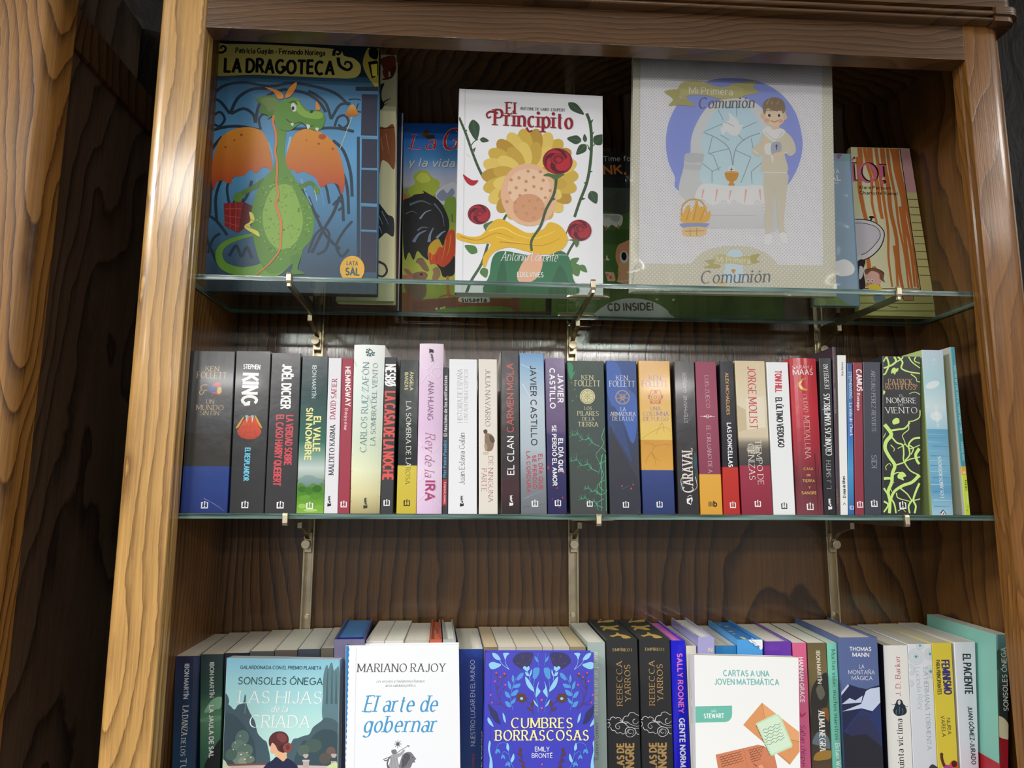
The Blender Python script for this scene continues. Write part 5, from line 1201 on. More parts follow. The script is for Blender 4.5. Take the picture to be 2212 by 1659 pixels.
spine_book('paperback_book', 'thick black paperback with gold lettering and black page tops, right one of two alike', 'B', ((556.54, -394.7), (596.83, -394.7), (596, -158.39), (556.18, -158.39), 95), 138, (0.46, 3.46), '#2e2e2f', '''t|EMPÍREO I|7.24,222.38,31.87,221.93|3.33|#c0a468|r4
t|REBECCA|18.13,156.32,18.62,210.44|6.99|#c09a60|r3
t|YARROS|28.73,161.54,28.93,206.09|7.25|#c09a60|r3
L|#e8e8ea|0.84,0.48|-2.09,140.39 1.86,139.76 2.53,142.06 6.27,143.16 9.33,141.39 10.59,142.53 14.3,141.9 16.7,138.98 17.89,136.66
L|#e8e8ea|0.84,0.48|17.89,136.66 18.62,141.26 21.8,144.11 24.9,144.07 26.86,147.51 31.85,148.03 35.52,145.66 38.6,144.69
L|#e8e8ea|0.84,0.48|-1.32,135.77 0.56,136.9 1.73,134 -0.19,131.15 -1.41,131.75
L|#e8e8ea|0.83,0.48|2.28,131.12 4.05,127.64 7.75,127.02 10.15,124.11 15.11,124.61 17.54,122.85 20.66,123.95
L|#e8e8ea|0.84,0.36|17.89,136.66 12.92,136.15 9.15,133.9 9.06,130.44 12.12,128.91 14.03,130.95 12.22,133.05
L|#e8e8ea|0.72,0.36|17.89,136.66 23.48,137.15 27.74,134.21 35.12,131.8 38.62,132.33
L|#e8e8ea|0.72,0.36|14.23,139.01 20.33,135.47 25.19,131.36 32.58,129.53 38.53,129.44
L|#e8e8ea|0.84,0.36|33.5,140.48 30.97,138.78 31.5,135.31 35.21,134.68 38.39,137.52
L|#e8e8ea|0.84,0.36|17.89,136.66 21.57,135.45 23.82,136 23.48,137.15
L|#e8e8ea|0.83,0.48|20.66,123.95 21.4,128.54 25.79,130.78 31.34,129.55 34.34,126.05 32.36,121.48 27.34,119.26 23.04,120.47 20.66,123.95
L|#e8e8ea|0.6,0.36|28.7,123.83 26.21,123.3 24.42,125.62 26.95,127.88 30.66,127.26 31.44,124.37 29.89,122.09
L|#e8e8ea|0.6,0.36|22.48,122.78 23.58,126.78 26.98,129.04
L|#e8e8ea|0.72,0.48|34.31,124.9 36.1,122.57 38.33,122.31
t|ALAS DE|18.02,73.88,18.26,112.52|8.12|#c09a60|s4
t|SANGRE|30.1,66.88,30.87,112.56|9.6|#c09a60|s4''', topops='''P|#d8b060|11.74,114.62 16.29,125.83 19.76,133.43 18.85,125.74 23.76,127.11 32.75,134.56 40.32,135.87 39.34,125.06 34.33,117.62 24.96,114.17 19.86,116.6 14.6,112.28
p|#d8b060|19.76,133.43 24.89,147.45 22.34,133.35
P|#d8b060|8.26,83.5 13.72,90.41 19.4,85.24 28.48,88.47 35.42,93.97 36.99,88.18 33.54,81.22 27.74,80.02 28.19,70.98 30.29,60.69 23.44,57.57 18.44,64.49 13.57,66.7 8.35,56.11 7.73,64.86 12.83,74.97 9.58,78.55
P|#d8b060|7.23,21.47 16.13,28.64 23.58,42.42 23.39,31.53 28.69,26.92 32.69,10.73 26.64,4.93 20.82,6.94 21.45,19.1 16.81,21.12 10.18,15.21
p|#d8b060|19.99,33.56 20.63,43.82 22.91,37.29''', page='#3a3c38')
spine_book('hardcover_book', 'electric blue book with pink page tops and pink author name', 'B', ((597.46, -394.7), (619.12, -394.7), (615.93, -160.41), (596.96, -160.41), 95), 136, (3.24, 3.33), '#1c1ad0', '''t|SALLY ROONEY|7.63,218.82,7.7,146.53|6.02|#ee80cc|s4
t|GENTE NORMAL|8.03,140.85,7.88,71.4|6.2|#ffffff|s4''', page='#cf72b4', finish='gloss', kind='hb')
spine_book('paperback_book', 'narrow cream book with scribbled dark lettering right of the electric blue one', 'B', ((619.87, -394.7), (629.13, -394.7), (630.15, -167.1), (616.73, -167.1), 95), 136, (9, 4.25), '#e3decb', '''L|#3a3834|0.98,0.37|4.39,206.79 1.79,204.45 4.61,202.05 1.22,198.54 4.17,196.15 1.28,192.64 3.72,190.26
L|#3a3834|0.97,0.36|1.22,183.23 4.16,180.84 1.24,176.18 4.14,172.63 1.26,169.16 3.61,164.45 0.95,159.82 2.97,152.8
l|#a03c34|0.72|0.51,127.35 2.51,123.86
l|#a03c34|0.72|0.61,119.28 2.01,108.92
l|#a03c34|0.71|0.58,103.22 1.63,97.49''', page='#cfc9b8')
spine_book('hardcover_book', 'lilac hardcover in a clear jacket, its page tops white', 'B', ((629.53, -394.7), (650.53, -394.7), (652.46, -155.37), (631.33, -155.37), 90), 136, (4.25, 5.67), '#aaa6d6', '''t|N|14.42,221.25,19.72,221.2|4.75|#e8dca0|s4''', kind='hb', page='#d9d6cc', finish='gloss')
spine_book('paperback_book', 'mid blue book with cream page tops behind the white mathematics paperback', 'B', ((651.13, -394.7), (677.98, -394.7), (682.51, -167.22), (654.62, -167.22), 95), 136, (9, 8.3), '#2e7eb8', '''''', page='#cfc9bc')
spine_book('hardcover_book', 'bright blue hardcover with starry night page tops', 'B', ((678.38, -394.7), (710.22, -394.7), (715.92, -159.3), (682.98, -159.3), 92), 136, (8.3, 7.74), '#4fa2e4', '''P|#f6f8fa|19.64,235.17 36.9,235.28 37.01,224.51 33.13,223.34 32.08,228.13 28.22,227.56 25.81,230.57 22.04,231.8
L|#26343c|0.49|19.36,234.81 20.76,231.81 24.53,230.58 25.67,227.58 29.47,226.96 29.97,223.97
L|#26343c|0.49|22.81,234.78 24,232.98 27.77,231.51 28.91,228.75
L|#26343c|0.49|33.13,223.34 31.96,225.74 33.96,227.52''', topops='''s|#e8e08c|21.61,100.97,5.1
s|#e8e08c|14.2,65.96,4.83
s|#e8e08c|11.77,48.65,3.53
s|#e8e08c|15.47,111.51,3.23
P|#e8e08c|12.85,30.56 16.92,24.13 15.97,11.84 20.59,10.46 13.6,5.89 11.67,10.78
P|#dfe8f0|25.98,23.8 26.67,12.67 28.82,5.33 20.73,4.42''', kind='hb', page='#3c74b0')
spine_book('hardcover_book', 'purple book with an orange cover edge and cream page tops', 'B', ((713.48, -394.7), (749.98, -394.7), (754.84, -162.6), (719.09, -162.6), 95), 136, (6.27, 9), '#6e3cae', '''''', page='#d5d0c4', kind='hb', finish='gloss')
spine_book('paperback_book', 'pink paperback with white capitals right of the white mathematics paperback', 'B', ((757.84, -394.7), (771.28, -394.7), (774.88, -164.63), (756.29, -164.63), 95), 136, (9, 9), '#dc6690', '''P|#b83e60|3.9,146.32 5.61,142.78 8.22,143.92 12.11,145.04 9.1,141.56 5.41,139.27 3.63,141.64
t|HANNAH GRACE|6.24,212.66,5.16,157.34|5.13|#fbf4f6|s3
t|Saltan chispas|3.39,130.54,2.29,80.25|6.33|#3c1e4a|i2''', page='#dcd6c8')
spine_book('paperback_book', 'brown and gold painted paperback between the pink and the mint ones', 'B', ((771.68, -394.7), (798.7, -394.7), (801.02, -164.81), (776.43, -164.81), 95), 136, (9, 9), '0:#6c5e3a .2:#7c6c46 .3:#5c5238 .42:#3c3a36 .6:#4c443a .72:#70502e .88:#84602f 1:#342c28', '''P|#35332f|6.09,169.67 13.35,183.82 21.5,190.87 28.58,190.8 26.99,155.25 19.02,150.64 5.97,146.11
P|#6c685c|12.71,173.14 19.48,179 23.88,167.1 17.04,160.09
P|#3a3630|5.33,146.12 16.32,148.32 25.88,137.63 25.84,116.61 17.51,126.06 4.45,120.42
P|#8a5a28|18.88,148.29 26.62,149.37 26.94,134.11 22.2,140.03
P|#6a7884|3.76,108.82 12.14,121.48 24.49,115.47 26.16,101.52 13.69,105.19
P|#a8823a|9.4,97.16 27.28,99.18 26.69,89.95 5.05,88.01
t|IBON MARTÍN|15.54,220.27,15.43,179.99|4.65|#e8e0d4|s3
t|ALMA NEGRA|14.22,147.41,13.25,98.02|7.64|#f4f2ee|r4''', page='#dcd6c8')
spine_book('paperback_book', 'mint green paperback with dark slab lettering, left of the mountain hardcover', 'B', ((799.1, -394.7), (811.1, -394.7), (815.37, -164.96), (802.06, -164.96), 95), 136, (9, 9), '0:#7ed0b8 1:#72c4ae', '''t|Muchas vidas, muchos maestros|8.41,221.66,6.5,111.61|4.89|#2e484a|r3
t|Brian Weiss|6.38,107.77,5.99,66.27|5.59|#f8faf8|r4''', page='#dcd6c8')
spine_book('hardcover_book', 'slate blue hardcover with white mountain peaks on its spine', 'B', ((811.5, -394.7), (861.95, -394.7), (867.22, -157.53), (815.77, -157.53), 90), 144, (9, 9), '0:#5c6c9c .33:#5c6c9c 1:#4c5888', '''p|#272d4f|1.92,168.88 13.81,179.96 26,176.04 37.15,173.78 42.45,175.85 54.4,178.8 52.21,79.31 0.14,80.22
p|#cbd7f0|2.04,170.65 12.67,180.21 14.07,178.18 3.05,166.51
p|#cbd7f0|3,156.06 13.59,163.44 21.06,160.29 31.08,166.06 28.58,157.85
p|#cbd7f0|0.75,147.18 28.46,156.2 35.7,171.44 41.05,174.21 54.08,176.2 53.72,157.54 42.55,147.1 28.6,150.8
p|#2d3a6c|2.99,123.27 16.77,138.79 28.39,149.63 40.46,144.78 53.6,155.89 53.09,104.54 32.29,119.93 13.43,117.89
p|#33365a|7.52,124.36 22.03,141.05 34.97,143.22 48.69,120.85 51.31,104.57 32.29,119.93 13.43,117.89
p|#2b2b36|3.34,122.68 13.43,117.89 32.29,119.93 53.26,103.38 52.21,79.31 1.4,80.2
t|THOMAS|17.49,221.14,46.47,220.66|4.34|#fafafa|s3
t|MANN|21.01,213.93,43.1,213.49|4.57|#fafafa|s3
t|LA|28.92,199.52,35.49,199.33|4.55|#f0f2f8|s1
t|MONTAÑA|14.14,192.53,49.04,191.93|4.77|#f0f2f8|s1
t|MÁGICA|18.16,185.36,45.42,184.83|4.76|#f0f2f8|s1''', kind='hb', page='#d3ccbe')
spine_book('paperback_book', 'off-white paperback with red author name and a dark long-haired figure', 'B', ((871.18, -394.7), (902.92, -394.7), (910.14, -168.64), (877.5, -168.64), 95), 136, (9, 9), '#edece7', '''t|J. D. Barker|24.69,163.34,27.34,213.55|6.52|#bc3640|r3
P|#20303c|22.3,159.45 25.84,158.21 27.46,154.04 30.32,149.26 31.24,144.52 28.36,141.01 24.39,139.89 19.17,139.37 15.43,141.19 13.38,144.75 14.78,149.46 17.09,154.17 19.1,158.3
P|#d8d4cc|22.24,158.62 23.93,157.05 23.44,154.09 21.79,152.93 20.33,154.13 20.3,157.1
L|#20303c|0.99,0.25|17.74,154.16 13.76,153.03 11.27,154.24
L|#20303c|0.99,0.25|28.01,152.85 31.06,150.44 33.36,151.6
L|#20303c|0.99,0.25|15.34,148.27 11.92,145.96
L|#7c98a4|0.74,0.25|17.83,147.06 16.91,143.53 17.97,140.56
L|#7c98a4|0.74,0.25|25.04,148.15 26.32,144.58 24.46,140.83
L|#7c98a4|0.62,0.25|21.6,150.56 21.75,145.83 20.6,141.12
t|La quinta víctima|21.67,57.27,24.37,136.35|7.97|#303034|r3''', sideops='''t|x|126.98,127.91,134.46,196.86|4.71|#26262a|s1''', page='#cdc6b8', side='#26262a')
spine_book('paperback_book', 'white paperback with grey rings and small teal stars', 'B', ((903.32, -394.7), (935.27, -394.7), (942.8, -167.07), (910.54, -167.07), 95), 136, (9, 9), '0:#e6eaee .5:#dde2ea 1:#d3d8e6', '''o|#a8b6bc|16.97,211.91,3.78,0.38
o|#a8b6bc|16.97,211.91,5.8,0.38
o|#a8b6bc|16.97,211.91,7.81,0.38
o|#a8b6bc|16.97,211.91,9.83,0.38
o|#a8b6bc|36.29,214.77,3.79,0.38
o|#a8b6bc|36.29,214.77,5.69,0.38
o|#a8b6bc|36.29,214.77,7.58,0.38
o|#a8b6bc|35.48,193.02,3.77,0.38
o|#a8b6bc|35.48,193.02,5.78,0.38
o|#a8b6bc|35.48,193.02,7.79,0.38
o|#a8b6bc|23.39,225.8,3.04,0.38
o|#a8b6bc|23.39,225.8,4.81,0.38
o|#a8b6bc|7.13,195.71,3.01,0.38
o|#a8b6bc|7.13,195.71,5.02,0.38
o|#a8b6bc|7.13,195.71,7.02,0.38
o|#a8b6bc|6.42,178.92,2.5,0.37
o|#a8b6bc|6.42,178.92,4.25,0.37
s|#3a9c98|16.97,211.91,3.28
s|#3a9c98|36.04,215.01,3.03
s|#3a9c98|35.23,193.26,3.27
s|#3a9c98|23.39,225.8,2.53
t|LA HERMANA TORMENTA|25.66,197.94,22.67,97.9|5.48|#68767c|r1
t|Lucinda Riley|15.23,198.64,15.09,146.44|6.03|#a4b2be|r1
P|#3c4048|23.16,76.38 27.4,80.83 32.35,78.43 34.22,76.19''', page='#c8c2b4')
spine_book('paperback_book', 'yellow paperback with purple capitals and a raised fist figure', 'B', ((935.68, -394.7), (962.76, -394.7), (969.9, -165.97), (943.2, -165.97), 95), 136, (9, 9), '#e5cf48', '''t|FEMINISMO|18.85,207.6,19.2,164.06|9.51|#40387a|s4
t|PARA PRINCIPIANTES|11.22,207.67,10.09,164.65|4.74|#54482e|s3
t|NURIA|19.07,136.13,19.09,115.95|4.71|#4c4430|s2
t|VARELA|11.76,138.95,11.57,113.25|4.7|#4c4430|s2
L|#5c3a30|3.68,4.17|8.68,92.23 8.69,86.41 11.58,78.22 18.79,72.3
e|#5c3a30|8.68,92.23,2.2,2.1,-0.94
P|#d85a3c|17.83,75.91 19.73,82.73 24.46,84.98 29.03,82.57 29.44,75.71
e|#4c2c26|24.45,80.56,3.62,3.97,-0.99
P|#b44a9c|8.39,71.33 12.97,79.36 19.31,78.09 22.55,71.07''', page='#ccc6b4')
spine_book('paperback_book', 'white paperback with tall black capitals beside the yellow one', 'B', ((965.92, -394.7), (987.99, -394.7), (1002.65, -165.11), (973.31, -165.11), 95), 136, (9, 9), '0:#e6e6ee 1:#dcdce6', '''t|EL PACIENTE|18.37,214.99,17.11,164.69|9.54|#2c2c34|s3
t|JUAN GÓMEZ-JURADO|18.88,149.98,17.43,79.46|5.5|#33333b|s3''', page='#d2ccc0')
spine_book('paperback_book', 'teal paperback with a red paper band, at the right end of the bottom row', 'B', ((988.39, -394.7), (995.69, -394.7), (1022.5, -149.25), (1005.75, -149.25), 60), 150, (9, 9), '0:#6e9ea0 .1:#4c7466 .3:#2f3a36 .5:#2c3634 .62:#2c3634 .625:#a81f2c 1:#981c28', '''P|#3c5c50|15.37,223.13 19.43,227.8 21.28,220.73 24.89,218.35 22.18,204.34 13.49,204.42
P|#e2dab4|6.54,147.89 11.4,148.4 17.43,145.46 21.91,139.68 25.27,129.37 24.27,119.72 4.14,124
p|#a61f2c|3.63,124.01 12.53,122.17 28.76,120.44 19.05,27.66 -8.2,28.25
t|SONSOLES ÓNEGA|23.88,153.85,28.15,230.08|5.89|#dce0dc|s3
t|LAS HIJAS|9.96,94.54,8.52,132.46|6.33|#5c5648|r2''', side='0:#8ccabb .62:#80bcae .625:#a81f2c 1:#901a26', page='#c4bdb2')
R = face_book('paperback_book', 'teal novel showing a red-haired woman from behind among dark trees', 'F', ((67.5, 35.96, -394.7), (194.85, 35.96, -394.7), (185.88, 62.17, -172.6), (53.68, 62.56, -169.28)), 24, '0:#86c0d8 .1:#9cd0da .3:#b4e0dc .45:#bde6dc .56:#a8d8d4 1:#94c4c8', '''P|#5f7f88|100.2,200.92 101.62,213.82 104.19,218.12 105.96,213.78 107.55,219.18 109.77,220.24 112.27,211.56 114.76,213.69 119.16,207.17 125.83,106.95 113.11,107.17 106.25,143.98 101.49,164.87 101.2,185.97
L|#4a656c|2.84,0.55|106.43,175.32 105.6,196.58 105.27,213.78
L|#4a656c|2.84,0.55|112.07,175.25 110.94,196.52 110.1,216.99
L|#4a656c|2.84,0.55|117.16,175.19 116.08,194.33 114.85,210.45
P|#465c66|-12.24,187.28 -9.4,186.72 -6.58,180.9 -6.72,176.71 -11.05,175.72
P|#465c66|-12.06,174.68 -5.45,175.12 0.58,170.35 4.51,175.52 9.88,177.55 11.2,187.01 13.88,176.46 18.66,166.99 25.08,157.54 29.53,145.09 35.61,138.83 41.67,132.6 42.68,108.36 -7.52,109.21
L|#5c7680|1.94,0.43|13.2,166.01 12.56,178.57 12.2,185.94
P|#3c5059|-9.78,163.2 -2.34,166.22 9.56,157.75 18.28,147.31 27.34,132.82 27.37,108.62 -7.52,109.21 -9.13,135.41
P|#4c626a|69.07,135.26 76.52,139.26 81.93,141.24 88.46,143.2 92.41,150.39 100.93,156.52 106.27,160.62 118.9,156.27 123.04,143.74 124.17,106.98 66.81,107.95
P|#3c5058|80.24,134.06 88.91,137.02 97.24,145.15 108.21,148.1 122.11,140.65 124.17,106.98 75.61,107.8
e|#58706c|12.35,140.2,7.72,8.27,-0.85
e|#647c72|8.74,132.09,7.69,6.16,-0.88
e|#5c746a|16.91,126.87,8.79,7.17,-0.9
e|#74887a|13.31,118.82,9.86,7.13,-0.93
e|#50685e|1.97,123.05,6.57,6.13,-0.91
e|#8a9a88|15.78,115.76,5.47,4.06,-0.94
e|#6c7c6c|23.25,117.65,5.48,4.07,-0.93
e|#4a5e5a|93.79,130.78,10.01,7.21,-0.88
e|#54685e|83.07,125.84,6.65,6.16,-0.9
e|#6e5c56|114.28,123.3,5.56,6.16,-0.91
e|#5a5650|108.02,117.29,6.66,6.13,-0.93
e|#d8dcc8|5.14,135.2,0.66,0.62,-0.87
e|#d8dcc8|9.95,142.29,0.66,0.62,-0.84
e|#d8dcc8|16.33,132.99,0.66,0.62,-0.87
e|#d8dcc8|3.65,128.1,0.66,0.61,-0.89
e|#d8dcc8|19.3,124.8,0.66,0.61,-0.91
e|#e4dcc8|12.92,122.88,0.88,0.82,-0.91
e|#e4dcc8|17.78,117.74,0.88,0.81,-0.93
e|#e4dcc8|24.16,119.66,0.88,0.81,-0.93
p|#7c5048|-4.65,113.07 42.23,113.5 42.41,111.48 -4.45,111.06
p|#c8b4b0|-4.45,111.06 42.41,111.48 43.04,104.23 -3.83,105.04
p|#c8b4b0|77.59,110.69 121.84,108.94 122.22,102.87 78.12,103.63
p|#b8a8a4|83.35,114.64 90.3,114.53 90.59,107.55 84.19,107.65
p|#c8bcb6|82.46,116.18 90.64,116.05 90.76,114.32 82.59,114.45
P|#b8aca8|83.15,121.76 89.13,121.66 88.02,118.63 86.44,117.64 84.13,118.89
p|#b8a8a4|115.08,114.33 121.51,114.22 121.96,107.02 115.76,107.12
P|#b8aca8|114.94,121.66 121.06,121.56 120.15,118.31 116.84,117.96
P|#cfd6b8|-8.39,117.66 -3.87,116.08 -1.28,112.01 3.37,109.02 3.78,104.91 -7.09,105.09
P|#ccd8a0|110.84,108.11 115.07,111.08 121.59,113 124.17,106.98 122.22,102.87 111.17,103.06
P|#e4b48c|51.57,126.33 62.22,124.13 64.91,117.99 60.76,115.02 52.8,118.18
P|#e8b090|43.7,134.62 45.79,129.48 45.59,125.41 48.54,123.12 52.76,125.29 53.9,131.39 49.05,136.58
P|#5e3234|43.24,133.6 43.26,139.75 47.25,144.83 53.75,146.59 60.52,145.16 64.78,140.46 65.27,134.29 63.08,127.17 60.01,124.16 54.33,126.29 51.14,131.44 47.01,134.57 45.16,130.51
P|#7a4442|52.79,144.75 59.54,143.62 63.28,138.42 59.18,134.38 52.11,139.62
P|#4c282c|55.09,130.35 60.45,132.32 63.94,130.22 63.24,125.13 58.91,124.18
P|#8c4c44|59.51,130.29 64.72,134.3 69.31,132.18 69.63,128.09 66.63,124.06 62.18,124.63
P|#6a3838|62.75,131.26 65.99,132.23 67.42,128.12 64.22,126.64
P|#262c48|40.86,104.27 42.34,112.29 48.58,116.23 53.23,119.7 60.76,115.02 64.91,117.99 71.77,114.83 76.56,109.7 79.22,103.61
t|GALARDONADA CON EL PREMIO PLANETA|2.94,214.77,97.57,212.99|3.46|#3f6068|s3
t|SONSOLES ÓNEGA|1.86,198.12,100.06,196.21|7.29|#33545e|s2
t|LAS HIJAS|4.53,177.62,100.54,175.61|12.93|#f8faf8|r2
t|de la|42.52,167.72,61.88,167.06|6.51|#f8faf8|i3
t|CRIADA|19,151.42,88.65,149.82|12.93|#f8faf8|r2''', kind='pb', page='#e6e2d8', finish='gloss')
R = face_book('hardcover_book', 'white hardcover with blue italic title and a grey engraving of a lion', 'F', ((205.03, 35.96, -394.7), (334.66, 35.96, -394.7), (327.26, 64.09, -156.3), (192.15, 64.03, -156.8)), 26, '0:#eef0f4 1:#e9ebf0', '''p|#1c7ab8|-16.19,240.9 -9.64,239.53 -8.25,235.34 -8.98,232.06 -8.1,228.77 -9.06,225.5 -7.84,222.22 -8.91,218.96 -7.81,215.7 -8.65,212.45 -7.55,209.2 -8.39,205.97 -7.29,202.73 -8.24,199.51 -7.14,196.28 -7.98,193.08 -6.89,189.86 -7.84,186.68 -6.74,183.47 -7.69,180.3 -6.49,177.1 -7.44,173.94 -6.35,170.76 -7.29,167.61 -6.21,164.45 -7.15,161.31 -6.07,158.15 -7.01,155.03 -5.93,151.89 -6.87,148.78 -5.79,145.65 -6.73,142.55 -5.65,139.43 -6.59,136.34 -5.51,133.24 -6.45,130.16 -5.37,127.07 -6.31,124.01 -5.24,120.92 -6.17,117.88 -5.1,114.8 -6.03,111.77 -4.97,108.71 -5.9,105.69 -4.93,100.62 -8.92,100.69
l|#dfe1e6|1.13|-0.28,237.47 4.47,106.62
t|MARIANO RAJOY|2.39,209.75,107.28,209.15|9.16|#404044|r3
t|Los secretos y fundamentos humanos|25.58,197.86,82.54,197.58|3.02|#5c5c62|i2
t|de la sabiduría política.|36,193.03,72.3,192.95|3.02|#5c5c62|i2
t|El arte de|11.79,166.11,98.62,165.41|17.44|#4498cc|i3
t|gobernar|12.04,144.15,97.81,143.33|17.41|#4498cc|i3
s|#5a5a60|53.38,131.11,4.75
L|#6a6a70|0.85,0.53|37.01,114.93 49.13,119.54 57.89,125.06 65.86,128.85
P|#8a8a90|63.91,129.6 66.97,129.25 66.25,127.5
P|#77777d|46.24,124.21 48.88,125.4 51.71,124.95 52.39,122.06 50.45,120.04 47.39,120.9
P|#a2a2a8|45.78,119.08 51.33,120.53 56.89,121.99 60.14,125.02 61.87,123.96 58.13,118.89 53.76,115.88 56.32,107.68 58.64,105.71 42.99,105.97 44.97,111.94
L|#6a6a70|1.5,0.86|45.83,118.06 41.52,114.04 38.17,114.1
P|#5c5c62|44.23,116.04 42.82,109.94 45.22,105.93 42.54,105.98 41.39,112
L|#6a6a70|0.43,0.21|49.19,118.01 51.93,105.82
L|#6a6a70|0.43,0.21|47.03,115.99 47.46,105.9
L|#6a6a70|0.43,0.21|52.64,115.9 56.4,105.74
P|#77777d|57.2,113.78 59.77,119.89 64.74,122.38 69.26,121.79 73.36,117.1 75.12,115.03 73.48,113.52 74.11,111.46 71.32,111 69.76,107.45 67.59,105.55 56.4,105.74
P|#55555b|60.38,118.85 64.78,121.35 68.25,118.72 66.22,112.61 63.04,107.57 58.6,106.62
L|#3c3c42|0.54,0.21|61.54,117.81 65.02,114.68 62.96,109.6
L|#3c3c42|0.54,0.21|63.71,119.82 67.79,115.66 66.36,108.53
L|#3c3c42|0.54,0.21|58.85,114.78 60.69,110.66 59.72,106.6
e|#3c3c42|71.13,116.63,0.67,0.51,-0.93''', kind='hb', spine='0:#2a8ed2 .2:#1d6a94 1:#1d6688', page='#e4e4e2')  # the pale grey line along the fold is shade drawn into the print
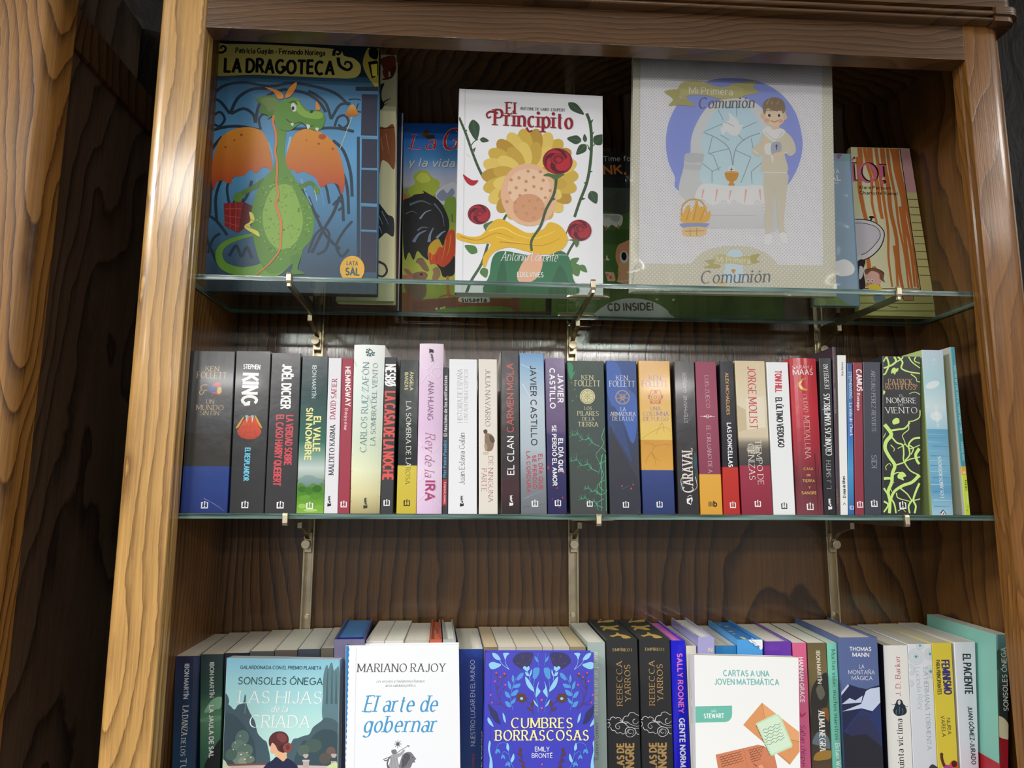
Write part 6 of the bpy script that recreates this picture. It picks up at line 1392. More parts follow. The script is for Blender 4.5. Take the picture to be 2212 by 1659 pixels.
R = face_book('hardcover_book', 'ultramarine hardcover with mirrored blue flowers and cream serif title', 'F', ((357.9, 35.96, -394.7), (486.05, 35.96, -394.7), (491.93, 62.84, -166.92), (359.87, 62.99, -165.6)), 25, '0:#3f3fc0 1:#3c3cba', '''l|#3434a8|0.8|9.05,230.08 7.92,103.98
L|#8fcdf0|0.57,0.34|30.66,210.81 21.83,217.27 17.1,225.03 12.36,229.5
P|#8fcdf0|10,229.51 14.72,229.03 18.87,225.01 20.05,221.47 15.34,222.28 11.79,225.07
P|#8fcdf0|6.3,217.41 10.05,219.58 15.94,218.42 20.89,216.17 15.96,212.71 10.09,211.34 7.15,213.56
P|#8fcdf0|23.58,229.4 30.68,229.34 27.72,226.04 25.95,222.19 24.18,226.07
L|#8fcdf0|0.57,0.34|30.66,210.81 26.54,217.22 25.95,222.74
P|#2a2c64|34.8,220.45 38.37,227.06 45.49,229.77 59.14,229.32 58.72,222.45 56.05,215.85 51.28,210.94 45.39,211.55 39.51,214.9
L|#5a3826|0.57,0.34|48.94,213.71 45.42,217.05 41.88,217.63
L|#5a3826|0.57,0.34|50.13,214.25 48.99,220.33 47.24,225.32
L|#5a3826|0.57,0.34|51.31,214.57 53.95,219.18 56.1,221.92
e|#5a3826|41.64,217.74,1.65,1.21,-0.53
e|#5a3826|47.13,225.65,1.42,1.55,-0.5
e|#5a3826|56.11,222.14,1.19,1.44,-0.51
P|#8fcdf0|47.16,212.63 49.54,214.59 51.89,213.13 54.26,214.54 55.3,211.45 52.44,208.73 50.09,209.85
L|#8fcdf0|0.68,0.46|51.86,209.29 54.76,203.78 55.89,198.31
P|#8fcdf0|50.08,208.21 53.6,205.98 54.76,203.56 51.23,204.04
P|#8fcdf0|57.78,210.88 57.73,205.94 55.22,202.68 55.97,207.05
P|#4e96dc|59.54,210.31 62.52,212.7 67.24,211.89 66.58,205.85 64.17,201.5 61.2,199.56 58.98,201.55 59.5,205.92
L|#4e96dc|0.68,0.45|61.2,199.89 59.93,190.65 61.6,181.97 65,172.24 65.12,163.14
P|#8fcdf0|50.04,202.74 54.71,198.32 59.34,190.66 60.47,185.77 54.64,189.62 51.16,195.09
P|#8fcdf0|66.71,197.32 65.22,190.59 68.1,186.22 65.11,181.93 62.74,179.8 62.57,185.2 64.05,191.69
P|#8fcdf0|59.44,177.14 62.44,173.88 65.19,169.02 61.49,171.75
L|#4e96dc|0.68,0.45|45.36,207.16 38.27,199.58 34.14,188.77 32.37,178 35.25,165.65
P|#4e96dc|47.72,207.36 47.1,202.77 42.97,199.32 39.68,199.02 42.4,203.91
P|#4e96dc|35,205.07 36.87,200.69 35.33,196.35 33.58,200.18
P|#4e96dc|44.12,194.95 42.34,190.84 37.07,190.03 34.73,191.47 38.25,194.14
P|#4e96dc|29.12,198.05 32.63,194.2 32.97,188.78 29.82,190.98
P|#4e96dc|41.51,188.14 39.38,182.77 34.7,181.2 32.96,182.84 35.89,186.59
P|#4e96dc|25.38,186.49 30.04,184.49 31.79,179.3 27.13,180.75
P|#4e96dc|38.2,179.01 37.02,174.19 33.52,172.62 32.13,174.25
P|#4e96dc|25.61,175.4 30.61,174.27 32.93,169.42 28.29,169.69
L|#5a3826|0.78,0.45|27.7,167.35 21.9,171.7 18.4,179.24 16.04,187.89 17.18,196.54 15.39,206.36
L|#5a3826|0.56,0.34|18.98,177.63 20.71,185.68 25.37,192.11
L|#5a3826|0.56,0.34|16.62,188.96 20.69,194.33 24.78,204.08
L|#5a3826|0.56,0.34|16.04,187.89 13.67,196.58
L|#5a3826|0.56,0.34|16.25,196.55 20.1,200.86
L|#5a3826|0.56,0.33|21.9,171.7 14.92,174.99 9.09,180.43
L|#5a3826|0.56,0.33|20.73,172.78 13.77,172.33 9.82,173.98
e|#5a3826|15.28,206.36,1.64,1.75,-0.57
e|#e0508c|15.04,207.24,1.06,0.98,-0.57
e|#5a3826|25.13,204.74,1.64,2.4,-0.58
e|#e0508c|24.9,206.27,1.17,1.09,-0.57
e|#5a3826|20.21,201.3,1.29,1.31,-0.59
e|#e0508c|19.98,202.39,0.94,0.87,-0.59
e|#e0508c|13.44,197.88,1.05,0.98,-0.6
e|#e0508c|26.07,193.84,1.17,1.09,-0.62
e|#e0508c|8.38,182.8,1.05,1.08,-0.66
e|#e0508c|9.82,174.2,0.93,0.96,-0.7
L|#5a3826|0.78,0.56|45.2,178.39 51.01,175.63 56.81,171.27 59.27,160.55
e|#5a3826|42.29,181.65,2.8,2.37,-0.67
e|#5a3826|46.97,181.92,2.81,2.16,-0.67
e|#5a3826|49.28,178.34,2.57,2.37,-0.68
e|#5a3826|45.76,175.69,3.03,2.15,-0.69
e|#5a3826|41.93,177.89,2.57,2.37,-0.68
e|#8fcdf0|45.43,178.39,1.87,1.61,-0.68
P|#5a3826|59.44,176.82 59.74,172.3 58.19,168.57 56.57,170.2 57.42,173.94
P|#5a3826|51.55,168.97 55.61,167.53 58.49,164.29 54.43,165.09
L|#4e96dc|0.46,0.34|65.91,229.04 65.36,222.39 66.69,214.65
P|#4e96dc|61.48,225.53 64.42,223.51 66.5,219.06 63.2,220.2
P|#2a2c64|5.42,172.97 10.31,168.64 16.12,163.24 17.87,157.9 20.2,150.99 15,152.65 10.37,158 7.44,164.41
P|#8fcdf0|22.84,162.94 25.62,158.86 26.54,151.96 23.65,155.71
P|#8fcdf0|5.17,158.07 8.07,155.92 12.14,148.26 8.1,150.11 5.2,153.84
P|#8fcdf0|7.06,132.82 8.79,130.71 8.04,122.41 10.6,112.04 11.21,103.92 8.96,99.77 7.24,103.99 7.74,114.15 5.74,124.52
L|#4e96dc|0.54,0.43|35.65,103.51 32.25,110.66 29.98,119.99 28.26,128.33 25.4,130.46 21.96,130.51 17.38,128.5 15.11,123.34
P|#4e96dc|13.98,120.25 15.68,123.85 19.11,123.28 19.92,119.12 17.4,120.71 15.7,118.98
L|#4e96dc|0.54,0.43|29.97,117.92 25.4,121.1 23.12,120.1 22.55,117.01
P|#4e96dc|20.84,113.42 21.98,117.53 24.83,116.97 25.98,112.82 23.35,114.41
L|#4e96dc|0.54,0.43|33.38,107.55 28.83,110.71 27.69,108.67
P|#4e96dc|25.98,105.62 27.12,109.2 31.1,109.13 31.67,104.5 28.82,106.6
P|#8fcdf0|28.27,130.42 30.56,126.21 29.98,122.07 27.12,124.71
P|#8fcdf0|35.69,118.87 36.59,113.68 33.96,109.6 32.25,111.69
L|#5a3826|0.54,0.43|49.3,99.07 46.51,109.39 43.73,123.93
P|#5a3826|43.74,125.49 45.45,122.34 43.71,119.78 42.01,122.4
P|#5a3826|40.28,119.83 43.71,118.74 44.83,115.62 41.98,116.7
P|#5a3826|46.56,117.14 45.4,114.06 44.25,113.56
P|#5a3826|41.96,113.08 45.39,111.99 46.51,108.88 43.66,109.96
P|#5a3826|49.38,110.38 47.64,106.8 46.15,106.82
P|#5a3826|44.78,106.85 48.2,105.25 49.33,103.28 45.91,103.75
L|#8fcdf0|0.57,0.34|109.44,210.05 118.55,216.37 123.56,224.1 128.48,228.52
P|#8fcdf0|130.88,228.5 126.07,228.09 121.76,224.12 120.46,220.57 125.27,221.3 128.94,224.05
P|#8fcdf0|134.32,216.23 130.56,218.48 124.55,217.43 119.47,215.26 124.38,211.67 130.3,210.18 133.35,212.36
P|#8fcdf0|117.1,228.61 109.92,228.67 112.82,225.31 114.51,221.4 116.41,225.28
L|#8fcdf0|0.57,0.34|109.44,210.05 113.78,216.42 114.53,221.96
P|#2a2c64|105.52,219.82 102.1,226.51 94.99,229.36 81.27,229.14 81.51,222.25 84.01,215.59 88.67,210.58 94.61,211.07 100.63,214.33
L|#5a3826|0.57,0.34|91.09,213.31 94.73,216.59 98.31,217.11
L|#5a3826|0.57,0.34|89.92,213.88 91.23,219.94 93.11,224.92
L|#5a3826|0.57,0.34|88.74,214.22 86.21,218.88 84.12,221.67
e|#5a3826|98.55,217.22,1.67,1.22,-0.53
e|#5a3826|93.24,225.25,1.43,1.56,-0.5
e|#5a3826|84.12,221.89,1.19,1.44,-0.51
P|#8fcdf0|92.85,212.19 90.52,214.2 88.12,212.79 85.77,214.25 84.65,211.17 87.44,208.39 89.83,209.47
L|#8fcdf0|0.69,0.46|88.04,208.94 84.98,203.47 83.7,198.02
P|#8fcdf0|89.8,207.82 86.21,205.66 84.98,203.26 88.54,203.66
P|#8fcdf0|82.15,210.64 82.06,205.7 84.49,202.38 83.86,206.78
P|#4e96dc|80.36,210.11 77.44,212.56 72.69,211.83 73.19,205.79 75.49,201.38 78.41,199.38 80.69,201.33 80.29,205.72
L|#4e96dc|0.68,0.45|78.42,199.71 79.45,190.43 77.54,181.78 73.88,172.13 73.51,163.03
P|#8fcdf0|89.69,202.33 84.88,198 80.04,190.43 78.78,185.56 84.73,189.29 88.36,194.69
P|#8fcdf0|72.84,197.26 74.15,190.49 71.15,186.19 74.02,181.83 76.34,179.64 76.66,185.04 75.34,191.57
P|#8fcdf0|79.58,176.9 76.48,173.71 73.6,168.91 77.38,171.55
L|#4e96dc|0.68,0.46|94.52,206.67 101.46,198.92 105.34,187.97 106.84,177.12 103.6,164.78
P|#4e96dc|92.15,206.92 92.65,202.3 96.72,198.75 100.03,198.39 97.41,203.35
P|#4e96dc|104.91,204.37 102.91,200 104.34,195.61 106.21,199.42
P|#4e96dc|95.44,194.4 97.13,190.24 102.42,189.31 104.81,190.7 101.33,193.46
P|#4e96dc|110.66,197.19 107.01,193.4 106.52,187.96 109.76,190.1
P|#4e96dc|97.89,187.51 99.89,182.07 104.56,180.39 106.37,181.99 103.52,185.82
P|#4e96dc|114.13,185.48 109.36,183.58 107.46,178.41 112.21,179.76
P|#4e96dc|100.98,178.27 102.04,173.4 105.53,171.74 106.98,173.34
P|#4e96dc|113.59,174.34 108.51,173.32 106.04,168.51 110.74,168.67
L|#5a3826|0.79,0.45|111.26,166.3 117.26,170.52 121.01,178.03 123.63,186.68 122.7,195.42 124.78,205.27
L|#5a3826|0.56,0.34|120.37,176.42 118.83,184.56 114.29,191.14
L|#5a3826|0.57,0.34|123.07,187.78 119.08,193.27 115.21,203.17
L|#5a3826|0.57,0.34|123.63,186.68 126.26,195.38
L|#5a3826|0.57,0.34|123.65,195.41 119.86,199.83
L|#5a3826|0.56,0.34|117.26,170.52 124.41,173.67 130.48,179
L|#5a3826|0.56,0.34|118.46,171.58 125.51,170.96 129.57,172.53
e|#5a3826|124.9,205.27,1.67,1.76,-0.57
e|#e0508c|125.16,206.15,1.07,0.99,-0.57
e|#5a3826|114.87,203.83,1.66,2.42,-0.58
e|#e0508c|115.15,205.37,1.19,1.1,-0.57
e|#5a3826|119.76,200.27,1.31,1.32,-0.59
e|#e0508c|120.03,201.36,0.95,0.88,-0.59
e|#e0508c|126.54,196.69,1.07,0.99,-0.6
e|#e0508c|113.62,192.89,1.18,1.09,-0.62
e|#e0508c|131.27,181.38,1.06,1.09,-0.66
e|#e0508c|129.57,172.74,0.94,0.97,-0.7
L|#5a3826|0.79,0.56|93.92,177.81 87.99,175.19 82.05,170.96 79.3,160.29
e|#5a3826|96.92,181.02,2.82,2.38,-0.67
e|#5a3826|92.23,181.4,2.82,2.17,-0.67
e|#5a3826|89.8,177.86,2.58,2.38,-0.68
e|#5a3826|93.27,175.12,3.05,2.16,-0.69
e|#5a3826|97.19,177.23,2.59,2.38,-0.68
e|#8fcdf0|93.68,177.81,1.88,1.62,-0.68
P|#5a3826|79.57,176.58 79.15,172.07 80.6,168.29 82.27,169.88 81.51,173.65
P|#5a3826|87.28,168.53 83.16,167.19 80.18,164.01 84.28,164.71
L|#4e96dc|0.46,0.35|74.48,228.97 74.86,222.31 73.32,214.58
P|#4e96dc|78.83,225.38 75.82,223.41 73.62,219 76.96,220.07
P|#2a2c64|134.01,171.39 128.92,167.15 122.88,161.86 120.96,156.54 118.42,149.65 123.73,151.17 128.58,156.43 131.72,162.82
P|#8fcdf0|116.07,161.73 113.14,157.71 112.02,150.8 115.05,154.48
P|#8fcdf0|133.86,156.36 130.86,154.27 126.51,146.67 130.67,148.41 133.72,152.1
P|#8fcdf0|131.26,130.96 129.45,128.89 129.99,120.5 127.1,110.14 126.27,101.97 128.43,97.71 130.3,101.91 130.06,112.16 132.38,122.55
L|#4e96dc|0.54,0.44|101.53,102.39 105.15,109.46 107.69,118.76 109.65,127.09 112.6,129.14 116.08,129.09 120.67,126.92 122.83,121.66
P|#4e96dc|123.89,118.51 122.27,122.19 118.77,121.72 117.84,117.56 120.43,119.08 122.12,117.29
L|#4e96dc|0.55,0.44|107.64,116.68 112.35,119.73 114.63,118.65 115.12,115.52
P|#4e96dc|116.75,111.86 115.72,116.03 112.81,115.56 111.54,111.43 114.24,112.94
L|#4e96dc|0.55,0.44|103.92,106.38 108.61,109.4 109.71,107.31
P|#4e96dc|111.35,104.19 110.29,107.82 106.26,107.89 105.57,103.25 108.5,105.27
P|#8fcdf0|109.7,129.18 107.28,125.03 107.75,120.85 110.71,123.41
P|#8fcdf0|101.89,117.82 100.85,112.64 103.4,108.45 105.18,110.49
L|#5a3826|0.54,0.43|87.67,98.41 90.74,108.66 93.93,123.15
P|#5a3826|93.96,124.72 92.16,121.61 93.84,118.98 95.63,121.56
P|#5a3826|97.3,118.93 93.82,117.94 92.6,114.85 95.5,115.84
P|#5a3826|90.9,116.43 91.99,113.3 93.13,112.76
P|#5a3826|95.42,112.21 91.95,111.23 90.73,108.15 93.63,109.13
P|#5a3826|87.89,109.74 89.54,106.1 91.04,106.08
P|#5a3826|92.41,106.05 88.94,104.56 87.75,102.63 91.2,102.98
e|#e0508c|69.5,176.7,1.4,1.29,-0.68
e|#e0508c|69.38,167.57,1.4,1.29,-0.72
e|#e0508c|68.8,106.96,1.15,1.03,-0.95
t|CUMBRES|32.54,146.5,106.75,145.46|10.81|#f6eea0|r4
t|BORRASCOSAS|13.93,133.34,125.7,131.89|10.72|#f6eea0|r4
t|EMILY|60.71,121.07,77.96,120.79|4.58|#e8ecf8|s2
t|BRONTË|56.96,114.18,81.53,113.78|4.56|#e8ecf8|s2''', kind='hb', page='#6ab0e8', spine='#3b3bb8', spineops='t|CUMBRES BORRASCOSAS|19,0,19,142|12|#f6eea0|r4\ne|#4e96dc|12,175,2,5,0\ne|#e0508c|14,185,1.2,1.2,0\ne|#5a3826|12,200,2,3,0\nL|#4e96dc|1,.6|10,165 14,180 12,200')
R = face_book('paperback_book', 'white paperback picturing orange envelopes and a mint notebook', 'F', ((604.43, 35.96, -394.7), (727.35, 35.96, -394.7), (747.99, 61.89, -174.9), (616.69, 62.37, -170.86)), 18, '#f0f1f0', '''t|CARTAS A UNA|46.71,201.14,104.76,199.88|6.27|#78b8b4|s3
t|JOVEN MATEMÁTICA|34.76,191.52,116,189.98|6.23|#78b8b4|s3
p|#6cbcaa|7.14,167.1 54.9,167.38 54.04,157.4 52.88,153.63 49.61,150.44 45.31,149.2 5.86,148.99
t|IAN|28.92,160.11,34.45,160.25|2.82|#eef8f4|s1
t|STEWART|19.11,153.97,44.03,154.07|4.54|#f4faf8|s3
p|#dc9660|66.85,145.89 92.31,170.2 139.2,136.81 136.78,115.47 120.34,102.21
p|#e4a470|92.31,170.2 94.44,153.62 123.79,128.45 138.05,126.63 139.2,136.81
l|#b87444|0.46|92.31,170.2 94.07,153.62
l|#a86a40|0.57|123.81,128.66 138.01,126.31
l|#c88450|0.34|123.77,128.24 120.5,114.66
p|#c2865a|67.72,144.91 119.67,101.48 120.72,102.41 66.85,145.89
p|#cf805c|30.28,113.77 82.52,123.74 89.58,122.57 101.76,112.84 104.07,98.18 105.11,87.61 33.23,88.88
l|#b86c4a|0.56|64.51,119.99 68.28,98.78
p|#8fb098|82.97,145.99 84.77,147.26 98.69,112.05 96.6,111.45
p|#c4e0bc|82.37,147.3 107.52,157.35 112.24,156.2 114.86,152.26 125.37,123.09 124.12,120.45 99.24,111.62 96.39,112.93
p|#d4ead0|84.43,146.19 107.92,155.39 111.1,154.48 123.3,123.97 122.14,122.07 98.86,113.74
e|#3c4c40|82.76,143.84,0.73,0.43,25.6
e|#3c4c40|83.47,142.2,0.73,0.43,25.58
e|#3c4c40|84.18,140.56,0.73,0.43,25.56
e|#3c4c40|84.89,138.91,0.73,0.43,25.54
e|#3c4c40|85.59,137.27,0.72,0.43,25.52
e|#3c4c40|86.3,135.64,0.72,0.43,25.5
e|#3c4c40|87.01,134,0.72,0.43,25.48
e|#3c4c40|87.71,132.36,0.72,0.43,25.46
e|#3c4c40|88.41,130.73,0.72,0.42,25.44
e|#3c4c40|89.12,129.1,0.72,0.42,25.42
e|#3c4c40|89.82,127.46,0.72,0.42,25.4
e|#3c4c40|90.52,125.83,0.72,0.42,25.38
e|#3c4c40|91.23,124.21,0.72,0.42,25.36
e|#3c4c40|91.93,122.58,0.72,0.42,25.34
e|#3c4c40|92.63,120.95,0.72,0.42,25.32
e|#3c4c40|93.33,119.33,0.72,0.42,25.3
e|#3c4c40|94.03,117.71,0.72,0.42,25.28
e|#3c4c40|94.73,116.09,0.72,0.42,25.26
e|#3c4c40|95.42,114.47,0.72,0.42,25.24
e|#3c4c40|96.12,112.85,0.72,0.42,25.22
L|#46544a|0.45,0.34|89.97,138.8 91.83,140.55 93.57,141.13 95.19,140.53 96.93,141.11 98.8,142.87 100.54,143.45 102.17,142.84 103.92,143.42 105.79,145.18 107.53,145.76 109.16,145.16 110.91,145.74 112.79,147.51
L|#46544a|0.45,0.34|90.79,136.75 92.53,137.32 94.15,136.72 95.89,137.3 97.75,139.05 99.5,139.63 101.12,139.03 102.86,139.6 104.73,141.36 106.48,141.94 108.1,141.34 109.85,141.91 111.73,143.68 113.48,144.26
L|#46544a|0.45,0.34|91.5,133.53 93.12,132.92 94.85,133.5 96.71,135.25 98.45,135.82 100.07,135.22 101.82,135.8 103.68,137.55 105.42,138.13 107.05,137.52 108.79,138.1 110.66,139.86 112.41,140.44 114.04,139.83
L|#46544a|0.45,0.34|92.08,129.14 93.82,129.71 95.67,131.45 97.41,132.03 99.03,131.43 100.77,132 102.63,133.75 104.37,134.32 105.99,133.72 107.74,134.3 109.61,136.05 111.35,136.62 112.98,136.02 114.72,136.6
L|#46544a|0.45,0.34|92.78,125.93 94.64,127.67 96.37,128.24 97.99,127.64 99.73,128.21 101.58,129.96 103.32,130.53 104.94,129.93 106.69,130.5 108.55,132.25 110.29,132.82 111.91,132.22 113.66,132.8 115.53,134.55
L|#46544a|0.45,0.34|93.6,123.89 95.33,124.46 96.95,123.86 98.69,124.43 100.54,126.17 102.28,126.74 103.9,126.14 105.63,126.71 107.5,128.46 109.24,129.03 110.86,128.43 112.6,129 114.47,130.75 116.21,131.32
L|#5c3426|0.56,0.33|34.71,110.02 36.35,111.32 37.92,111.67 39.41,111.08 41.06,112.38 42.62,112.73 44.12,112.14 45.77,113.44 47.34,113.8 48.83,113.2 50.48,114.5 52.05,114.86 53.55,114.27 55.2,115.57 56.78,115.92 58.27,115.33 59.93,116.63 61.51,116.99
L|#5c3426|0.56,0.33|35.3,108.55 36.79,107.95 38.43,109.25 40,109.6 41.49,109.01 43.13,110.31 44.7,110.66 46.19,110.07 47.84,111.37 49.41,111.72 50.9,111.13 52.56,112.43 54.13,112.78 55.62,112.19 57.28,113.49 58.85,113.84 60.34,113.25 62,114.55
L|#5c3426|0.56,0.33|35.81,106.13 37.38,106.48 38.86,105.89 40.51,107.18 42.07,107.53 43.56,106.94 45.21,108.24 46.78,108.59 48.26,108 49.92,109.29 51.49,109.65 52.97,109.06 54.63,110.35 56.2,110.71 57.69,110.11 59.35,111.41 60.92,111.77 62.41,111.17
L|#5c3426|0.55,0.33|36.25,102.77 37.89,104.06 39.45,104.41 40.94,103.82 42.58,105.11 44.15,105.47 45.63,104.87 47.28,106.17 48.85,106.52 50.34,105.93 51.99,107.22 53.56,107.58 55.05,106.98 56.7,108.28 58.27,108.63 59.76,108.04 61.42,109.34 62.99,109.69
L|#5c3426|0.55,0.33|36.83,101.3 38.32,100.71 39.96,102 41.52,102.35 43.01,101.76 44.65,103.05 46.22,103.4 47.7,102.81 49.35,104.1 50.92,104.45 52.41,103.86 54.06,105.15 55.63,105.51 57.11,104.92 58.77,106.21 60.34,106.56 61.83,105.97 63.49,107.27
L|#5c3426|0.56,0.34|70.91,117.03 72.46,118.3 73.92,118.61 75.29,117.98 76.84,119.25 78.3,119.56 79.67,118.93 81.23,120.2 82.69,120.51 84.06,119.88 85.62,121.15 87.08,121.46 88.45,120.83 90.01,122.1
L|#5c3426|0.56,0.34|71.37,115.55 72.74,114.91 74.29,116.18 75.75,116.49 77.12,115.86 78.67,117.12 80.13,117.44 81.5,116.8 83.05,118.07 84.51,118.39 85.89,117.75 87.44,119.02 88.91,119.33
L|#5c3426|0.56,0.34|71.74,113.11 73.2,113.43 74.57,112.79 76.11,114.06 77.57,114.37 78.94,113.74 80.49,115 81.95,115.31 83.32,114.68 84.88,115.95 86.34,116.26 87.71,115.63
L|#5c3426|0.56,0.34|72.02,109.74 73.57,110.99 75.02,111.31 76.39,110.68 77.94,111.94 79.4,112.25 80.77,111.62 82.32,112.88 83.78,113.19 85.14,112.56 86.7,113.82
L|#5c3426|0.56,0.34|72.48,108.25 73.85,107.62 75.39,108.88 76.85,109.19 78.21,108.56 79.76,109.82 81.22,110.13 82.59,109.5 84.14,110.76 85.6,111.08
L|#5c3426|0.56,0.33|72.85,105.83 74.3,106.14 75.67,105.51 77.21,106.77 78.67,107.08 80.03,106.45 81.58,107.71 83.04,108.02 84.4,107.39
P|#d07c58|75.38,98.66 79.27,102.16 85.45,104.68 90.1,103.55 91.96,98.38 90.14,92.04 74.78,92.31
P|#e0a080|81.49,100.55 85.2,102.06 87.22,98.46 83.25,94.25
l|#2c2420|0.78,0.33|79.12,100.59 74.68,103.81''', kind='pb', page='#e3dcc2', spine='#e8e8e2', spineops='L|#2c2c30|1.4,.8|8,70 10,80 7,90 10,100 7,112 10,125 7,140\nl|#2c2c30|1.6|9,150 9,170\nl|#a03c34|1.4|9,40 9,58\nL|#2c2c30|1.4,.8|8,178 11,186 7,194 10,202')
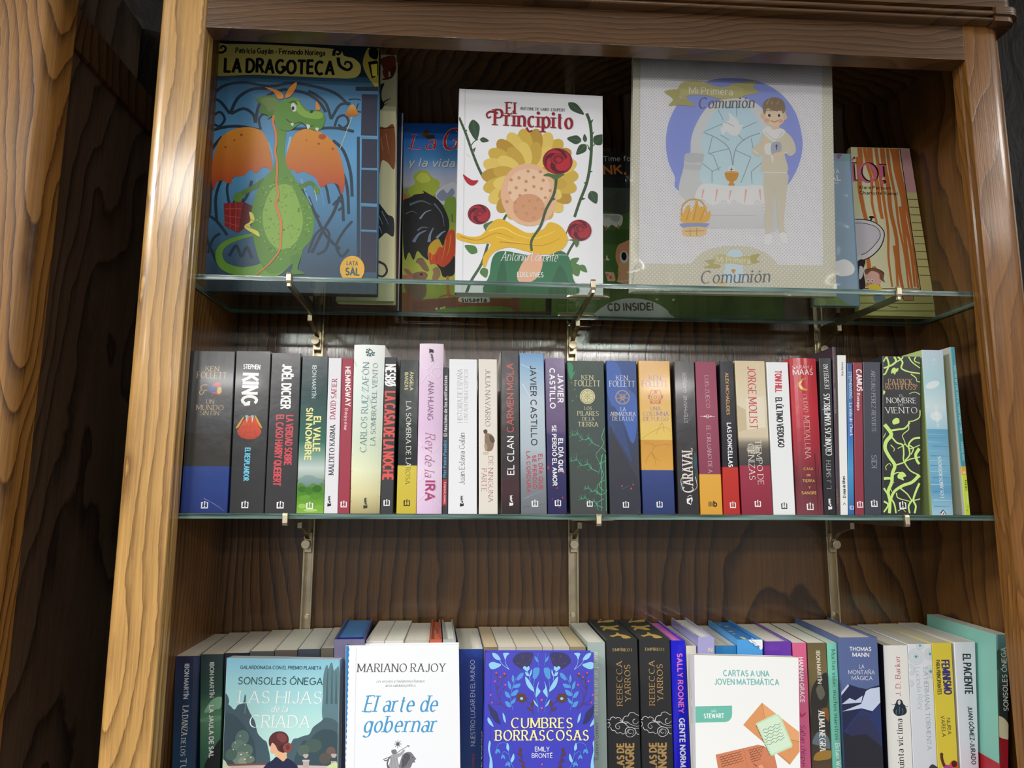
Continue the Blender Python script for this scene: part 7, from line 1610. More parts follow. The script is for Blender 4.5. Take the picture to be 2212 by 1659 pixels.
R = face_book('picture_book', 'large picture book with a green dragon carrying a red suitcase', 'T', ((-21.25, 103.99, 289.3), (208.91, 103.99, 289.3), (201.78, 95.27, 649.14), (-34.97, 95.37, 644.84)), 18, '0:#16262f .13:#1c303c .14:#34566e .25:#4a80a8 .45:#5b9ccc .65:#4a84ac .8:#3c6280 .9:#334e64 1:#2c4052', '''L|#223546|4.19|-3.29,274.23 12.41,290.36 38.27,296.62 67.16,292.65 83.9,293.35
L|#223546|4.24|83.9,293.35 102.91,298.05 131.95,295.36 163.73,286.26 183.72,268.86
L|#223546|4.43|22.95,249.61 32.37,273.11 50.72,286.78 72.13,288.97
L|#223546|3.94|22.95,249.61 8.96,267.01 -3.14,271.66
L|#223546|4.18|24.14,249.66 40.3,257.99 53.74,250.81 57.94,238.16
L|#223546|4.19|57.94,238.16 61.41,263.97 74.95,280.01 93.73,288.57
L|#223546|4.24|93.73,288.57 122.75,284.57 142.52,272.4 152.75,257.27
L|#223546|3.98|160.36,247.24 152.26,270.2 137.3,282.57 127.46,287.36
L|#223546|3.98|160.36,247.24 171.64,268.38 186.05,271.55
L|#223546|3.42|-0.79,230.82 1.86,246.23 9.83,251.66 16.29,241.68 9.79,231.22 1.34,234.72
L|#223546|4.15|-7.24,220.42 11.11,228.73 34.55,232.16 63.19,228.14
L|#223546|4.2|105.89,231.03 134.54,232.11 165.64,234.56 192.29,230.42
L|#223546|3.44|65.56,228.23 62.43,243.46 69.17,251.42 78.93,246.66
L|#223546|3.48|165.55,237.13 169.89,250.19 179.44,253.15 184.62,243.01 177.66,235.02 170.26,239.89
L|#223546|4.08|-1.97,130.28 -1.38,160.18 1.25,195.42 14.18,216.13
L|#223546|3.82|4.1,105.74 4.14,145.39 11.75,175.65 27.04,196.34
L|#223546|3.82|13.92,96.17 10.8,130.68 19.6,160.88 37.24,181.56
L|#223546|3.36|28.79,121.31 25.1,146.06 35.83,163.92 51.85,171.99
L|#223546|4.16|193.07,136.37 189.48,171.58 178.85,201.74 163.91,216.54
L|#223546|3.89|189.18,111.21 185.41,151.23 174.97,176.16 160.28,185.81
L|#223546|3.88|182.42,101.04 178.8,135.92 165.99,160.68 146.38,175.19
L|#223546|3.41|162.57,125.4 156.87,150.31 146.88,162.58 132.33,169.67
L|#223546|4.13|133.79,134.52 144.25,109.88 159.55,80.55 179.12,61.34
L|#223546|4.15|176.43,135.85 167.86,110.58 154.65,85.36 141.75,55.45
L|#223546|3.35|137.07,55.33 145.45,80.16 156.82,90.38 164.26,80.68 160.31,60.85 148.88,53.18
L|#223546|3.4|194.26,101.38 182.95,86.15 174.23,66.14 181.82,51.57 190.89,61.65
L|#223546|2.92|167.4,123.04 174.23,130.76 181.62,123.48 174.78,115.77
L|#223546|3.82|-0.52,105.6 13.92,96.17 28.9,76.95
L|#223546|3.31|4.92,51.9 10.7,71.56 19.52,79.14
L|#223546|4.03|32.81,47.76 41.26,62.6 48.97,48.17 55.27,60.53 62.97,46.09
L|#223546|3.81|-4.57,95.64 4.07,66.49 17.11,40.07
L|#223546|3.9|123.71,149.24 134.21,124.53 149.16,105.05
L|#223546|3.88|57.44,154.61 51.57,131.95 40.69,116.72
L|#7fb2d0|2.45,0.98|75.9,210.77 81.24,198.27 84.21,185.71
L|#8cc0dc|3.45,1.48|106.4,219.54 103.63,201.6 103.01,188.9
L|#5c96c0|2.43,1.22|66.33,164.94 62.51,147.27 58.59,132.17
L|#6aa4cc|2.93,1.22|123.28,159.28 131.33,136.94 139.03,122.18
L|#5c96c0|1.96,0.98|142.13,162.42 152.61,137.61 155.66,120.19
P|#dcd47a>#c8be62|-10.08,350.56 13.75,352.45 76.25,353.74 161.33,351.29 175.09,341.86 188.64,338.5 198.27,328.36 196.75,315.13 184.78,308.58 150.79,308.18 54.41,308.23 -9.93,307.02
e|#dcd47a|5.82,344.21,8.6,8.91,2.61
L|#121c26|3.99,2.49|-2.58,336.5 0.57,339.79 6.12,338.99 11.43,342.37 11.14,347.6 6.29,348.69 5.08,344.7
L|#121c26|4.56,2.53|160.48,341.2 161.4,349.17 166.23,350.72 169.3,346.89 166.49,343.59 163.99,345.32
L|#121c26|5.07,2.53|166.66,338.84 169.52,327.1 179.48,320.96 185.43,325.16 183.99,331.69 177.85,332.74 176.31,328.19
t|Patricia Gayán - Fernando Noriega|25.22,339.85,148.54,341.46|7.36|#1c2024|h3
t|LA DRAGOTECA|10.72,312.07,163.19,313.95|18.83|#121820|h4
P|#b8a848|201.11,331.13 210.02,359.35 222.46,354.6 224.09,299.22 214.18,304.05
p|#0e1216|208.36,334.09 220.52,337.27 222.59,333.39 223.14,314.95 214.51,309.32 211.17,322.33
p|#f0d44a|212.39,330.3 221.16,332.01 221.71,313.57 215.36,313.3
P|#0e1216|209,352.66 216.24,356.98 222.05,351.93 220.48,338.59 210.56,342.12
p|#1e2430|192.49,296.59 223.64,297.89 223.84,291.35 192.69,290.59
p|#262a3e|201.36,285.72 223.5,286.11 224.34,225.18 202.11,225.13
p|#262a3e|203.48,220.04 224.97,220.31 225.73,178.39 204.36,178.17
p|#262a3e|204.22,175.12 225.84,174.83 226.77,127.36 205.28,127.71
p|#262a3e|205.92,122.71 226.92,122.34 227.65,89.89 206.73,90.29
p|#262a3e|206.61,86.81 227.76,86.41 228.71,30.65 208.43,30.65
l|#5484a0|1.99|202.19,222.56 224.89,222.88
l|#5484a0|1.97|203.7,176.12 225.79,176.36
l|#5484a0|1.95|205.38,124.7 226.85,124.85
l|#5484a0|1.94|206.56,88.3 227.7,88.4
l|#223648|3.98|198.56,222.94 204.19,52.14
L|#1c2430|2.01,1.25|183.45,276.65 190.67,278.24 200.41,277.34
L|#1c2430|2,1.25|201,259.17 194.87,261.52 196.95,271.99
P|#e0a040>#a0541c|185,266.84 190.98,269.15 197.5,255.14 189.13,252.23 179.9,253.68
l|#d8d090|0.75|189.13,252.23 173.96,204.12
l|#d8d090|0.73|151.73,160.22 147.28,152.51
P|#dc9230>#ae3a26|84.98,169.34 78.16,203.23 69.36,223.27 56.43,230.44 39.85,230.32 23.61,224.62 11.14,211.46 5.29,190.52 2.66,162.81 6.82,139.25 10.81,151.09 18.85,153.35 29.14,149.19 32.59,158.8 45.36,161.23 54.77,170.08 62.08,165.3 70.14,173.62 79.64,172.43 83.96,166.03
P|#dc9230>#b23c28|98.08,172.3 106.32,210.61 113.8,224.92 125.46,231.51 139.87,230.51 157.01,221.41 169.58,206 178.61,181.36 182.37,156.17 178.7,138.93 173.44,152.6 161.48,154.23 150.3,148.08 142.66,161.18 132.44,167.14 124.02,169.89 118.2,167.17 109.67,172.69 102.12,166.64
e|#b05020|149.35,221.12,5.27,4.1,2.11
e|#b05020|39.94,219.63,2.12,2.03,2.12
e|#b05020|30.92,211.67,1.65,1.52,2.09
e|#b05020|144.97,210.73,1.91,1.79,2.07
e|#b05020|164.39,203.78,1.92,2.04,2.05
e|#c06424|128.06,215.23,1.67,1.53,2.09
e|#b05020|19.72,201.14,1.88,1.77,2.06
L|#4f7a2c|7.28,6.31|74.99,156.44 61.4,145.98 46.64,136.78 38.24,127.81
L|#4f7a2c|6.83,4.88|110.22,160.11 121.4,147.91 135.82,154.15 145.73,143.67
P|#5a8832|141.46,149.81 148.71,146.27 147.83,138.72 141.81,141.03
L|#d8d8b0|0.73|141.71,143.54 144.43,134.85 145.39,128.62
p|#8a2428|21.81,121.1 47.29,124.36 60.67,118.81 60.82,97.53 43.1,80.29 24.96,89.6
p|#5c1418|47.29,124.36 60.67,118.81 60.82,97.53 43.1,80.29 45.41,106.96
l|#b84a40|0.96|23.39,113.72 45.48,114.39
l|#b84a40|0.96|23.94,103.86 45.2,102.01
l|#b84a40|0.96|24.64,95.25 43.99,89.65
l|#b84a40|0.96|29.93,121.84 32.53,86.87
l|#b84a40|0.96|38.03,122.84 39.22,83.37
L|#2c1814|1.92|34.54,122.73 37.77,127.79 45.93,128.05 47.32,123.87
P|#5a8832|34.14,130.17 39.57,137.8 45.54,135.5 44.9,125.53 36.8,124.04
L|#639434|3.35,14.37|82.05,83.34 49.87,75.08 28.35,65.92 19.18,52.27 25.43,35.43 45.46,27.2 68.65,25.33
L|#6a9c38|14.17,35.43|52.46,25.67 73.19,26.9 91.36,34.63 104.51,52.04
P|#5f9236>#588a30|86.79,231.59 99.28,229.5 99.12,201.44 102.47,180.02 111.66,165.19 123.92,144.23 137.14,122.13 143.81,97.44 140.06,73.85 129.87,59.56 128.04,47.75 119.39,42.64 105.55,29.14 87.17,25.29 74.91,39.09 66.86,60.84 61.44,85.22 59.26,109.84 63.61,134.82 74.81,160.2 84.8,173.11 88.34,198.52
P|#86b048|79.66,132.83 90.7,148.18 109.54,148.78 122.42,124.17 128.29,97 120.08,69.61 99.52,59.25 82.52,73.51 74.09,102.86
e|#86b040|77.26,138.74,1.65,1.25,25.21
e|#94b84a|116.55,96.66,1.2,0.73,51.67
e|#7aa63a|98.03,106.78,1.23,0.71,81.24
e|#86b040|78.5,69.97,0.93,0.98,13.18
e|#7aa63a|137.17,104.2,1.65,1.24,16.44
e|#7aa63a|113.74,75.35,1.4,1.23,20.54
e|#5c8a2a|130.27,122.67,1.18,1,16.55
e|#94b84a|108.31,91.97,1.68,0.96,56.72
e|#94b84a|98.9,118.48,1.65,0.99,31.33
e|#86b040|71.12,96.84,1.23,1.17,88.1
e|#5c8a2a|88.57,73.92,1.17,0.98,1.56
e|#7aa63a|117.71,96.94,0.98,0.71,76.27
e|#94b84a|76.44,93.04,1.7,0.71,70.77
e|#86b040|109.88,157.08,1.18,1.25,21.01
e|#7aa63a|79.32,105.98,1.2,1.21,52.96
e|#7aa63a|95.38,72.88,1.69,0.95,67.63
e|#86b040|94.34,65.24,0.98,0.94,86.01
e|#94b84a|134.04,94.44,1.67,0.98,40.37
e|#86b040|136.53,85.35,1.65,0.99,20.55
e|#7aa63a|129.86,109.95,1.41,1.24,11.21
e|#5c8a2a|89.24,94.15,1.23,0.94,91.76
e|#5c8a2a|122.17,151.95,1.67,1.25,31.45
e|#7aa63a|100.01,63.68,0.95,1.21,50.59
e|#94b84a|119.88,52.68,0.95,0.96,49.4
e|#86b040|76.04,115.55,1.7,1.2,65.95
e|#94b84a|83.17,147.93,1.49,1.19,78.55
e|#94b84a|101.31,45.6,1.63,0.98,18.3
e|#94b84a|115.96,137.21,1.19,0.75,28.25
e|#94b84a|71.28,103.02,1.22,0.95,69.86
e|#7aa63a|111.08,135.31,1.75,1.18,89.71
e|#7aa63a|127.47,116.35,0.99,0.95,79.11
e|#5c8a2a|100.55,87.55,0.96,1.2,55.75
e|#94b84a|88.17,136.84,1.41,0.75,16.7
e|#7aa63a|74.71,85.6,1.69,0.71,67.83
e|#7aa63a|138.82,109.97,0.95,0.74,31.14
e|#86b040|110,80.42,1.21,0.96,62.62
e|#94b84a|117.91,92.49,0.94,0.99,27.98
e|#94b84a|91.88,92.74,1.64,0.98,30.16
e|#94b84a|96.31,63.09,1.65,1.22,40.37
e|#94b84a|111.69,148.35,1.2,0.74,37.69
e|#7aa63a|85.72,99.48,1.48,0.94,83.24
e|#7aa63a|114.35,104.03,1.2,1.21,53.73
e|#5c8a2a|69.98,77.59,1.17,1.22,37.47
e|#94b84a|136.33,118.86,1.42,0.74,24.94
e|#94b84a|138.61,97.79,1.2,0.73,45.47
e|#5c8a2a|124.66,71.95,0.94,0.74,14.19
e|#94b84a|83.03,77.46,0.93,0.98,4.74
e|#94b84a|67.96,99.22,1.19,0.97,45.87
e|#86b040|82.38,139.9,0.94,0.75,28.37
e|#86b040|92.32,148.73,1.24,0.96,70.8
e|#94b84a|95.78,109.69,1.4,1.24,11.24
e|#5c8a2a|94.72,127.56,1.69,0.97,54.97
e|#5c8a2a|92.05,149.47,1.68,1.23,46.01
e|#94b84a|86.63,149.55,1.19,1.24,30.51
e|#94b84a|135.31,103.65,1.42,0.99,30.07
e|#5c8a2a|119.72,61.74,1.65,0.97,41.28
e|#7aa63a|93.8,106.9,1.17,0.74,6.98
e|#5c8a2a|121.8,116.68,1.71,1.2,66.59
e|#7aa63a|135.47,88.29,1.41,1.24,12.15
e|#5c8a2a|129.96,141.41,0.96,0.99,40.65
e|#86b040|119.36,64.68,1.45,0.95,70.36
e|#86b040|98.8,59.72,1.4,1.23,14.16
e|#5c8a2a|83.63,89.3,1.18,1.22,36.44
e|#7aa63a|132.21,87.7,1.42,1.23,28.95
e|#7aa63a|127.3,120.33,1.18,0.99,24.97
e|#7aa63a|100.19,146.73,1.68,1.23,43.91
e|#86b040|92.26,89.79,1.45,0.72,63.78
e|#5c8a2a|113.67,92.87,0.95,1.22,46.6
e|#86b040|89.4,56.29,1.46,0.94,79.32
e|#7aa63a|124.57,118.01,1.49,0.71,84.86
e|#5c8a2a|84.91,101.69,1.18,0.74,32.33
e|#5c8a2a|84.2,126.24,1.18,1.23,35.61
e|#94b84a|95.58,58.66,1.43,0.96,54.64
e|#86b040|98.8,141.17,0.94,0.75,19.88
e|#94b84a|66.1,99.16,0.98,0.94,83.39
e|#5c8a2a|82.87,129.69,1.22,0.72,62.02
e|#5c8a2a|134.61,80.85,0.94,0.74,26.81
e|#7aa63a|113.9,77.08,0.94,1.22,33.12
e|#86b040|100.63,137.23,1.44,1.23,45.89
e|#94b84a|113.81,110.97,1.22,1.19,68.59
e|#86b040|111.83,81.46,1.44,0.96,58.64
e|#94b84a|127.79,131.08,0.94,1,8.13
e|#7aa63a|127.65,106.41,0.94,0.75,4.85
e|#94b84a|75.8,134.95,0.99,0.71,73.79
e|#94b84a|95.67,96.8,1.64,1.23,23.87
e|#5c8a2a|104.9,120.9,0.94,0.75,5.98
e|#94b84a|95.06,94.81,1.69,0.96,60.8
e|#7aa63a|126.22,145.81,0.96,0.99,39.67
e|#94b84a|91.22,106.83,1.73,0.7,90.8
e|#7aa63a|108.17,89.99,1.42,0.98,35.3
e|#7aa63a|74.1,78.93,1.4,1.23,30.14
e|#7aa63a|70.72,85.98,1.42,0.73,46.81
e|#5c8a2a|104.3,134.1,1.18,0.75,9.22
e|#5c8a2a|103.17,86.64,1.64,0.98,26.94
e|#7aa63a|83.49,101.89,1.72,1.18,82.3
e|#5c8a2a|132.68,82.03,1.72,0.94,82.86
e|#86b040|81.37,146.12,1.22,1.21,62.09
e|#5c8a2a|132.07,119.23,1.19,1.23,37.43
e|#7aa63a|109.21,92.99,0.94,0.98,32.19
e|#86b040|129.54,95.3,0.94,0.74,13.25
e|#86b040|82.46,60.27,0.93,0.97,35.23
e|#7aa63a|100.31,97.93,1.44,0.73,50.76
e|#5c8a2a|119.07,60.5,1.65,0.97,41.27
e|#7aa63a|91.12,69.33,1.18,0.97,42.49
e|#5c8a2a|103.31,161.39,1.65,1.01,11.48
e|#86b040|109.94,139.78,1,0.71,84.04
e|#94b84a|107.19,54.55,1.17,0.73,26.74
e|#94b84a|112.47,61.8,1.64,1.22,35.11
e|#86b040|111.88,154.63,1.42,1,14.63
e|#86b040|113.21,140.63,0.99,0.96,70.62
e|#94b84a|97.47,48.19,1.18,0.96,51.54
e|#86b040|116.85,89.99,0.97,0.96,58.64
e|#86b040|103.88,112.16,1.44,0.97,48.79
e|#5c8a2a|71.53,116.91,1.73,1.17,86.21
e|#7aa63a|89,149.12,1.7,0.97,57.1
e|#94b84a|88.61,142.35,1.23,0.72,72.74
e|#5c8a2a|73.52,138.38,1.18,1.24,27.33
e|#86b040|99.1,119.23,1.49,1.18,83.15
e|#7aa63a|86.42,153.8,1.18,0.75,12.53
e|#5c8a2a|86,59.38,1.17,0.73,38.33
e|#7aa63a|117.17,61.19,1.65,0.97,37.16
e|#94b84a|71.41,119.38,0.94,0.74,29.33
e|#86b040|109.49,155.31,1.72,0.73,59.96
e|#86b040|102.51,132.04,1.46,0.96,60.9
e|#7aa63a|78.7,113.89,1.24,0.94,84.26
e|#94b84a|96.97,73.91,0.93,0.74,12.12
e|#7aa63a|74.39,120.72,1.17,0.75,11.31
e|#86b040|105.33,137.38,0.99,0.95,78.36
e|#5c8a2a|121.94,113.45,1.42,1.24,22.84
e|#5c8a2a|88.25,155.12,1.72,0.72,64.04
e|#94b84a|119.53,82.16,1.46,0.71,71.38
e|#7aa63a|96.64,157.4,1.51,1.18,88.87
e|#86b040|73.93,144.38,1.17,1.25,19.95
e|#86b040|96.15,81.51,0.95,1.22,44.59
e|#94b84a|139.35,102.78,0.95,0.74,37.3
e|#5c8a2a|86.39,60.86,1.63,1.22,28.94
e|#94b84a|122.58,76.82,1.65,0.74,33.08
e|#86b040|126.31,60.69,1.41,0.73,32.97
e|#86b040|116.09,139.47,0.95,1.25,27.21
e|#86b040|98.32,125.93,1.41,1,18.74
e|#7aa63a|119.17,150.35,1,0.95,75.41
e|#94b84a|134.86,103.14,1.69,0.73,53.59
e|#86b040|135.11,119.82,1,0.71,89.53
e|#86b040|78.76,88.67,1.71,0.94,78.49
e|#7aa63a|96.6,102.03,1.19,1.22,42.65
e|#86b040|70.9,134.3,0.98,0.96,68.98
e|#5c8a2a|112.84,154.41,1.76,0.95,91.58
e|#7aa63a|100.76,160.3,1.25,0.71,78.43
e|#5c8a2a|123.05,87.69,1.19,0.73,45.5
P|#4f8030|115.1,49.86 127.83,52.64 124,33 131.2,28.3 128.99,25.33 115.04,24.99 117.38,35.27
l|#4f8030|1.9|109.16,26.55 133.61,26.41
P|#4c7a2c|91.98,263.9 79.83,278.14 57.37,273.09 64.26,264.09 62.89,253.23 74.05,249.04 74.8,243.42 85.72,254.64
P|#6a8440|90.01,265.12 79.97,275.04 63.4,271.79 71.05,261.78 76.19,254.26
P|#5c8e34|82.02,257.07 89.83,268.98 103.91,275.5 113.5,275.89 118.63,268.33 128.64,258.91 139.45,258.82 148.45,256.59 152.43,246.93 148.87,233.42 140.65,229 129.7,233.21 119.87,239.25 106,228.47 92.86,229.26 83.46,241.71
P|#86b048|113.7,271.24 126.29,257.52 143.12,257.41 149.35,251.97 143.55,246.59 124.27,248.42 111.87,258.24
L|#2c4418|1.24|99.3,244.88 107.93,238.79 119.82,240.53 127.2,235.68 136.77,236.04
P|#f0f0e4|127.12,237.73 129.81,230.65 132.44,236.39
P|#f0f0e4|139.29,233.05 142.35,228.55 144.08,233.24
P|#f0f0e4|105.55,238.7 108.6,234.46 109.84,238.87
e|#2c4418|133.52,257.03,2.97,2.26,44.33
P|#e08a34|87.68,274.06 80.8,282.84 68.48,290.11 81.78,287.55 91.59,282.77 94.79,275.65
P|#e08a34|96.68,276.24 100.44,288.84 111.03,299.7 110.04,289.24 103.32,278.07
P|#e08a34|139.15,260.35 139.64,272.28 145.38,261.12
e|#f2f2ea|108.83,261.99,3.6,6.44,13.04
e|#1c1a14|107.93,260.67,1.92,2.84,2.27
L|#2c4418|1.49|101.84,268.17 108.91,271.04 113.93,266.07
L|#e07c40|3.46,2.47|82.38,249.36 81.68,239.07 85.84,226.44 87.75,211.21 86.45,198.45 89.52,183.37 90.94,168.28 90.46,153.18 94.1,135.78 90.69,123.2
L|#e07c40|3.38,1.45|90.69,123.2 96.07,108.46 99.8,93.71 99.89,76.45 99.52,59.25 90.9,44.36 79.89,31.92 69.87,23.91
P|#f0d860|56.22,109.75 61.74,106.95 63.84,97.62 58.27,92.52 60.85,87.67 69.24,82.98 71.93,75.68 64.77,79.17 52.78,86.21 51.36,91.09 58.49,97.46
L|#a88a2c|0.96|53.75,89.93 65.63,85.34
L|#a88a2c|0.96|57.43,99.9 63.61,97.61
e|#f0a83a|196.8,33.8,16.48,18.64,1.4
t|LATA|188.84,39.48,204.38,39.38|5.39|#3a5a58|s3
t|de|195.08,35.72,199.32,35.82|2.94|#3a5a58|i2
t|SAL|187.44,25.75,207.18,25.73|9.29|#3a5a58|s4''', page='#b8b090', finish='satin', gain=1.3)
R = face_book('picture_book', 'cream picture book with dinosaurs, half hidden behind the dragon book', 'T', ((148.5, 138.01, 289.3), (229.41, 138.01, 289.3), (219.21, 152.48, 687.18), (139.2, 152.49, 687.55)), 20, '#d6d2a8', '''P|#7c3c28|46.21,373.23 51.01,377.63 60.8,381.71 69.55,380.44 70.11,363.21 64.16,356.01 54.23,356.95 50.23,365.08
P|#7c3c28|51.76,356.84 59.17,357.17 60.78,346.19 54.62,345.92
P|#5c2c20|62.83,358.72 70.02,365.98 73.69,367.54 66.95,346.46 54.78,341.52 52.24,343.61 63.2,347.68
p|#16161a|47.3,397.87 57.8,396.68 58.18,385.5 45.72,386.59
P|#2c2824|47.84,329.13 51.32,334.77 54.99,335.48 51.72,323.82 52.21,310.2 56.17,302.21 52.8,293.94 49.04,296.49
L|#2c2824|2.58,0.77|52.51,302.06 58.43,307.74 65.65,311.86
L|#2c2824|1.54,0.51|53.83,299.4 61.02,303.77
P|#8c5030|47.51,258.77 59.97,264.07 72.08,266.15 74.69,201.53 64.31,209.04 55.79,211.36 53.05,187.71 50.17,187.61
L|#c09060|1.02,0.51|53.24,248.32 56.42,227.21
L|#c09060|1.02,0.51|60.32,253.92 66.27,222.28
L|#5c2c1c|1.53|47.88,261.99 72.11,265.08
P|#20242a|51.81,143.71 59.6,138.83 67.09,128.83 75.86,122.71 76.51,96.1 65.7,100.84 58.85,94.34 53.66,94.19
L|#8898ac|1.23,0.49|54.04,128.43 60.52,113.36
L|#8898ac|1.23,0.49|58.6,133.68 68.81,113.6
L|#8898ac|1.22,0.49|55.88,110.69 59.8,100.67
L|#2c2a28|3.86,2.41|55.01,57.94 65.03,53.22 68.89,43.4 63.31,35.85 55.75,38.13
L|#a09070|0.72|55.53,56.71 65.1,51.24 67.72,43.37''', page='#bdb596', spine='#bdb890', gain=1.3)
R = face_book('picture_book', 'dark red picture book wedged behind the cream dinosaur one', 'T', ((144.66, 172.01, 289.3), (228.33, 172.01, 289.3), (220.86, 181.93, 616.54), (139.34, 181.99, 618.72)), 16, '0:#27283c .5:#2a2430 .8:#7a2a2c 1:#601e20', '''p|#b8963c|76.64,179.66 80.35,179.78 80.53,158.5 77.08,158.39''', page='#a8a08c', gain=1.3)
R = face_book('picture_book', 'thin white-edged book between the dinosaur one and the rooster one', 'T', ((143.43, 192.01, 289.3), (230.29, 192.01, 289.3), (227.84, 197.77, 606.55), (139.7, 197.76, 605.8)), 9, '0:#26305a 1:#283048', '''l|#dcdcd8|2.42|83.43,315.86 86.32,-1.21''', page='#d8d6d0', gain=1.3)
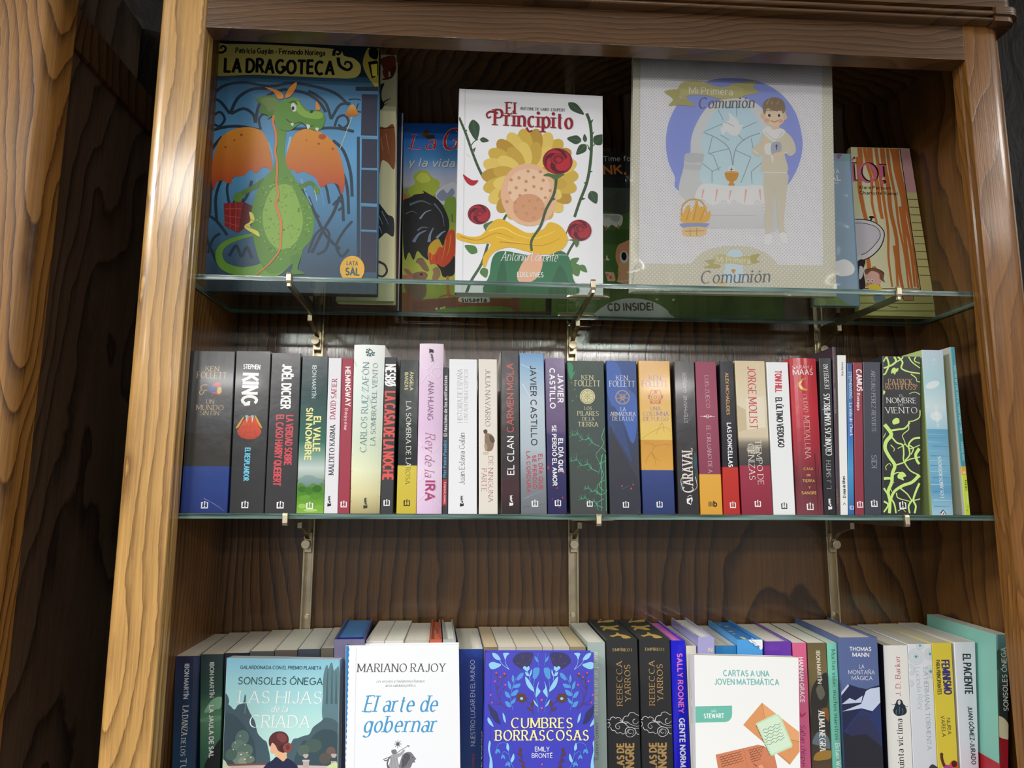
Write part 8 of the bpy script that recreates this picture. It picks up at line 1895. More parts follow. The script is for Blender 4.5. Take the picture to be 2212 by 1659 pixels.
R = face_book('picture_book', 'bright blue farm picture book with a black-tailed rooster', 'T', ((233.41, 205.01, 289.3), (449.56, 205.01, 289.3), (448.29, 213.58, 603.44), (227.24, 213.41, 597.41)), 12, '0:#1a5cb8 .1:#2a74d0 .2:#5a9ce0 .28:#a8b4d0 .34:#c0c0cc .36:#8a9a5c .5:#8ea038 .9:#a8b848 1:#6c7030', '''P|#c8ccd8|45.72,192.37 55.38,203.28 71.09,211.25 77.08,209.31 81.24,197.75 81.66,172.4 53.97,175.75
P|#8890ac|47.79,188.2 57.44,199.1 63.5,192.94 71.26,201.68 75.37,193.32 67.61,184.61 55.85,180.02
P|#a8b838|3.29,195.22 13.76,208.27 11.44,220.96 23.07,229.9 33.03,228.1 39.17,219.77 51.24,211.65 50.48,201 41.87,188.02 28.04,189.68 12.42,184.97
P|#c8d050|15.5,216.84 23.18,225.63 33.13,223.83 37.34,213.31 27.56,208.73 19.61,210.59
P|#7ca038|59.92,173.83 62.68,184.45 71.51,187.91 77.53,182.81 78.14,147.12 68.32,146.83 61.2,159.17
l|#6a5030|1.62|72.02,159.49 73.33,130.32
P|#c06030|-7.38,190.66 0.53,188.8 2.67,182.55 -7.06,180.14
P|#98a83c>#c0c850|-5.84,140.5 78.21,142.95 79.69,56.6 -3.22,54.61
P|#0c0c10|-5.63,165.51 -5.04,178.1 8.5,184.84 14.27,189.24 27.99,191.8 25.9,196.38 35.89,190.99 47.88,183.98 58,171.66 66.24,153.04 68.12,136.41 62.92,121.74 59.3,107.18 53.24,117.33 49.34,117.22 41.73,108.77 36.19,96.29 37.45,84.05 28.59,89.95 20.63,97.93 15.21,83.47 8.1,95.55 2.66,83.15 -0.84,103.5 -2.8,136.44
L|#5c6c80|4.05,0.81|6.89,172.18 24.37,179.03 40.24,173.21
L|#8c9cb0|3.23,0.81|23.17,149.67 30.73,160.34 40.44,164.82
L|#5c6c80|2.85,0.61|44.13,175.44 56.29,159.02 60.63,138.27
L|#7c8cb0|5.2,1.2|14.42,112.14 21.86,124.72 33.4,131.26
L|#7c8cb0|5.21,1.2|37.74,112.78 39.4,125.22 44.04,135.72
L|#8c9cc0|4.02,1.2|49.29,119.29 56.93,127.78 62.73,131.06
L|#6c7c94|2.81,0.8|19.75,130.87 27.42,136.27 35.25,135.46
L|#5c6c80|2.02,0.61|1.45,157.36 11.1,161.83 19.04,157.89
P|#e0a828|37.89,106.6 47.39,117.17 53.28,115.27 57.4,105.07 51.82,92.6 42.25,86.21 37.21,94.27
P|#d8461c|37.16,96.32 45.99,92.45 53.5,104.97 59.34,105.13 62.92,121.74 68.59,132.27 76.47,130.41 78.02,97.4 71.5,80.83 58.05,73.35 46.31,78.15 40.5,78
L|#f0901c|2.01,0.6|63,117.6 61.37,101.07 57.82,84.57
L|#f0901c|2.01,0.6|70.66,126.1 69.09,105.39 65.47,90.91
L|#f0b030|1.6,0.6|43.77,104.71 43.08,92.37 42.3,84.17
L|#b82c14|1.6,0.6|49.87,92.55 50.14,80.29
P|#181410|50.19,78.25 59.99,73.4 69.55,80.78 77.15,91.21 77.61,64.68 69.97,58.4 60.29,58.17 56.22,68.22
L|#c87040|3.96,5.15|67.05,59.34 67.95,42.17 69.53,30.12
L|#b06038|2.76,1.57|69.53,30.12 60.91,27.92 55.18,25.79
L|#b06038|2.76,1.57|69.53,30.12 72.61,20.15 72.34,14.14
L|#b06038|2.76,1.57|69.53,30.12 78.28,26.3 81.26,21.35
P|#8a6848|20.95,85.66 28.66,86.88 34.7,77.86 38.76,69.82 37.89,65.73 31.08,67.6 23.1,77.56 19.18,79.5
P|#9a7850|44.56,69.96 52.23,73.21 56.34,62.13 50.76,51.86 43.96,53.72 45.66,63.89
P|#8c6444|-1.42,58.7 8.24,56.91 17.69,63.21 29.2,65.52 37.02,61.66 34.33,53.49 21.92,49.16 4.58,50.77
P|#a87858|1.16,68.88 7.92,68.04 15.88,59.12 12.09,57 4.22,62.88
P|#c87a68|-2.35,57.66 6.23,59.89 16.01,54.07 8.39,51.86 -1.24,52.64
e|#1c1410|27.39,61.02,2.31,2.03,1.39
P|#7c6450|4.63,48.75 31.54,49.39 35.83,31.37 26.54,19.15 13.1,20.85 5.05,34.69
P|#8a6a50|-2.18,20.52 14.9,24.89 17.52,-0.95 -1.45,-3.32
p|#8c4c30|-2.12,18.52 78.28,26.3 216.28,25.31 216.19,7.16 -1.57,0.64
p|#a05c38|-0.6,31.55 15.05,33.31 15.97,0.01 0.39,-1.3
p|#7c4430|15.53,15.92 80.21,26.34 80.52,8.32 15.97,0.01
p|#8c5438|163.47,48.44 179.12,48.8 180.14,6.41 163.62,6.07
P|#5c7c28|179.13,38.65 190.87,45.01 214.4,41.49 216.19,7.16 179.17,6.39
P|#a82c28|190.88,47.04 198.72,49.26 202.62,39.19 194.78,34.95
P|#a82c28|204.61,49.4 214.44,50.65 214.39,39.46 206.54,39.28
e|#d0d048|59.39,7.88,3.07,2.39,1.21
e|#f0f0e0|51.73,7.72,1.53,1.99,1.21
e|#e0d040|63.19,9.95,1.92,1.6,1.22
e|#c83c30|86.16,16.44,1.93,2,1.24
e|#e0e0d0|128.71,11.34,1.55,1.6,1.22
e|#d04838|113.27,9.01,1.74,1.8,1.21
P|#6c8c30|57.5,6.84 80.48,10.32 117.09,13.1 159.72,12 159.76,1.98 57.64,-0.12
p|#5a2418|-1.54,-0.35 216.19,7.16 216.15,-0.87 -1.45,-3.32
t|La|4.25,265.34,45.3,265.55|23.44|#f2e8e4|i4
t|La|4.64,265.79,44.89,265.97|22.57|#cc2028|i3
t|Granja|52.1,265.37,166.75,267.38|36.05|#f2e8e4|i4
t|Granja|52.89,265.83,165.94,267.79|34.96|#cc2028|i3
L|#5c3c28|1.67,0.63|24.61,287.14 28.36,297.1 31.42,295.04 30.58,288.46
P|#6c4428|23.58,288.19 27.36,297.07 32.37,297.26 33.15,289.65 27.66,285.08
P|#4c3420|28.63,286.21 35.55,289.74 42.58,288.92 40.71,283.4 31.71,283.06
t|y la vida en el campo|3.13,235.2,187.01,238.15|13.36|#1c3c6c|c2
t|y la vida en el campo|2.72,235.61,186.61,238.57|13.36|#e8e8f0|c2
P|#e8e8e4|84.11,24.02 90.82,26.98 126.62,27.77 130.92,24.24 128.63,19.37 101.57,17.98 86.11,19.25
t|susaeta|88.43,19.3,126.69,19.73|6.83|#16161a|s4''', page='#d0c8b0', finish='satin', gain=1.3)
R = face_book('picture_book', 'dark green picture book with a pink pig and a round white badge', 'T', ((458.78, 205.01, 289.3), (819.17, 205.01, 289.3), (820.51, 209.95, 561.44), (464.65, 209.89, 558.04)), 8, '0:#1b1c22 .1:#1e1f25 .22:#23272a .225:#4c5a50 .4:#4a584c .55:#3f4c40 .6:#4a6a2c .8:#4a7030 1:#587a34', '''P|#4a5048|72.25,178.8 93.67,194.27 118.75,208.09 147.36,214.63 145.93,162.61 71.98,162.24
P|#4a7030|71.98,162.24 110.71,165.24 146.14,169.99 142.9,52.05 70.17,50.35
P|#e4e0d8|79.04,164.29 91.37,166.13 110.69,164.32 110.73,150.55 103.21,143.93 94.53,148.25 87.41,142.56 80.53,149.67
P|#b8c0bc|82.55,164.39 91.34,164.66 89.49,160.01 84.21,158.94
P|#b8c0bc|91.3,162.82 107.14,163.29 105.18,154.05 96.41,154.71
L|#b87048|2.15|86.6,146.19 85.53,135.22
L|#b87048|2.15|105.07,148.56 104.83,137.58
P|#c87850|80.15,127.79 81.99,133.3 88.15,135.29 87.17,129.8
P|#c87850|103.06,136.62 115.28,134.23 116.01,127.88 108.18,130.39
P|#3c5c28|71.57,136.64 145.33,140.56 144.75,119.57 71.26,117.57
P|#e09a70|99.66,99.36 102.54,112.08 109.68,118.62 128.97,120.05 127.35,55.24 103.09,55.56 101.45,59.98 105.22,74.35 100.35,90.38
P|#e8a880|106.4,88.73 128.38,96.5 127.4,57.03 104.88,58.28
e|#f4f2ec|113.01,96.1,6.64,9.94,1.48
e|#14141a|112.7,97.54,4.19,6.86,1.49
p|#ecb498|82.63,72.01 96.48,70.92 98.85,59.91 97.92,56.69 86.68,56.78
e|#d06a58|86.35,67.1,1.91,2.32,1.39
e|#d06a58|91.13,63.29,2.43,2.85,1.37
l|#b85c44|0.7|96.47,70.56 99.44,63.49
l|#b85c44|0.7|99.62,72.07 103.32,66.26
l|#b85c44|0.7|103.11,72.87 106.48,68.13
L|#f0e8e0|1.4|101.05,57.47 110.06,57.33 122.26,60.12
P|#e8e0d0|85.73,99 87.37,93.64 84.73,91.77
P|#e8e0d0|83.86,91.75 89.96,92.81 88.17,90.06
e|#c85c48|82.63,90.82,2.09,1.8,1.47
L|#3c5c24|0.71,0.36|83.38,113.37 82.55,106.12
L|#3c5c24|0.71,0.36|90.29,109.94 89.45,102.7
L|#3c5c24|0.71,0.36|95.63,115.52 94.79,108.26
L|#3c5c24|0.7,0.35|81.03,79.12 80.21,71.95
L|#3c5c24|0.71,0.35|93.32,86.6 92.48,79.41
t|Time for|83.25,253.78,132.38,256.27|7.95|#d8d0b8|s2
t|NK,|82.87,231.95,119.72,234.71|13.53|#e8843c|s4
t|ANNA PANIS|82.68,221.46,119.47,223.81|5.61|#2c322e|s1
t|ILLUSTRATED|82.49,210.64,119.22,212.96|5.6|#2c322e|s1
P|#f2f0ea|63.31,2.07 73.37,12.4 93.45,24.43 116.35,30.17 139.17,29.51 159.05,24.39 175.92,14.55 180.84,7.38 180.55,-1.33 63.27,-0.81
t|CD INSIDE!|85.23,10.33,156.99,12.99|10.46|#4a4644|s4
L|#3c5c24|2.32,0.87|190.77,29.47 187.49,17.71
e|#e8e8dc|187.9,29.4,2.3,1.76,1.25
e|#e8e8dc|162.07,29.42,2.01,1.46,1.25''', page='#c8c4b8', kind='pb', gain=1.3)
R = face_book('hardcover_book', 'white hardcover with red roses and a big golden flower, middle of the top shelf', 'T', ((314.93, 85.99, 289.3), (514.49, 85.99, 289.3), (516.81, 80.78, 576.36), (316.22, 80.72, 579.22)), 22, '0:#ededf0 1:#e8e8ec', '''l|#d9d9de|1.79|9.45,289.25 9.94,-4.24
L|#3f5a3c|3.29,3.8|1.2,248.17 10.88,225.08 19.82,199.5 28.67,176.63 36.17,161.5
p|#3f5a3c|9.6,228.94 13.26,230.38 11.37,225.1
p|#3f5a3c|21,202.13 25.37,205.39 23.03,197.03
p|#3f5a3c|15.02,192.88 11.81,195.34 17.75,189.63
L|#4c6a44|1.51,1.26|17.3,204.58 22.09,212.52 28.17,216.63
L|#3f5a3c|4.39,3.87|179.18,260.4 184.08,244.73 185.62,218.49 183.6,187.11 178.4,158.46 168.81,132.47 161.27,109.29
p|#3f5a3c|185.13,250.05 188.67,252.3 186.1,245.86
p|#3f5a3c|186.99,232.19 190.02,234.41 186.95,227.99
p|#3f5a3c|183.25,205.33 179.79,209.9 183.79,210.05
p|#3f5a3c|182.52,176.69 186.99,175.8 181.99,172.53
p|#3f5a3c|177.88,155.87 173.93,158.83 178.91,160.54
p|#3f5a3c|172.3,137.7 177.23,135.8 171.28,133.57
L|#4c6a44|1.54,1.02|186.81,211.99 190.6,216.05
L|#4c6a44|1.53,1.02|183.78,207.96 179.33,214.33
L|#3f5a3c|3.46,2.97|63.51,101.37 68.31,110.35
L|#3f5a3c|3.43,3.92|43.25,68.19 35.14,40.63 21.09,15.61 14.22,-4.15
L|#3f5a3c|3.23,2.98|162.32,76.42 151.22,56.03 138.95,23.32
L|#4c6a44|1.48|40.65,85.63 39.39,90.62
L|#4c6a44|1.49|148.88,83.61 153.84,96.39
P|#36503a|20.44,245 14.7,234.42 19.03,223.01 25.74,215.25 29.28,225.29 29.37,237.69
L|#5c7850|0.76,0.25|20.44,245 23.09,230.1 25.21,218.21
P|#36503a|30.63,216.72 33.81,212.59 38.88,213.03 42.94,215.1 39.6,218.15 34.83,219.89
L|#5c7850|0.76,0.25|30.63,216.72 36.78,215.91 41.7,215.26
P|#36503a|153.37,275.28 156.64,265.5 166.45,260.29 175.39,258.66 171.14,267 163.33,275.1
L|#5c7850|0.77,0.26|153.37,275.28 164.39,266.97 173.19,260.32
P|#36503a|171.37,220.07 166.31,227.11 158.04,226.18 151.4,222.47 156.74,217.33 164.44,214.47
L|#5c7850|0.77,0.26|171.37,220.07 161.38,221.27 153.4,222.23
P|#36503a|176.85,218.17 179.32,222.13 178.01,226.7 175.69,229.93 174.06,226.1 173.69,221.26
L|#5c7850|0.77,0.26|176.85,218.17 176.27,224.05 175.81,228.75
P|#36503a|178.08,214.29 169.83,213.99 165.53,206.79 164.25,199.44 171.25,200.97 178.01,205.66
L|#5c7850|0.77,0.26|178.08,214.29 171.15,206.85 165.63,200.92
P|#36503a|189.35,216.01 198.48,214.5 202.57,221.63 203.28,229.64 195.62,229.46 188.56,225.68
L|#5c7850|0.77,0.26|189.35,216.01 196.31,222.82 201.89,228.28
P|#36503a|183.76,147.05 179.83,138.57 184.82,132.44 191.54,129.33 193.6,136.84 192.38,144.88
L|#5c7850|0.76,0.25|183.76,147.05 187.65,138.18 190.76,131.1
P|#4c7a3c|28.95,55.85 26.54,63.85 18.96,65.87 12.02,64.86 15.23,58.45 21.2,53.27
L|#5c7850|0.73,0.24|28.95,55.85 20.48,60.36 13.71,63.96
P|#4c7a3c|36.41,34.47 32.64,28.33 36.2,23.58 41.35,21.01 43.54,26.52 43.14,32.53
L|#5c7850|0.73,0.24|36.41,34.47 38.88,27.74 40.85,22.36
P|#4c7a3c|154.82,43.62 160.67,42.27 164.91,46.49 167.06,51.43 161.86,51.67 156.31,49.65
L|#5c7850|0.74,0.25|154.82,43.62 160.94,47.52 165.84,50.64
P|#4c7a3c|158.48,43.71 153.61,35.21 158.61,29.06 165.69,25.95 168.45,33.48 167.69,41.54
L|#5c7850|0.74,0.25|158.48,43.71 162.09,34.82 164.97,27.72
P|#4c7a3c|168.22,41.46 168.18,35.47 172.94,32.49 177.91,31.72 177.07,36.78 174.08,41.6
L|#5c7850|0.74,0.25|168.22,41.46 173.07,36.58 176.95,32.69
e|#cfae48|146.72,167.73,20.34,11.37,1.9
e|#e0c264|144.86,181.14,20.67,11.26,18.8
e|#b8923a|139.32,193.37,21.05,11.1,35.23
e|#cfae48|130.55,203.4,21.37,10.95,51.19
e|#e0c264|119.27,210.41,21.54,10.86,66.83
e|#b8923a|106.4,213.8,21.51,10.86,82.36
e|#cfae48|93.01,213.32,21.28,10.94,98.03
e|#e0c264|80.21,208.99,20.93,11.08,114.05
e|#b8923a|69.04,201.21,20.53,11.22,130.55
e|#cfae48|60.41,190.61,20.21,11.32,147.49
e|#e0c264|55,178.07,20.03,11.33,164.71
e|#b8923a|53.23,164.63,20.03,11.26,-178.1
e|#cfae48|55.23,151.35,20.19,11.12,-161.2
e|#e0c264|60.82,139.31,20.44,10.95,-144.76
e|#b8923a|69.53,129.45,20.67,10.79,-128.8
e|#cfae48|80.67,122.56,20.81,10.71,-113.16
e|#e0c264|93.36,119.18,20.81,10.73,-97.64
e|#b8923a|106.58,119.58,20.69,10.83,-81.97
e|#cfae48|119.29,123.74,20.47,11.01,-65.96
e|#e0c264|130.46,131.33,20.25,11.19,-49.46
e|#b8923a|139.2,141.78,20.12,11.33,-32.51
e|#cfae48|144.78,154.25,20.14,11.4,-15.29
e|#e4c868|133.67,171.64,17.5,9.74,13.77
e|#c8a444|128.47,184.02,17.92,9.55,36.43
e|#e4c868|118.88,193.3,18.23,9.39,58.25
e|#c8a444|106.37,198.04,18.29,9.35,79.64
e|#e4c868|92.88,197.52,18.04,9.46,101.21
e|#c8a444|80.48,191.81,17.62,9.63,123.49
e|#e4c868|71.07,181.83,17.24,9.76,146.64
e|#c8a444|66.07,169.12,17.09,9.78,170.31
e|#e4c868|66.22,155.62,17.22,9.65,-166.23
e|#c8a444|71.46,143.37,17.52,9.45,-143.56
e|#e4c868|80.99,134.21,17.77,9.29,-121.74
e|#c8a444|93.37,129.51,17.83,9.27,-100.36
e|#e4c868|106.75,129.97,17.67,9.39,-78.8
e|#c8a444|119.11,135.54,17.39,9.6,-56.52
e|#e4c868|128.57,145.4,17.18,9.78,-33.36
e|#c8a444|133.7,158.07,17.21,9.83,-9.69
e|#e3b592|98.68,139.23,38.84,44.94,1.8
e|#eac4a4|98.66,148.18,29.52,28.26,1.84
e|#d29a74|98.74,120.13,22.04,20.37,1.73
e|#c98f66|93.96,145.36,2.21,2.3,1.83
e|#c98f66|99.5,130.11,2.2,2.29,1.77
e|#c98f66|105.38,150.92,2.21,2.31,1.85
e|#c98f66|86.15,137.53,2.2,2.3,1.8
e|#c98f66|110.73,132.01,2.21,2.3,1.77
e|#c98f66|94.56,157.93,2.21,2.31,1.87
e|#c98f66|90.98,122.92,2.2,2.29,1.74
e|#c98f66|115.63,148.25,2.21,2.31,1.83
e|#c98f66|80.98,148.42,2.21,2.3,1.84
e|#c98f66|107.27,119.62,2.2,2.29,1.73
e|#c98f66|104.95,164.23,2.22,2.31,1.9
e|#c98f66|79.68,127.07,2.2,2.29,1.76
e|#c98f66|121.16,135.49,2.21,2.3,1.78
e|#c98f66|84.86,162.78,2.21,2.31,1.89
e|#c98f66|95.62,112.08,2.2,2.28,1.7
e|#c98f66|118.18,160.3,2.22,2.31,1.88
e|#c98f66|72.46,140.92,2.2,2.3,1.81
e|#c98f66|117.89,119,2.21,2.29,1.72
e|#c98f66|97.27,172.85,2.22,2.32,1.93
e|#c98f66|80.59,114.61,2.19,2.28,1.71
e|#c98f66|127.68,145.99,2.22,2.31,1.82
e|#c98f66|74.04,159.57,2.21,2.31,1.88
e|#c98f66|105.49,106.22,2.2,2.28,1.68
e|#c98f66|114.17,172.66,2.22,2.32,1.93
e|#c98f66|68.47,128.31,2.2,2.29,1.76
P|#e2b42c|2.15,82.05 17.84,77.49 34.67,80.45 51.38,101.02 63.5,102.64 78.13,94.23 97.63,84.71 117.11,90.29 126.89,100.68 141.58,96.04 151.32,81.16 148.83,68.51 136.6,58.15 117.13,55.15 92.86,59.51 73.47,64 54.19,58.5 44.66,48.31 39.99,35.8 36.36,38.18 37.42,50.6 46.86,68.29 25.19,67.7 2.29,73.32
L|#b8861c|1.47,0.49|5.83,77.16 29.94,72.82 53.97,83.5 78.24,76.64
L|#f4d45c|1.97,0.74|44.27,85.73 63.59,91.3 83.06,81.79 107.38,77.44 134.21,88.25
L|#b8861c|1.47,0.49|58.91,71.11 87.97,69.39 117.13,67.66 141.53,78.37
L|#f0cc4c|1.48,0.49|54.01,78.48 78.26,71.63 102.53,69.78
P|#2c6e4a|45.19,-3.46 46.09,26.06 50.65,50.94 63.84,58.75 92.88,54.52 121.99,52.77 141.48,60.79 153.64,51.08 158.38,23.78 159.46,-0.94
P|#245c3e|54.75,-3.25 56.88,26.32 63.94,46.31 68.93,21.67 66.71,-2.99
P|#245c3e|126.81,-1.66 134.11,28.17 141.42,40.79 151.09,23.61 153.41,-1.08
P|#e0ac8c|83.38,19.54 88.11,39.47 100.15,54.71 114.7,55.09 117.14,40.19 109.9,22.64 95.44,14.88
L|#3f5a3c|3.78,3.28|136.33,164.81 133.08,141.59 122,118.29 114.67,95.27 102.52,74.79 102.56,59.77
p|#3f5a3c|131.84,136.44 135.28,133.99 130.36,131.28
P|#4c7040|118.31,166.79 124.48,170.86 134.36,169.38 147.97,170.36 141.77,165.51 134.35,162.17 126.94,165.79
P|#b02030|8.11,165.17 14.24,161.28 21.6,157.18 28.91,157.17 24.12,150.89 18.05,150.18 11.9,155.59
r|#8e1c2c:#b82838:#5c1420|138.11,188.65,20.79
r|#8a1c2c:#a82434:#54121e|30.7,109.24,15.32
r|#8a1c2c:#a82434:#54121e|168.05,90.46,16.45
P|#4c7040|36.93,94.31 44.14,98.29 50.18,100.48 44.18,94.52 39.41,88.11
P|#4c7040|151.3,76.12 161.1,77.65 167.21,74.03 163.49,66.38 158.64,75.06
t|El|65.79,255.42,81.67,255.51|16.88|#94202e|r4
t|ANTOINE DE SAINT-EXUPÉRY|85.87,262,149.05,261.86|3.97|#3a3034|r3
t|Principito|48.87,237.99,161.46,236.49|23.18|#94202e|r4
L|#94202e|3.06,1.78|54.89,255.51 44.97,257.75 39.57,253.6 41.6,248.44 45.54,250.42
L|#94202e|3.06,1.78|94.67,236.07 98.41,230.45 102.63,232.44
t|Antonio Lorente|61.05,45.25,137.79,45.69|12.47|#f0f0ee|i1
L|#f0f0ee|0.98,0.49|121.99,47.78 131.72,54.27 151.21,55.03
t|EDELVIVES|82.88,23.48,118.6,23.59|6.19|#e8ece8|s2''', page='#e4e2de', gain=1.05)
R = face_book('certificate_folder', 'communion certificate folder with a boy in a sailor suit, in a clear sleeve', 'T', ((546.91, 66, 289.3), (828.81, 66, 289.3), (843.07, 63.95, 627.87), (557.5, 63.94, 628.76)), 9, '#d2cebc', '''''', kind='pb', page='#c8c4b2', spine='#cfcbb9', gain=1.05)
CREAM = dots_mat('cream_dotted_card', '#dcd8c4', '#f4f2e8', 6.0, 1.0); LILAC = dots_mat('white_card_with_lilac_dots', '#f6f5fa', '#cdcbd9', 4.6, .85)
card('backing_card', R, [(10.58, 338.95), (295.63, 338.03), (281.71, 5.89), (-0.49, -0.44)], .3, .4, CREAM)
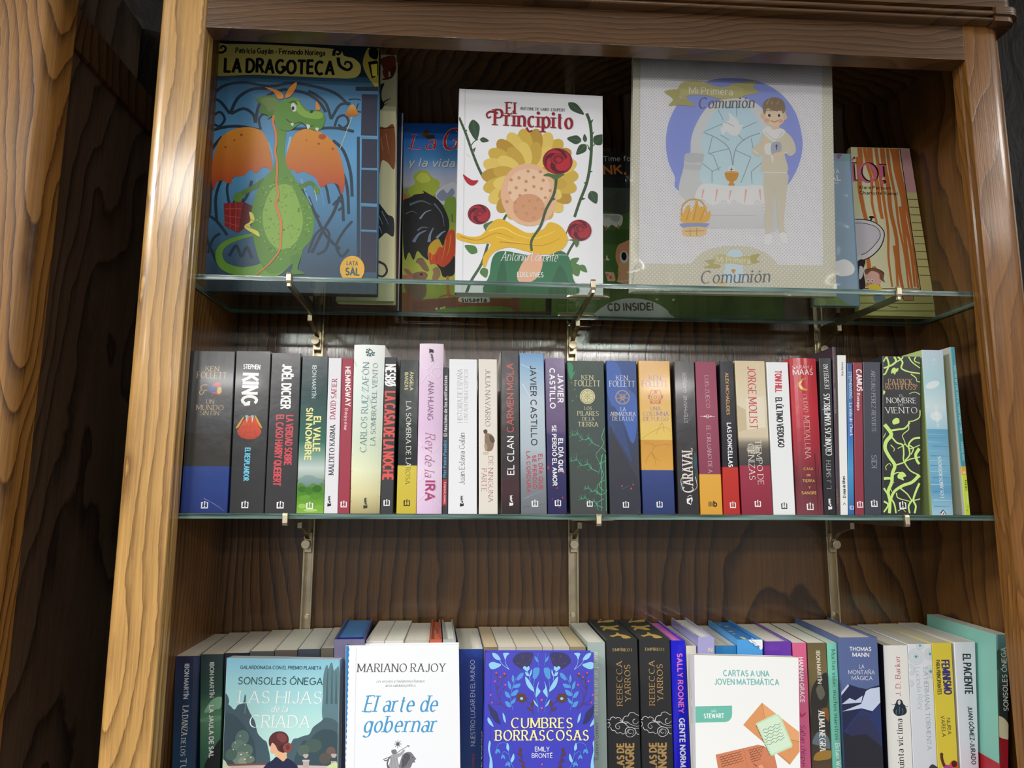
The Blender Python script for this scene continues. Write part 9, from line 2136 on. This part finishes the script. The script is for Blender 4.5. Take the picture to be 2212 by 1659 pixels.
card('insert_sheet', R, [(20.18, 337.85), (280.76, 338.67), (264.68, 42.35), (11.7, 37.24)], .9, 1.2, LILAC, '''P|#8c98d4|152.49,310.81 186.51,307.39 216.36,291.96 236.99,264.7 245.02,232.06 244.25,204.39 233.44,174.12 215.3,148.83 203.3,148.45 77.12,140.75 63.63,163.5 54.84,187.76 53.24,217.4 59.98,247.63 76.33,276 98.61,295.98 123.19,307.24
P|#cfd0d0>#c4c6c6|76.8,129.81 77.06,178.68 81.14,196.1 86.37,196.28 88.49,218.71 96.86,241.53 112.04,264.79 131.78,277 148.92,282.02 170.68,279.86 189.6,267.9 203.14,245.62 211.27,213.22 206.77,97.33 181.8,96.62 183.46,133.12
P|#bdbfc0|78.25,178.72 77.1,179.91 77.21,183.61 80.69,181.27 104.41,180.85 105.48,177.19 101.79,173.37 77.63,173.78
P|#b9bbbc|80.43,196.07 103.76,196.9 104.7,189.51 102.16,184.48 80.77,183.74
P|#b8d0e6>#c0d6ea|103.47,152.58 106.06,194.51 101.79,209.24 105.96,226.85 116.34,249.83 131.36,265.57 150.92,271.43 170.14,267.12 183.93,249.94 190.18,227.49 186.75,152.83
L|#8c98a0|1.22|106,228.1 124.88,220.06 141.11,205.69 145.41,181.03
L|#8c98a0|1.23|185.45,229.83 165.78,221.57 150.71,206.03 145.41,181.03
l|#8c98a0|0.99|127.64,262.89 134.32,248.01
l|#8c98a0|0.99|154.56,271.57 153.85,253.81
l|#8c98a0|0.98|107.24,229.4 132.88,241.66
l|#8c98a0|0.99|181.34,246.05 161.58,236.47
l|#8c98a0|0.98|118.25,222.31 111.64,197.18
l|#8c98a0|0.97|111.64,197.18 141.11,205.69
l|#8c98a0|0.97|119.19,194.97 113.31,197.24
l|#8c98a0|0.97|118.71,194.95 126.02,172.96
l|#8c98a0|0.97|102.12,183.24 116.02,172.63
l|#8c98a0|0.97|116.02,172.63 115.41,155.41
l|#8c98a0|0.97|115.97,171.39 128.11,177.97
l|#8c98a0|0.98|173.02,221.84 175.77,201.95
l|#8c98a0|0.98|150.61,203.54 171.35,194.33
l|#8c98a0|0.98|171.35,194.33 155.88,156.74
l|#8c98a0|0.97|170.91,173.25 185.88,186.14
l|#8c98a0|0.97|170.91,173.25 171.36,156.02
l|#8c98a0|0.98|129.86,225.24 141.6,218.18
l|#8c98a0|0.98|155.14,226.19 163.21,217.72
P|#e6e2dc|141.97,258.91 149.01,253.62 155.96,246.33 156.96,241.33 162.98,241.05 160.43,237.68 156.44,228.74 151.47,224.8 144.29,225.78 138.47,230.57 133.47,225.38 131.2,229.05 130.23,235.28 133.94,237.93 135.43,245.53 142.72,247.07 142.96,253.39
L|#8c8c8c|0.74|134.22,245.48 142.52,242.03 149.61,238.53
e|#f0ece0|143.2,173.55,5.26,6.93,1.94
l|#6c6050|0.97|143.4,178.49 143.06,169.84
l|#6c6050|0.97|140.89,175.44 145.67,175.6
P|#c89040|134.53,171.28 152.21,171.88 150.11,161.46 145.19,157.62 146.67,152.76 138.09,152.48 140.19,157.45 135.81,160.99
l|#e0b060|0.97|134.51,170.79 152.19,171.38
p|#d2d2d2>#c6c6c8|107.33,127.11 185.57,127.08 185.14,91.88 101.37,89.99
l|#b4b6b8|0.95|106.69,108.45 174.12,110.44
P|#ece0de|99.9,151.97 117.71,153.53 146.14,151.51 170.04,153.27 186.75,152.83 189.37,132.08 185.57,127.08 178.69,132.97 171.27,126.64 161.67,124.64 151.15,128.46 145.36,131.94 138,125.62 131.12,131.49 121.43,125.12 111.93,123.61 102.73,130.61 93.33,131.53 91.12,136.33
L|#dcaaa4|2.88,0.96|103.22,145.24 100.45,132.97
L|#dcaaa4|2.89,0.96|122.18,145.85 119.19,128.69
L|#dcaaa4|2.89,0.96|141.14,145.23 138.24,131.71
L|#dcaaa4|2.9,0.97|162.63,147.14 159.42,127.5
L|#dcaaa4|2.91,0.97|181.74,147.76 182.27,133.08
L|#c0a060|1.9|71.39,105.47 72.99,120 81.47,128.74 93.31,130.8 102.53,124.54 106.71,108.93
P|#dcae58|71.18,98.25 76.37,115.27 82.46,122.71 85.69,113.13 93.33,131.53 96.51,120.72 107.12,121.04 103.18,108.82 111.63,115.12 106.38,99.27
L|#b88a34|1.19,0.47|78.28,100.86 84.03,120.34
L|#b88a34|1.19,0.48|87.66,101.14 94.39,127.92
L|#b88a34|1.19,0.48|97.06,101.41 104.68,118.54
L|#f0cc80|1.19,0.48|82.97,101 88.04,113.2
P|#9098c8|69.94,95.82 106.31,97.34 108.09,94.51 101.35,89.51 92.05,91.65 77.91,88.37
P|#d8bc88|74.45,89.95 103.76,91.5 101.03,79.91 75.28,78.72
l|#a88850|0.95|75.47,85.19 102.43,86.66
l|#a88850|0.95|82.64,90.18 82.77,79.41
l|#a88850|0.95|92.01,90.45 91.66,79.65
P|#cbc4b2|189.94,170.18 221.3,172.47 219.63,148.97 212.85,99.93 214.97,85.48 206.05,82.82 204.5,124 202.1,148.41 197.94,111.63 193.05,83.66 187.06,82.29 187.78,123.49
P|#e6e4e0|187.12,83.5 196.61,83.76 194.96,74.09 192.4,69.94 184.4,70.68
P|#e6e4e0|206.17,85.23 214.56,86.67 217.57,75.91 216.2,72.26 209.11,72.79
P|#cec6b2|187.64,224.89 192.83,232.62 205.15,236.87 219.62,234.89 231.21,223.99 235.64,206.59 227.42,197.55 219.13,201 221.37,173.71 186.4,171.3 188.32,197.41 181.45,194.68 173.97,199.39 173.52,205.61 184.88,217.27
l|#f0eee8|1.22|186.46,172.54 221.34,173.22
P|#f0ece6|189.2,232.49 198.04,240.38 205.09,235.6 214.94,238.5 221.93,232.46 207.94,219.37 201.88,219.14
L|#cbc4b2|1.23|192.81,232.12 203.27,222.96 209.27,221.92 218.34,233.58
L|#f0ece6|1.47|174.67,204.4 181.68,199.67
L|#f0ece6|1.48|217.92,200.95 222.89,203.63
P|#e8c4a8|187.93,204.88 192.25,220.04 196.52,218.19 192.53,200.05
P|#dfe0e4|191.9,212.52 201.7,215.38 200.98,200.35 192.53,200.05
P|#a8acbc|201.7,215.38 214.37,217.09 213.14,202.03 200.96,199.85
l|#3c3c44|1.23|208.42,214.37 208.02,206.1
l|#3c3c44|1.23|206.35,211.54 210.48,211.94
P|#e8c4a8|203.4,200.44 213.2,203.28 217.98,202.21 212.89,197.03 205.6,196.03
P|#f4f2ee|199.66,197.81 203.22,196.69 201.48,185.44
p|#e4bc9c|204.3,244.4 214.04,244.78 213.66,237.19 203.94,236.82
P|#ecc8aa|192.53,262.94 197.03,270.74 209.36,273.79 221.34,269.17 223.4,261.62 220.81,248.84 213.91,242.25 206.55,240.7 198.16,242.91 193.54,247.78
e|#e4b898|191.48,255.8,3.41,4.58,2.25
e|#e4b898|222.59,255.24,2.93,4.33,2.24
P|#8a7860|191.8,262.91 191.78,273.08 197.48,280.44 207.41,283.91 217.11,282.27 222.89,275.61 223.04,264.15 219.67,260.2 217.48,265.2 206.43,263.49 198.07,266.97 194,257.92
L|#a8967c|1.99,0.75|197.15,273.29 199.83,278.5 202.49,283.2
L|#a8967c|2,0.75|204.48,273.59 206,280.03
L|#a8967c|2,0.75|211.81,273.88 215.79,280.43
e|#f4f2ee|200.28,256.9,2.93,3.56,2.25
e|#f4f2ee|213.93,257.44,2.93,3.57,2.25
e|#5c4434|200.26,256.65,1.95,2.54,2.25
e|#5c4434|213.92,257.18,1.95,2.55,2.25
L|#6c5440|0.99|197.16,263.12 200.65,264.78 203.48,262.86
L|#6c5440|1|210.8,263.16 214.32,265.33 217.66,263.94
e|#e8a898|196.51,249.16,3.89,3.04,2.22
e|#e8a898|215.95,249.15,3.9,3.05,2.22
L|#a8604c|0.99|202.11,249.38 206.85,247.03 211.85,249.75
P|#bdb684>#a8a26c|72.9,282.19 74.03,296.21 84.35,303.02 103.7,303.85 118.07,299.35 132.49,296.13 147.17,299.3 158.29,303.62 166.56,297.56 163.54,283.39 146.42,280.14 131.83,278.27 112.65,282.56 93.38,283.04 83.62,278.83 92.94,269.08 94.06,266.6
P|#a8a26c|52.62,286.42 74.33,289.87 74,278.44 85.91,275.12 94.06,266.6 73.67,267.04 58.07,265.66 64.32,275.51
P|#b0aa74|146.01,300.53 161.95,303.77 184.06,307.28 178.77,298.08 187.72,290.77 170.95,286.24 163.59,284.66 165.24,294.95
t|Mi Primera|87.4,284.57,149.51,284.59|10.24|#f2f0e6|s1
t|Comunión|99.48,263.28,179.86,267.51|15.76|#6a6a6e|i3''', gain=1.3)
card('pocket', R, [(8.22, 35.97), (12.87, 38.44), (83.43, 40.21), (90.74, 51.05), (107.4, 60.99), (128.64, 65.84), (147.48, 67.3), (168.57, 64.99), (187.07, 57.11), (198.37, 46.66), (201.66, 41.5), (276.35, 42.64), (280.46, 31.99), (281.79, 7.07), (-0.02, 0.73)], 2.3, .8, CREAM, '''P|#c0d2e6|130.01,40.19 130.93,52.08 135.41,58.86 142.55,61.44 150.68,59.26 153.83,50.29 153.04,31.28 157.12,17.21 126.78,16.5
P|#d8b878|119.8,16.34 126.78,16.5 127.77,11.82 119.61,11.16
P|#c89040|137.22,33.26 142.83,33.4 141.76,29.83 139.79,27.41 138.02,29.73
P|#bdb684|114,49.27 123.53,54.27 142.09,49.99 156.28,52.73 166.76,50.62 166.35,41.09 155.73,39.64 137.08,41.55 123.04,41.2 112.62,43.31
P|#aea870|101,44.2 113.9,46.42 113.7,40.96 122.96,38.83 118.11,33.98 99.52,34.7 107.83,39.63
P|#aea870|164.51,52.94 177.58,55.67 172.54,48.39 177.09,44.93 166.4,42.28
t|Mi Primera|117.5,42.72,163.33,41.97|8.11|#f2f0e6|s1
t|Comunión|93.69,12.91,189.89,17.03|17|#6a6a6e|i3''', gain=1.3)
sleeve('plastic_sleeve', R, -4.61, 303.86, -2, 344.31, 4.2)
R = face_book('picture_book', 'pale blue-grey picture book showing only a strip right of the communion folder', 'T', ((820.31, 112.01, 289.3), (888.27, 112.01, 289.3), (894.76, 120.53, 523.53), (844.71, 120.52, 523.36)), 10, '0:#7c9ca0 .05:#7c9ca0 .055:#8aa4b8 1:#8098ac', '''P|#9c4c84|52.49,231.93 60.44,232.88 55.09,225.42
t|LATA|34.37,202.36,54.45,203.05|5.6|#e8ecf0|s3
t|SAL|32.22,191.2,55.99,191.67|7.89|#e8ecf0|s4
t|de leer|39.24,185.58,52.38,186.02|2.95|#e8ecf0|s2
P|#e6e8e6|32.08,61.41 41.72,67.26 51.07,69.37 59.89,65.24 64.57,56.02 59.83,47.22 45.82,43.78 36.88,46.04 31.05,48.99
P|#7c9454|1.64,22.14 28.37,16.63 48.4,3.34 63,-2.43 61.1,-23.68 -2.02,-24.93
l|#5c7c94|1.94|73.47,234.02 67.25,-2.34''', page='#c4c8c8', gain=1.3)
R = face_book('picture_book', 'cream picture book with orange wood grain and a white washbasin', 'T', ((915.68, 163.02, 289.3), (1035.92, 163.02, 289.3), (1025.76, 178.97, 566.36), (929.86, 178.91, 565.28)), 12, '0:#d8cf94 .25:#dcd494 1:#d4cc84', '''p|#e2a8ac|94.17,277.64 112.55,278.33 113.6,202.24 96.15,201.67
p|#e6dab4|14.18,276.43 94.17,277.64 99.9,42 0.56,39.7
L|#c8743a|8.26,4.72|28.56,275.9 27.47,245.66 21.86,210.36 23.9,172.35 27.29,141.68 22.44,107.78 23.49,74.46 17.14,44.67
L|#c8743a|5.9,3.54|36.32,276.19 38.21,246.04 42.31,221.54 38.91,183.16 42.84,148.95
L|#c8743a|9.45,4.73|44.73,276.15 44.63,249.81 50.3,218.31 50.78,176.63 52.5,156.07
L|#c8743a|5.91,2.96|54.87,276.53 55.69,246.66 57.8,204.59 58.7,173.43 59.49,135.82 55.27,91.91 55.94,45.57
L|#c8743a|8.29,4.74|65.03,276.91 65.12,247 67.94,211.91 67.29,170.25 71.54,125.99 70.1,78.96 71.97,44.3
L|#c8743a|5.33,2.96|73.46,276.86 74.05,236.71 77.62,191.32 77.56,149.98 81.59,99.3 81.71,44.53
L|#c8743a|10.67,3.56|81.94,277.18 84.27,261.9 84.15,237.06 88.99,191.69 88.31,157.15 92.24,106.31 91.66,46.41
L|#c8743a|5.93,3.56|90.1,277.49 89.41,247.86 92.88,202.26 94.43,164.21 96.74,116.55 96.35,44.87
L|#c8743a|4.7,2.35|22.88,259.66 21.29,224.33 19.72,189.46
L|#c8743a|6.7,3.35|30.34,77.95 33.44,61.49 36.16,41.83
L|#c8743a|5.65,3.39|66.71,112.35 66.94,85.54 64.37,45.77
L|#c8743a|6.92,3.46|84.05,177.67 84.86,133.16 85.8,79.36 86.59,44.64
L|#c8743a|5.04,2.8|22.34,94.39 21.85,71.11 26.82,44.89
l|#2c2418|1.4|94.17,277.64 99.9,42
l|#2c2418|1.3|0.83,42.32 100.06,43.31
t|ÍO!|11.46,219.09,68.56,217.53|31.5|#1c1416|r4
t|ÍO!|9.32,217.62,65.73,216.03|31.48|#d46a94|r4
t|Klara Persson|20.69,205.45,71.92,205.75|4.95|#2c2418|h3
t|Charlotte Ramel|20.43,196.41,81.9,196.67|4.93|#2c2418|h3
P|#e4e2e8|8.89,154.08 25.28,153.89 41.19,148.9 51.77,137.3 51.78,125.43 43.37,108.35 28.86,94.56 15.14,87.53 1.81,83.86
P|#cfcdd6|8.33,148.61 24.71,148.41 42.11,142.12 46.23,128.66 37.55,114.91 23.04,101.09 12.85,96.81 3.08,96.55
L|#2c2424|1.67|8.89,154.08 25.28,153.89 41.19,148.9 51.77,137.3 51.78,125.43 43.37,108.35 28.86,94.56 15.14,87.53 1.64,82.2
L|#2c2424|1|8.27,147.93 24.64,147.73 42.03,141.43 46.23,128.66 37.55,114.91 23.04,101.09 12.78,96.14
l|#2c2424|2.68|33.71,152.78 35.61,158.3
e|#2c2424|35.61,158.3,4.63,2.07,1.73
P|#2c2424|5.05,83.95 18.32,86.95 13.42,70.9 13.91,44.59 1.03,44.29
P|#e4e2e8|8.26,77.39 13.76,74.22 10.77,60.93 5.59,57.52
P|#dcaea0|16.66,70.98 26.56,72.88 40.64,68.27 41.65,56.74 33.56,47.67 20.78,48.68 15.28,57.75
P|#7c5440|15.04,70.94 23.49,74.46 36.42,74.13 45.52,68.39 43.78,58.44 45.4,52.55 37.94,58.3 37.22,66.53 26.32,70.56 17.59,64.4
L|#2c2424|0.98|16.83,72.64 33.24,74.71 45.34,66.73
e|#f4f0e8|18.89,55.21,2.26,2.32,1.38
e|#f4f0e8|25.35,55.36,2.27,2.32,1.38
e|#1c1414|19.17,54.89,0.97,0.99,1.37
e|#1c1414|25.64,55.04,0.97,0.99,1.37
L|#5c3c2c|0.98|20.99,50.66 24.79,50.09
P|#dcc83c|16.66,46.29 24.01,48.76 33.64,48.33 39.96,41.27 23.1,40.22
P|#7c98a4|24.78,31.77 39.03,32.75 46.55,19.24 28.85,18.86
l|#4c6470|0.65|26.51,26.93 42.62,27.29
L|#3c302c|0.97|28.85,18.86 29.76,12.39 23.34,12.26
L|#3c302c|0.97|41.72,19.14 49.23,14.43 60.43,14.02
P|#c89070|70.64,32.81 86.77,32.52 86.07,26.62 71.5,26.3
l|#2c2418|0.98|69.02,32.77 72.28,24.69
l|#2c2418|0.97|72.28,24.69 86.52,25
l|#2c2418|0.97|86.52,25 88.14,33.2
l|#4a4424|1.02|97.77,190.23 114.56,190.42
l|#4a4424|1.02|98.08,177.08 114.94,177.26
l|#4a4424|1.02|98.39,164.33 115.31,164.5
l|#4a4424|1.01|98.7,151.3 115.68,151.46
l|#4a4424|1.01|99,138.67 116.04,138.82
l|#4a4424|1.01|99.25,128.47 116.33,128.62
l|#4a4424|1|99.53,116.62 116.67,116.76
l|#4a4424|1|99.84,103.82 117.04,103.95
l|#4a4424|0.99|100.14,91.41 117.39,91.53
l|#4a4424|0.99|100.43,79.07 117.75,79.17
l|#4a4424|0.99|100.75,65.78 118.13,65.87
l|#6a6434|0.97|3.49,30.64 115.12,32.83
l|#6a6434|0.97|2.29,18.92 116.34,21.09
l|#6a6434|0.96|1.06,6.94 117.59,9.07''', page='#cfc8a8', kind='hb', finish='satin', gain=1.3)
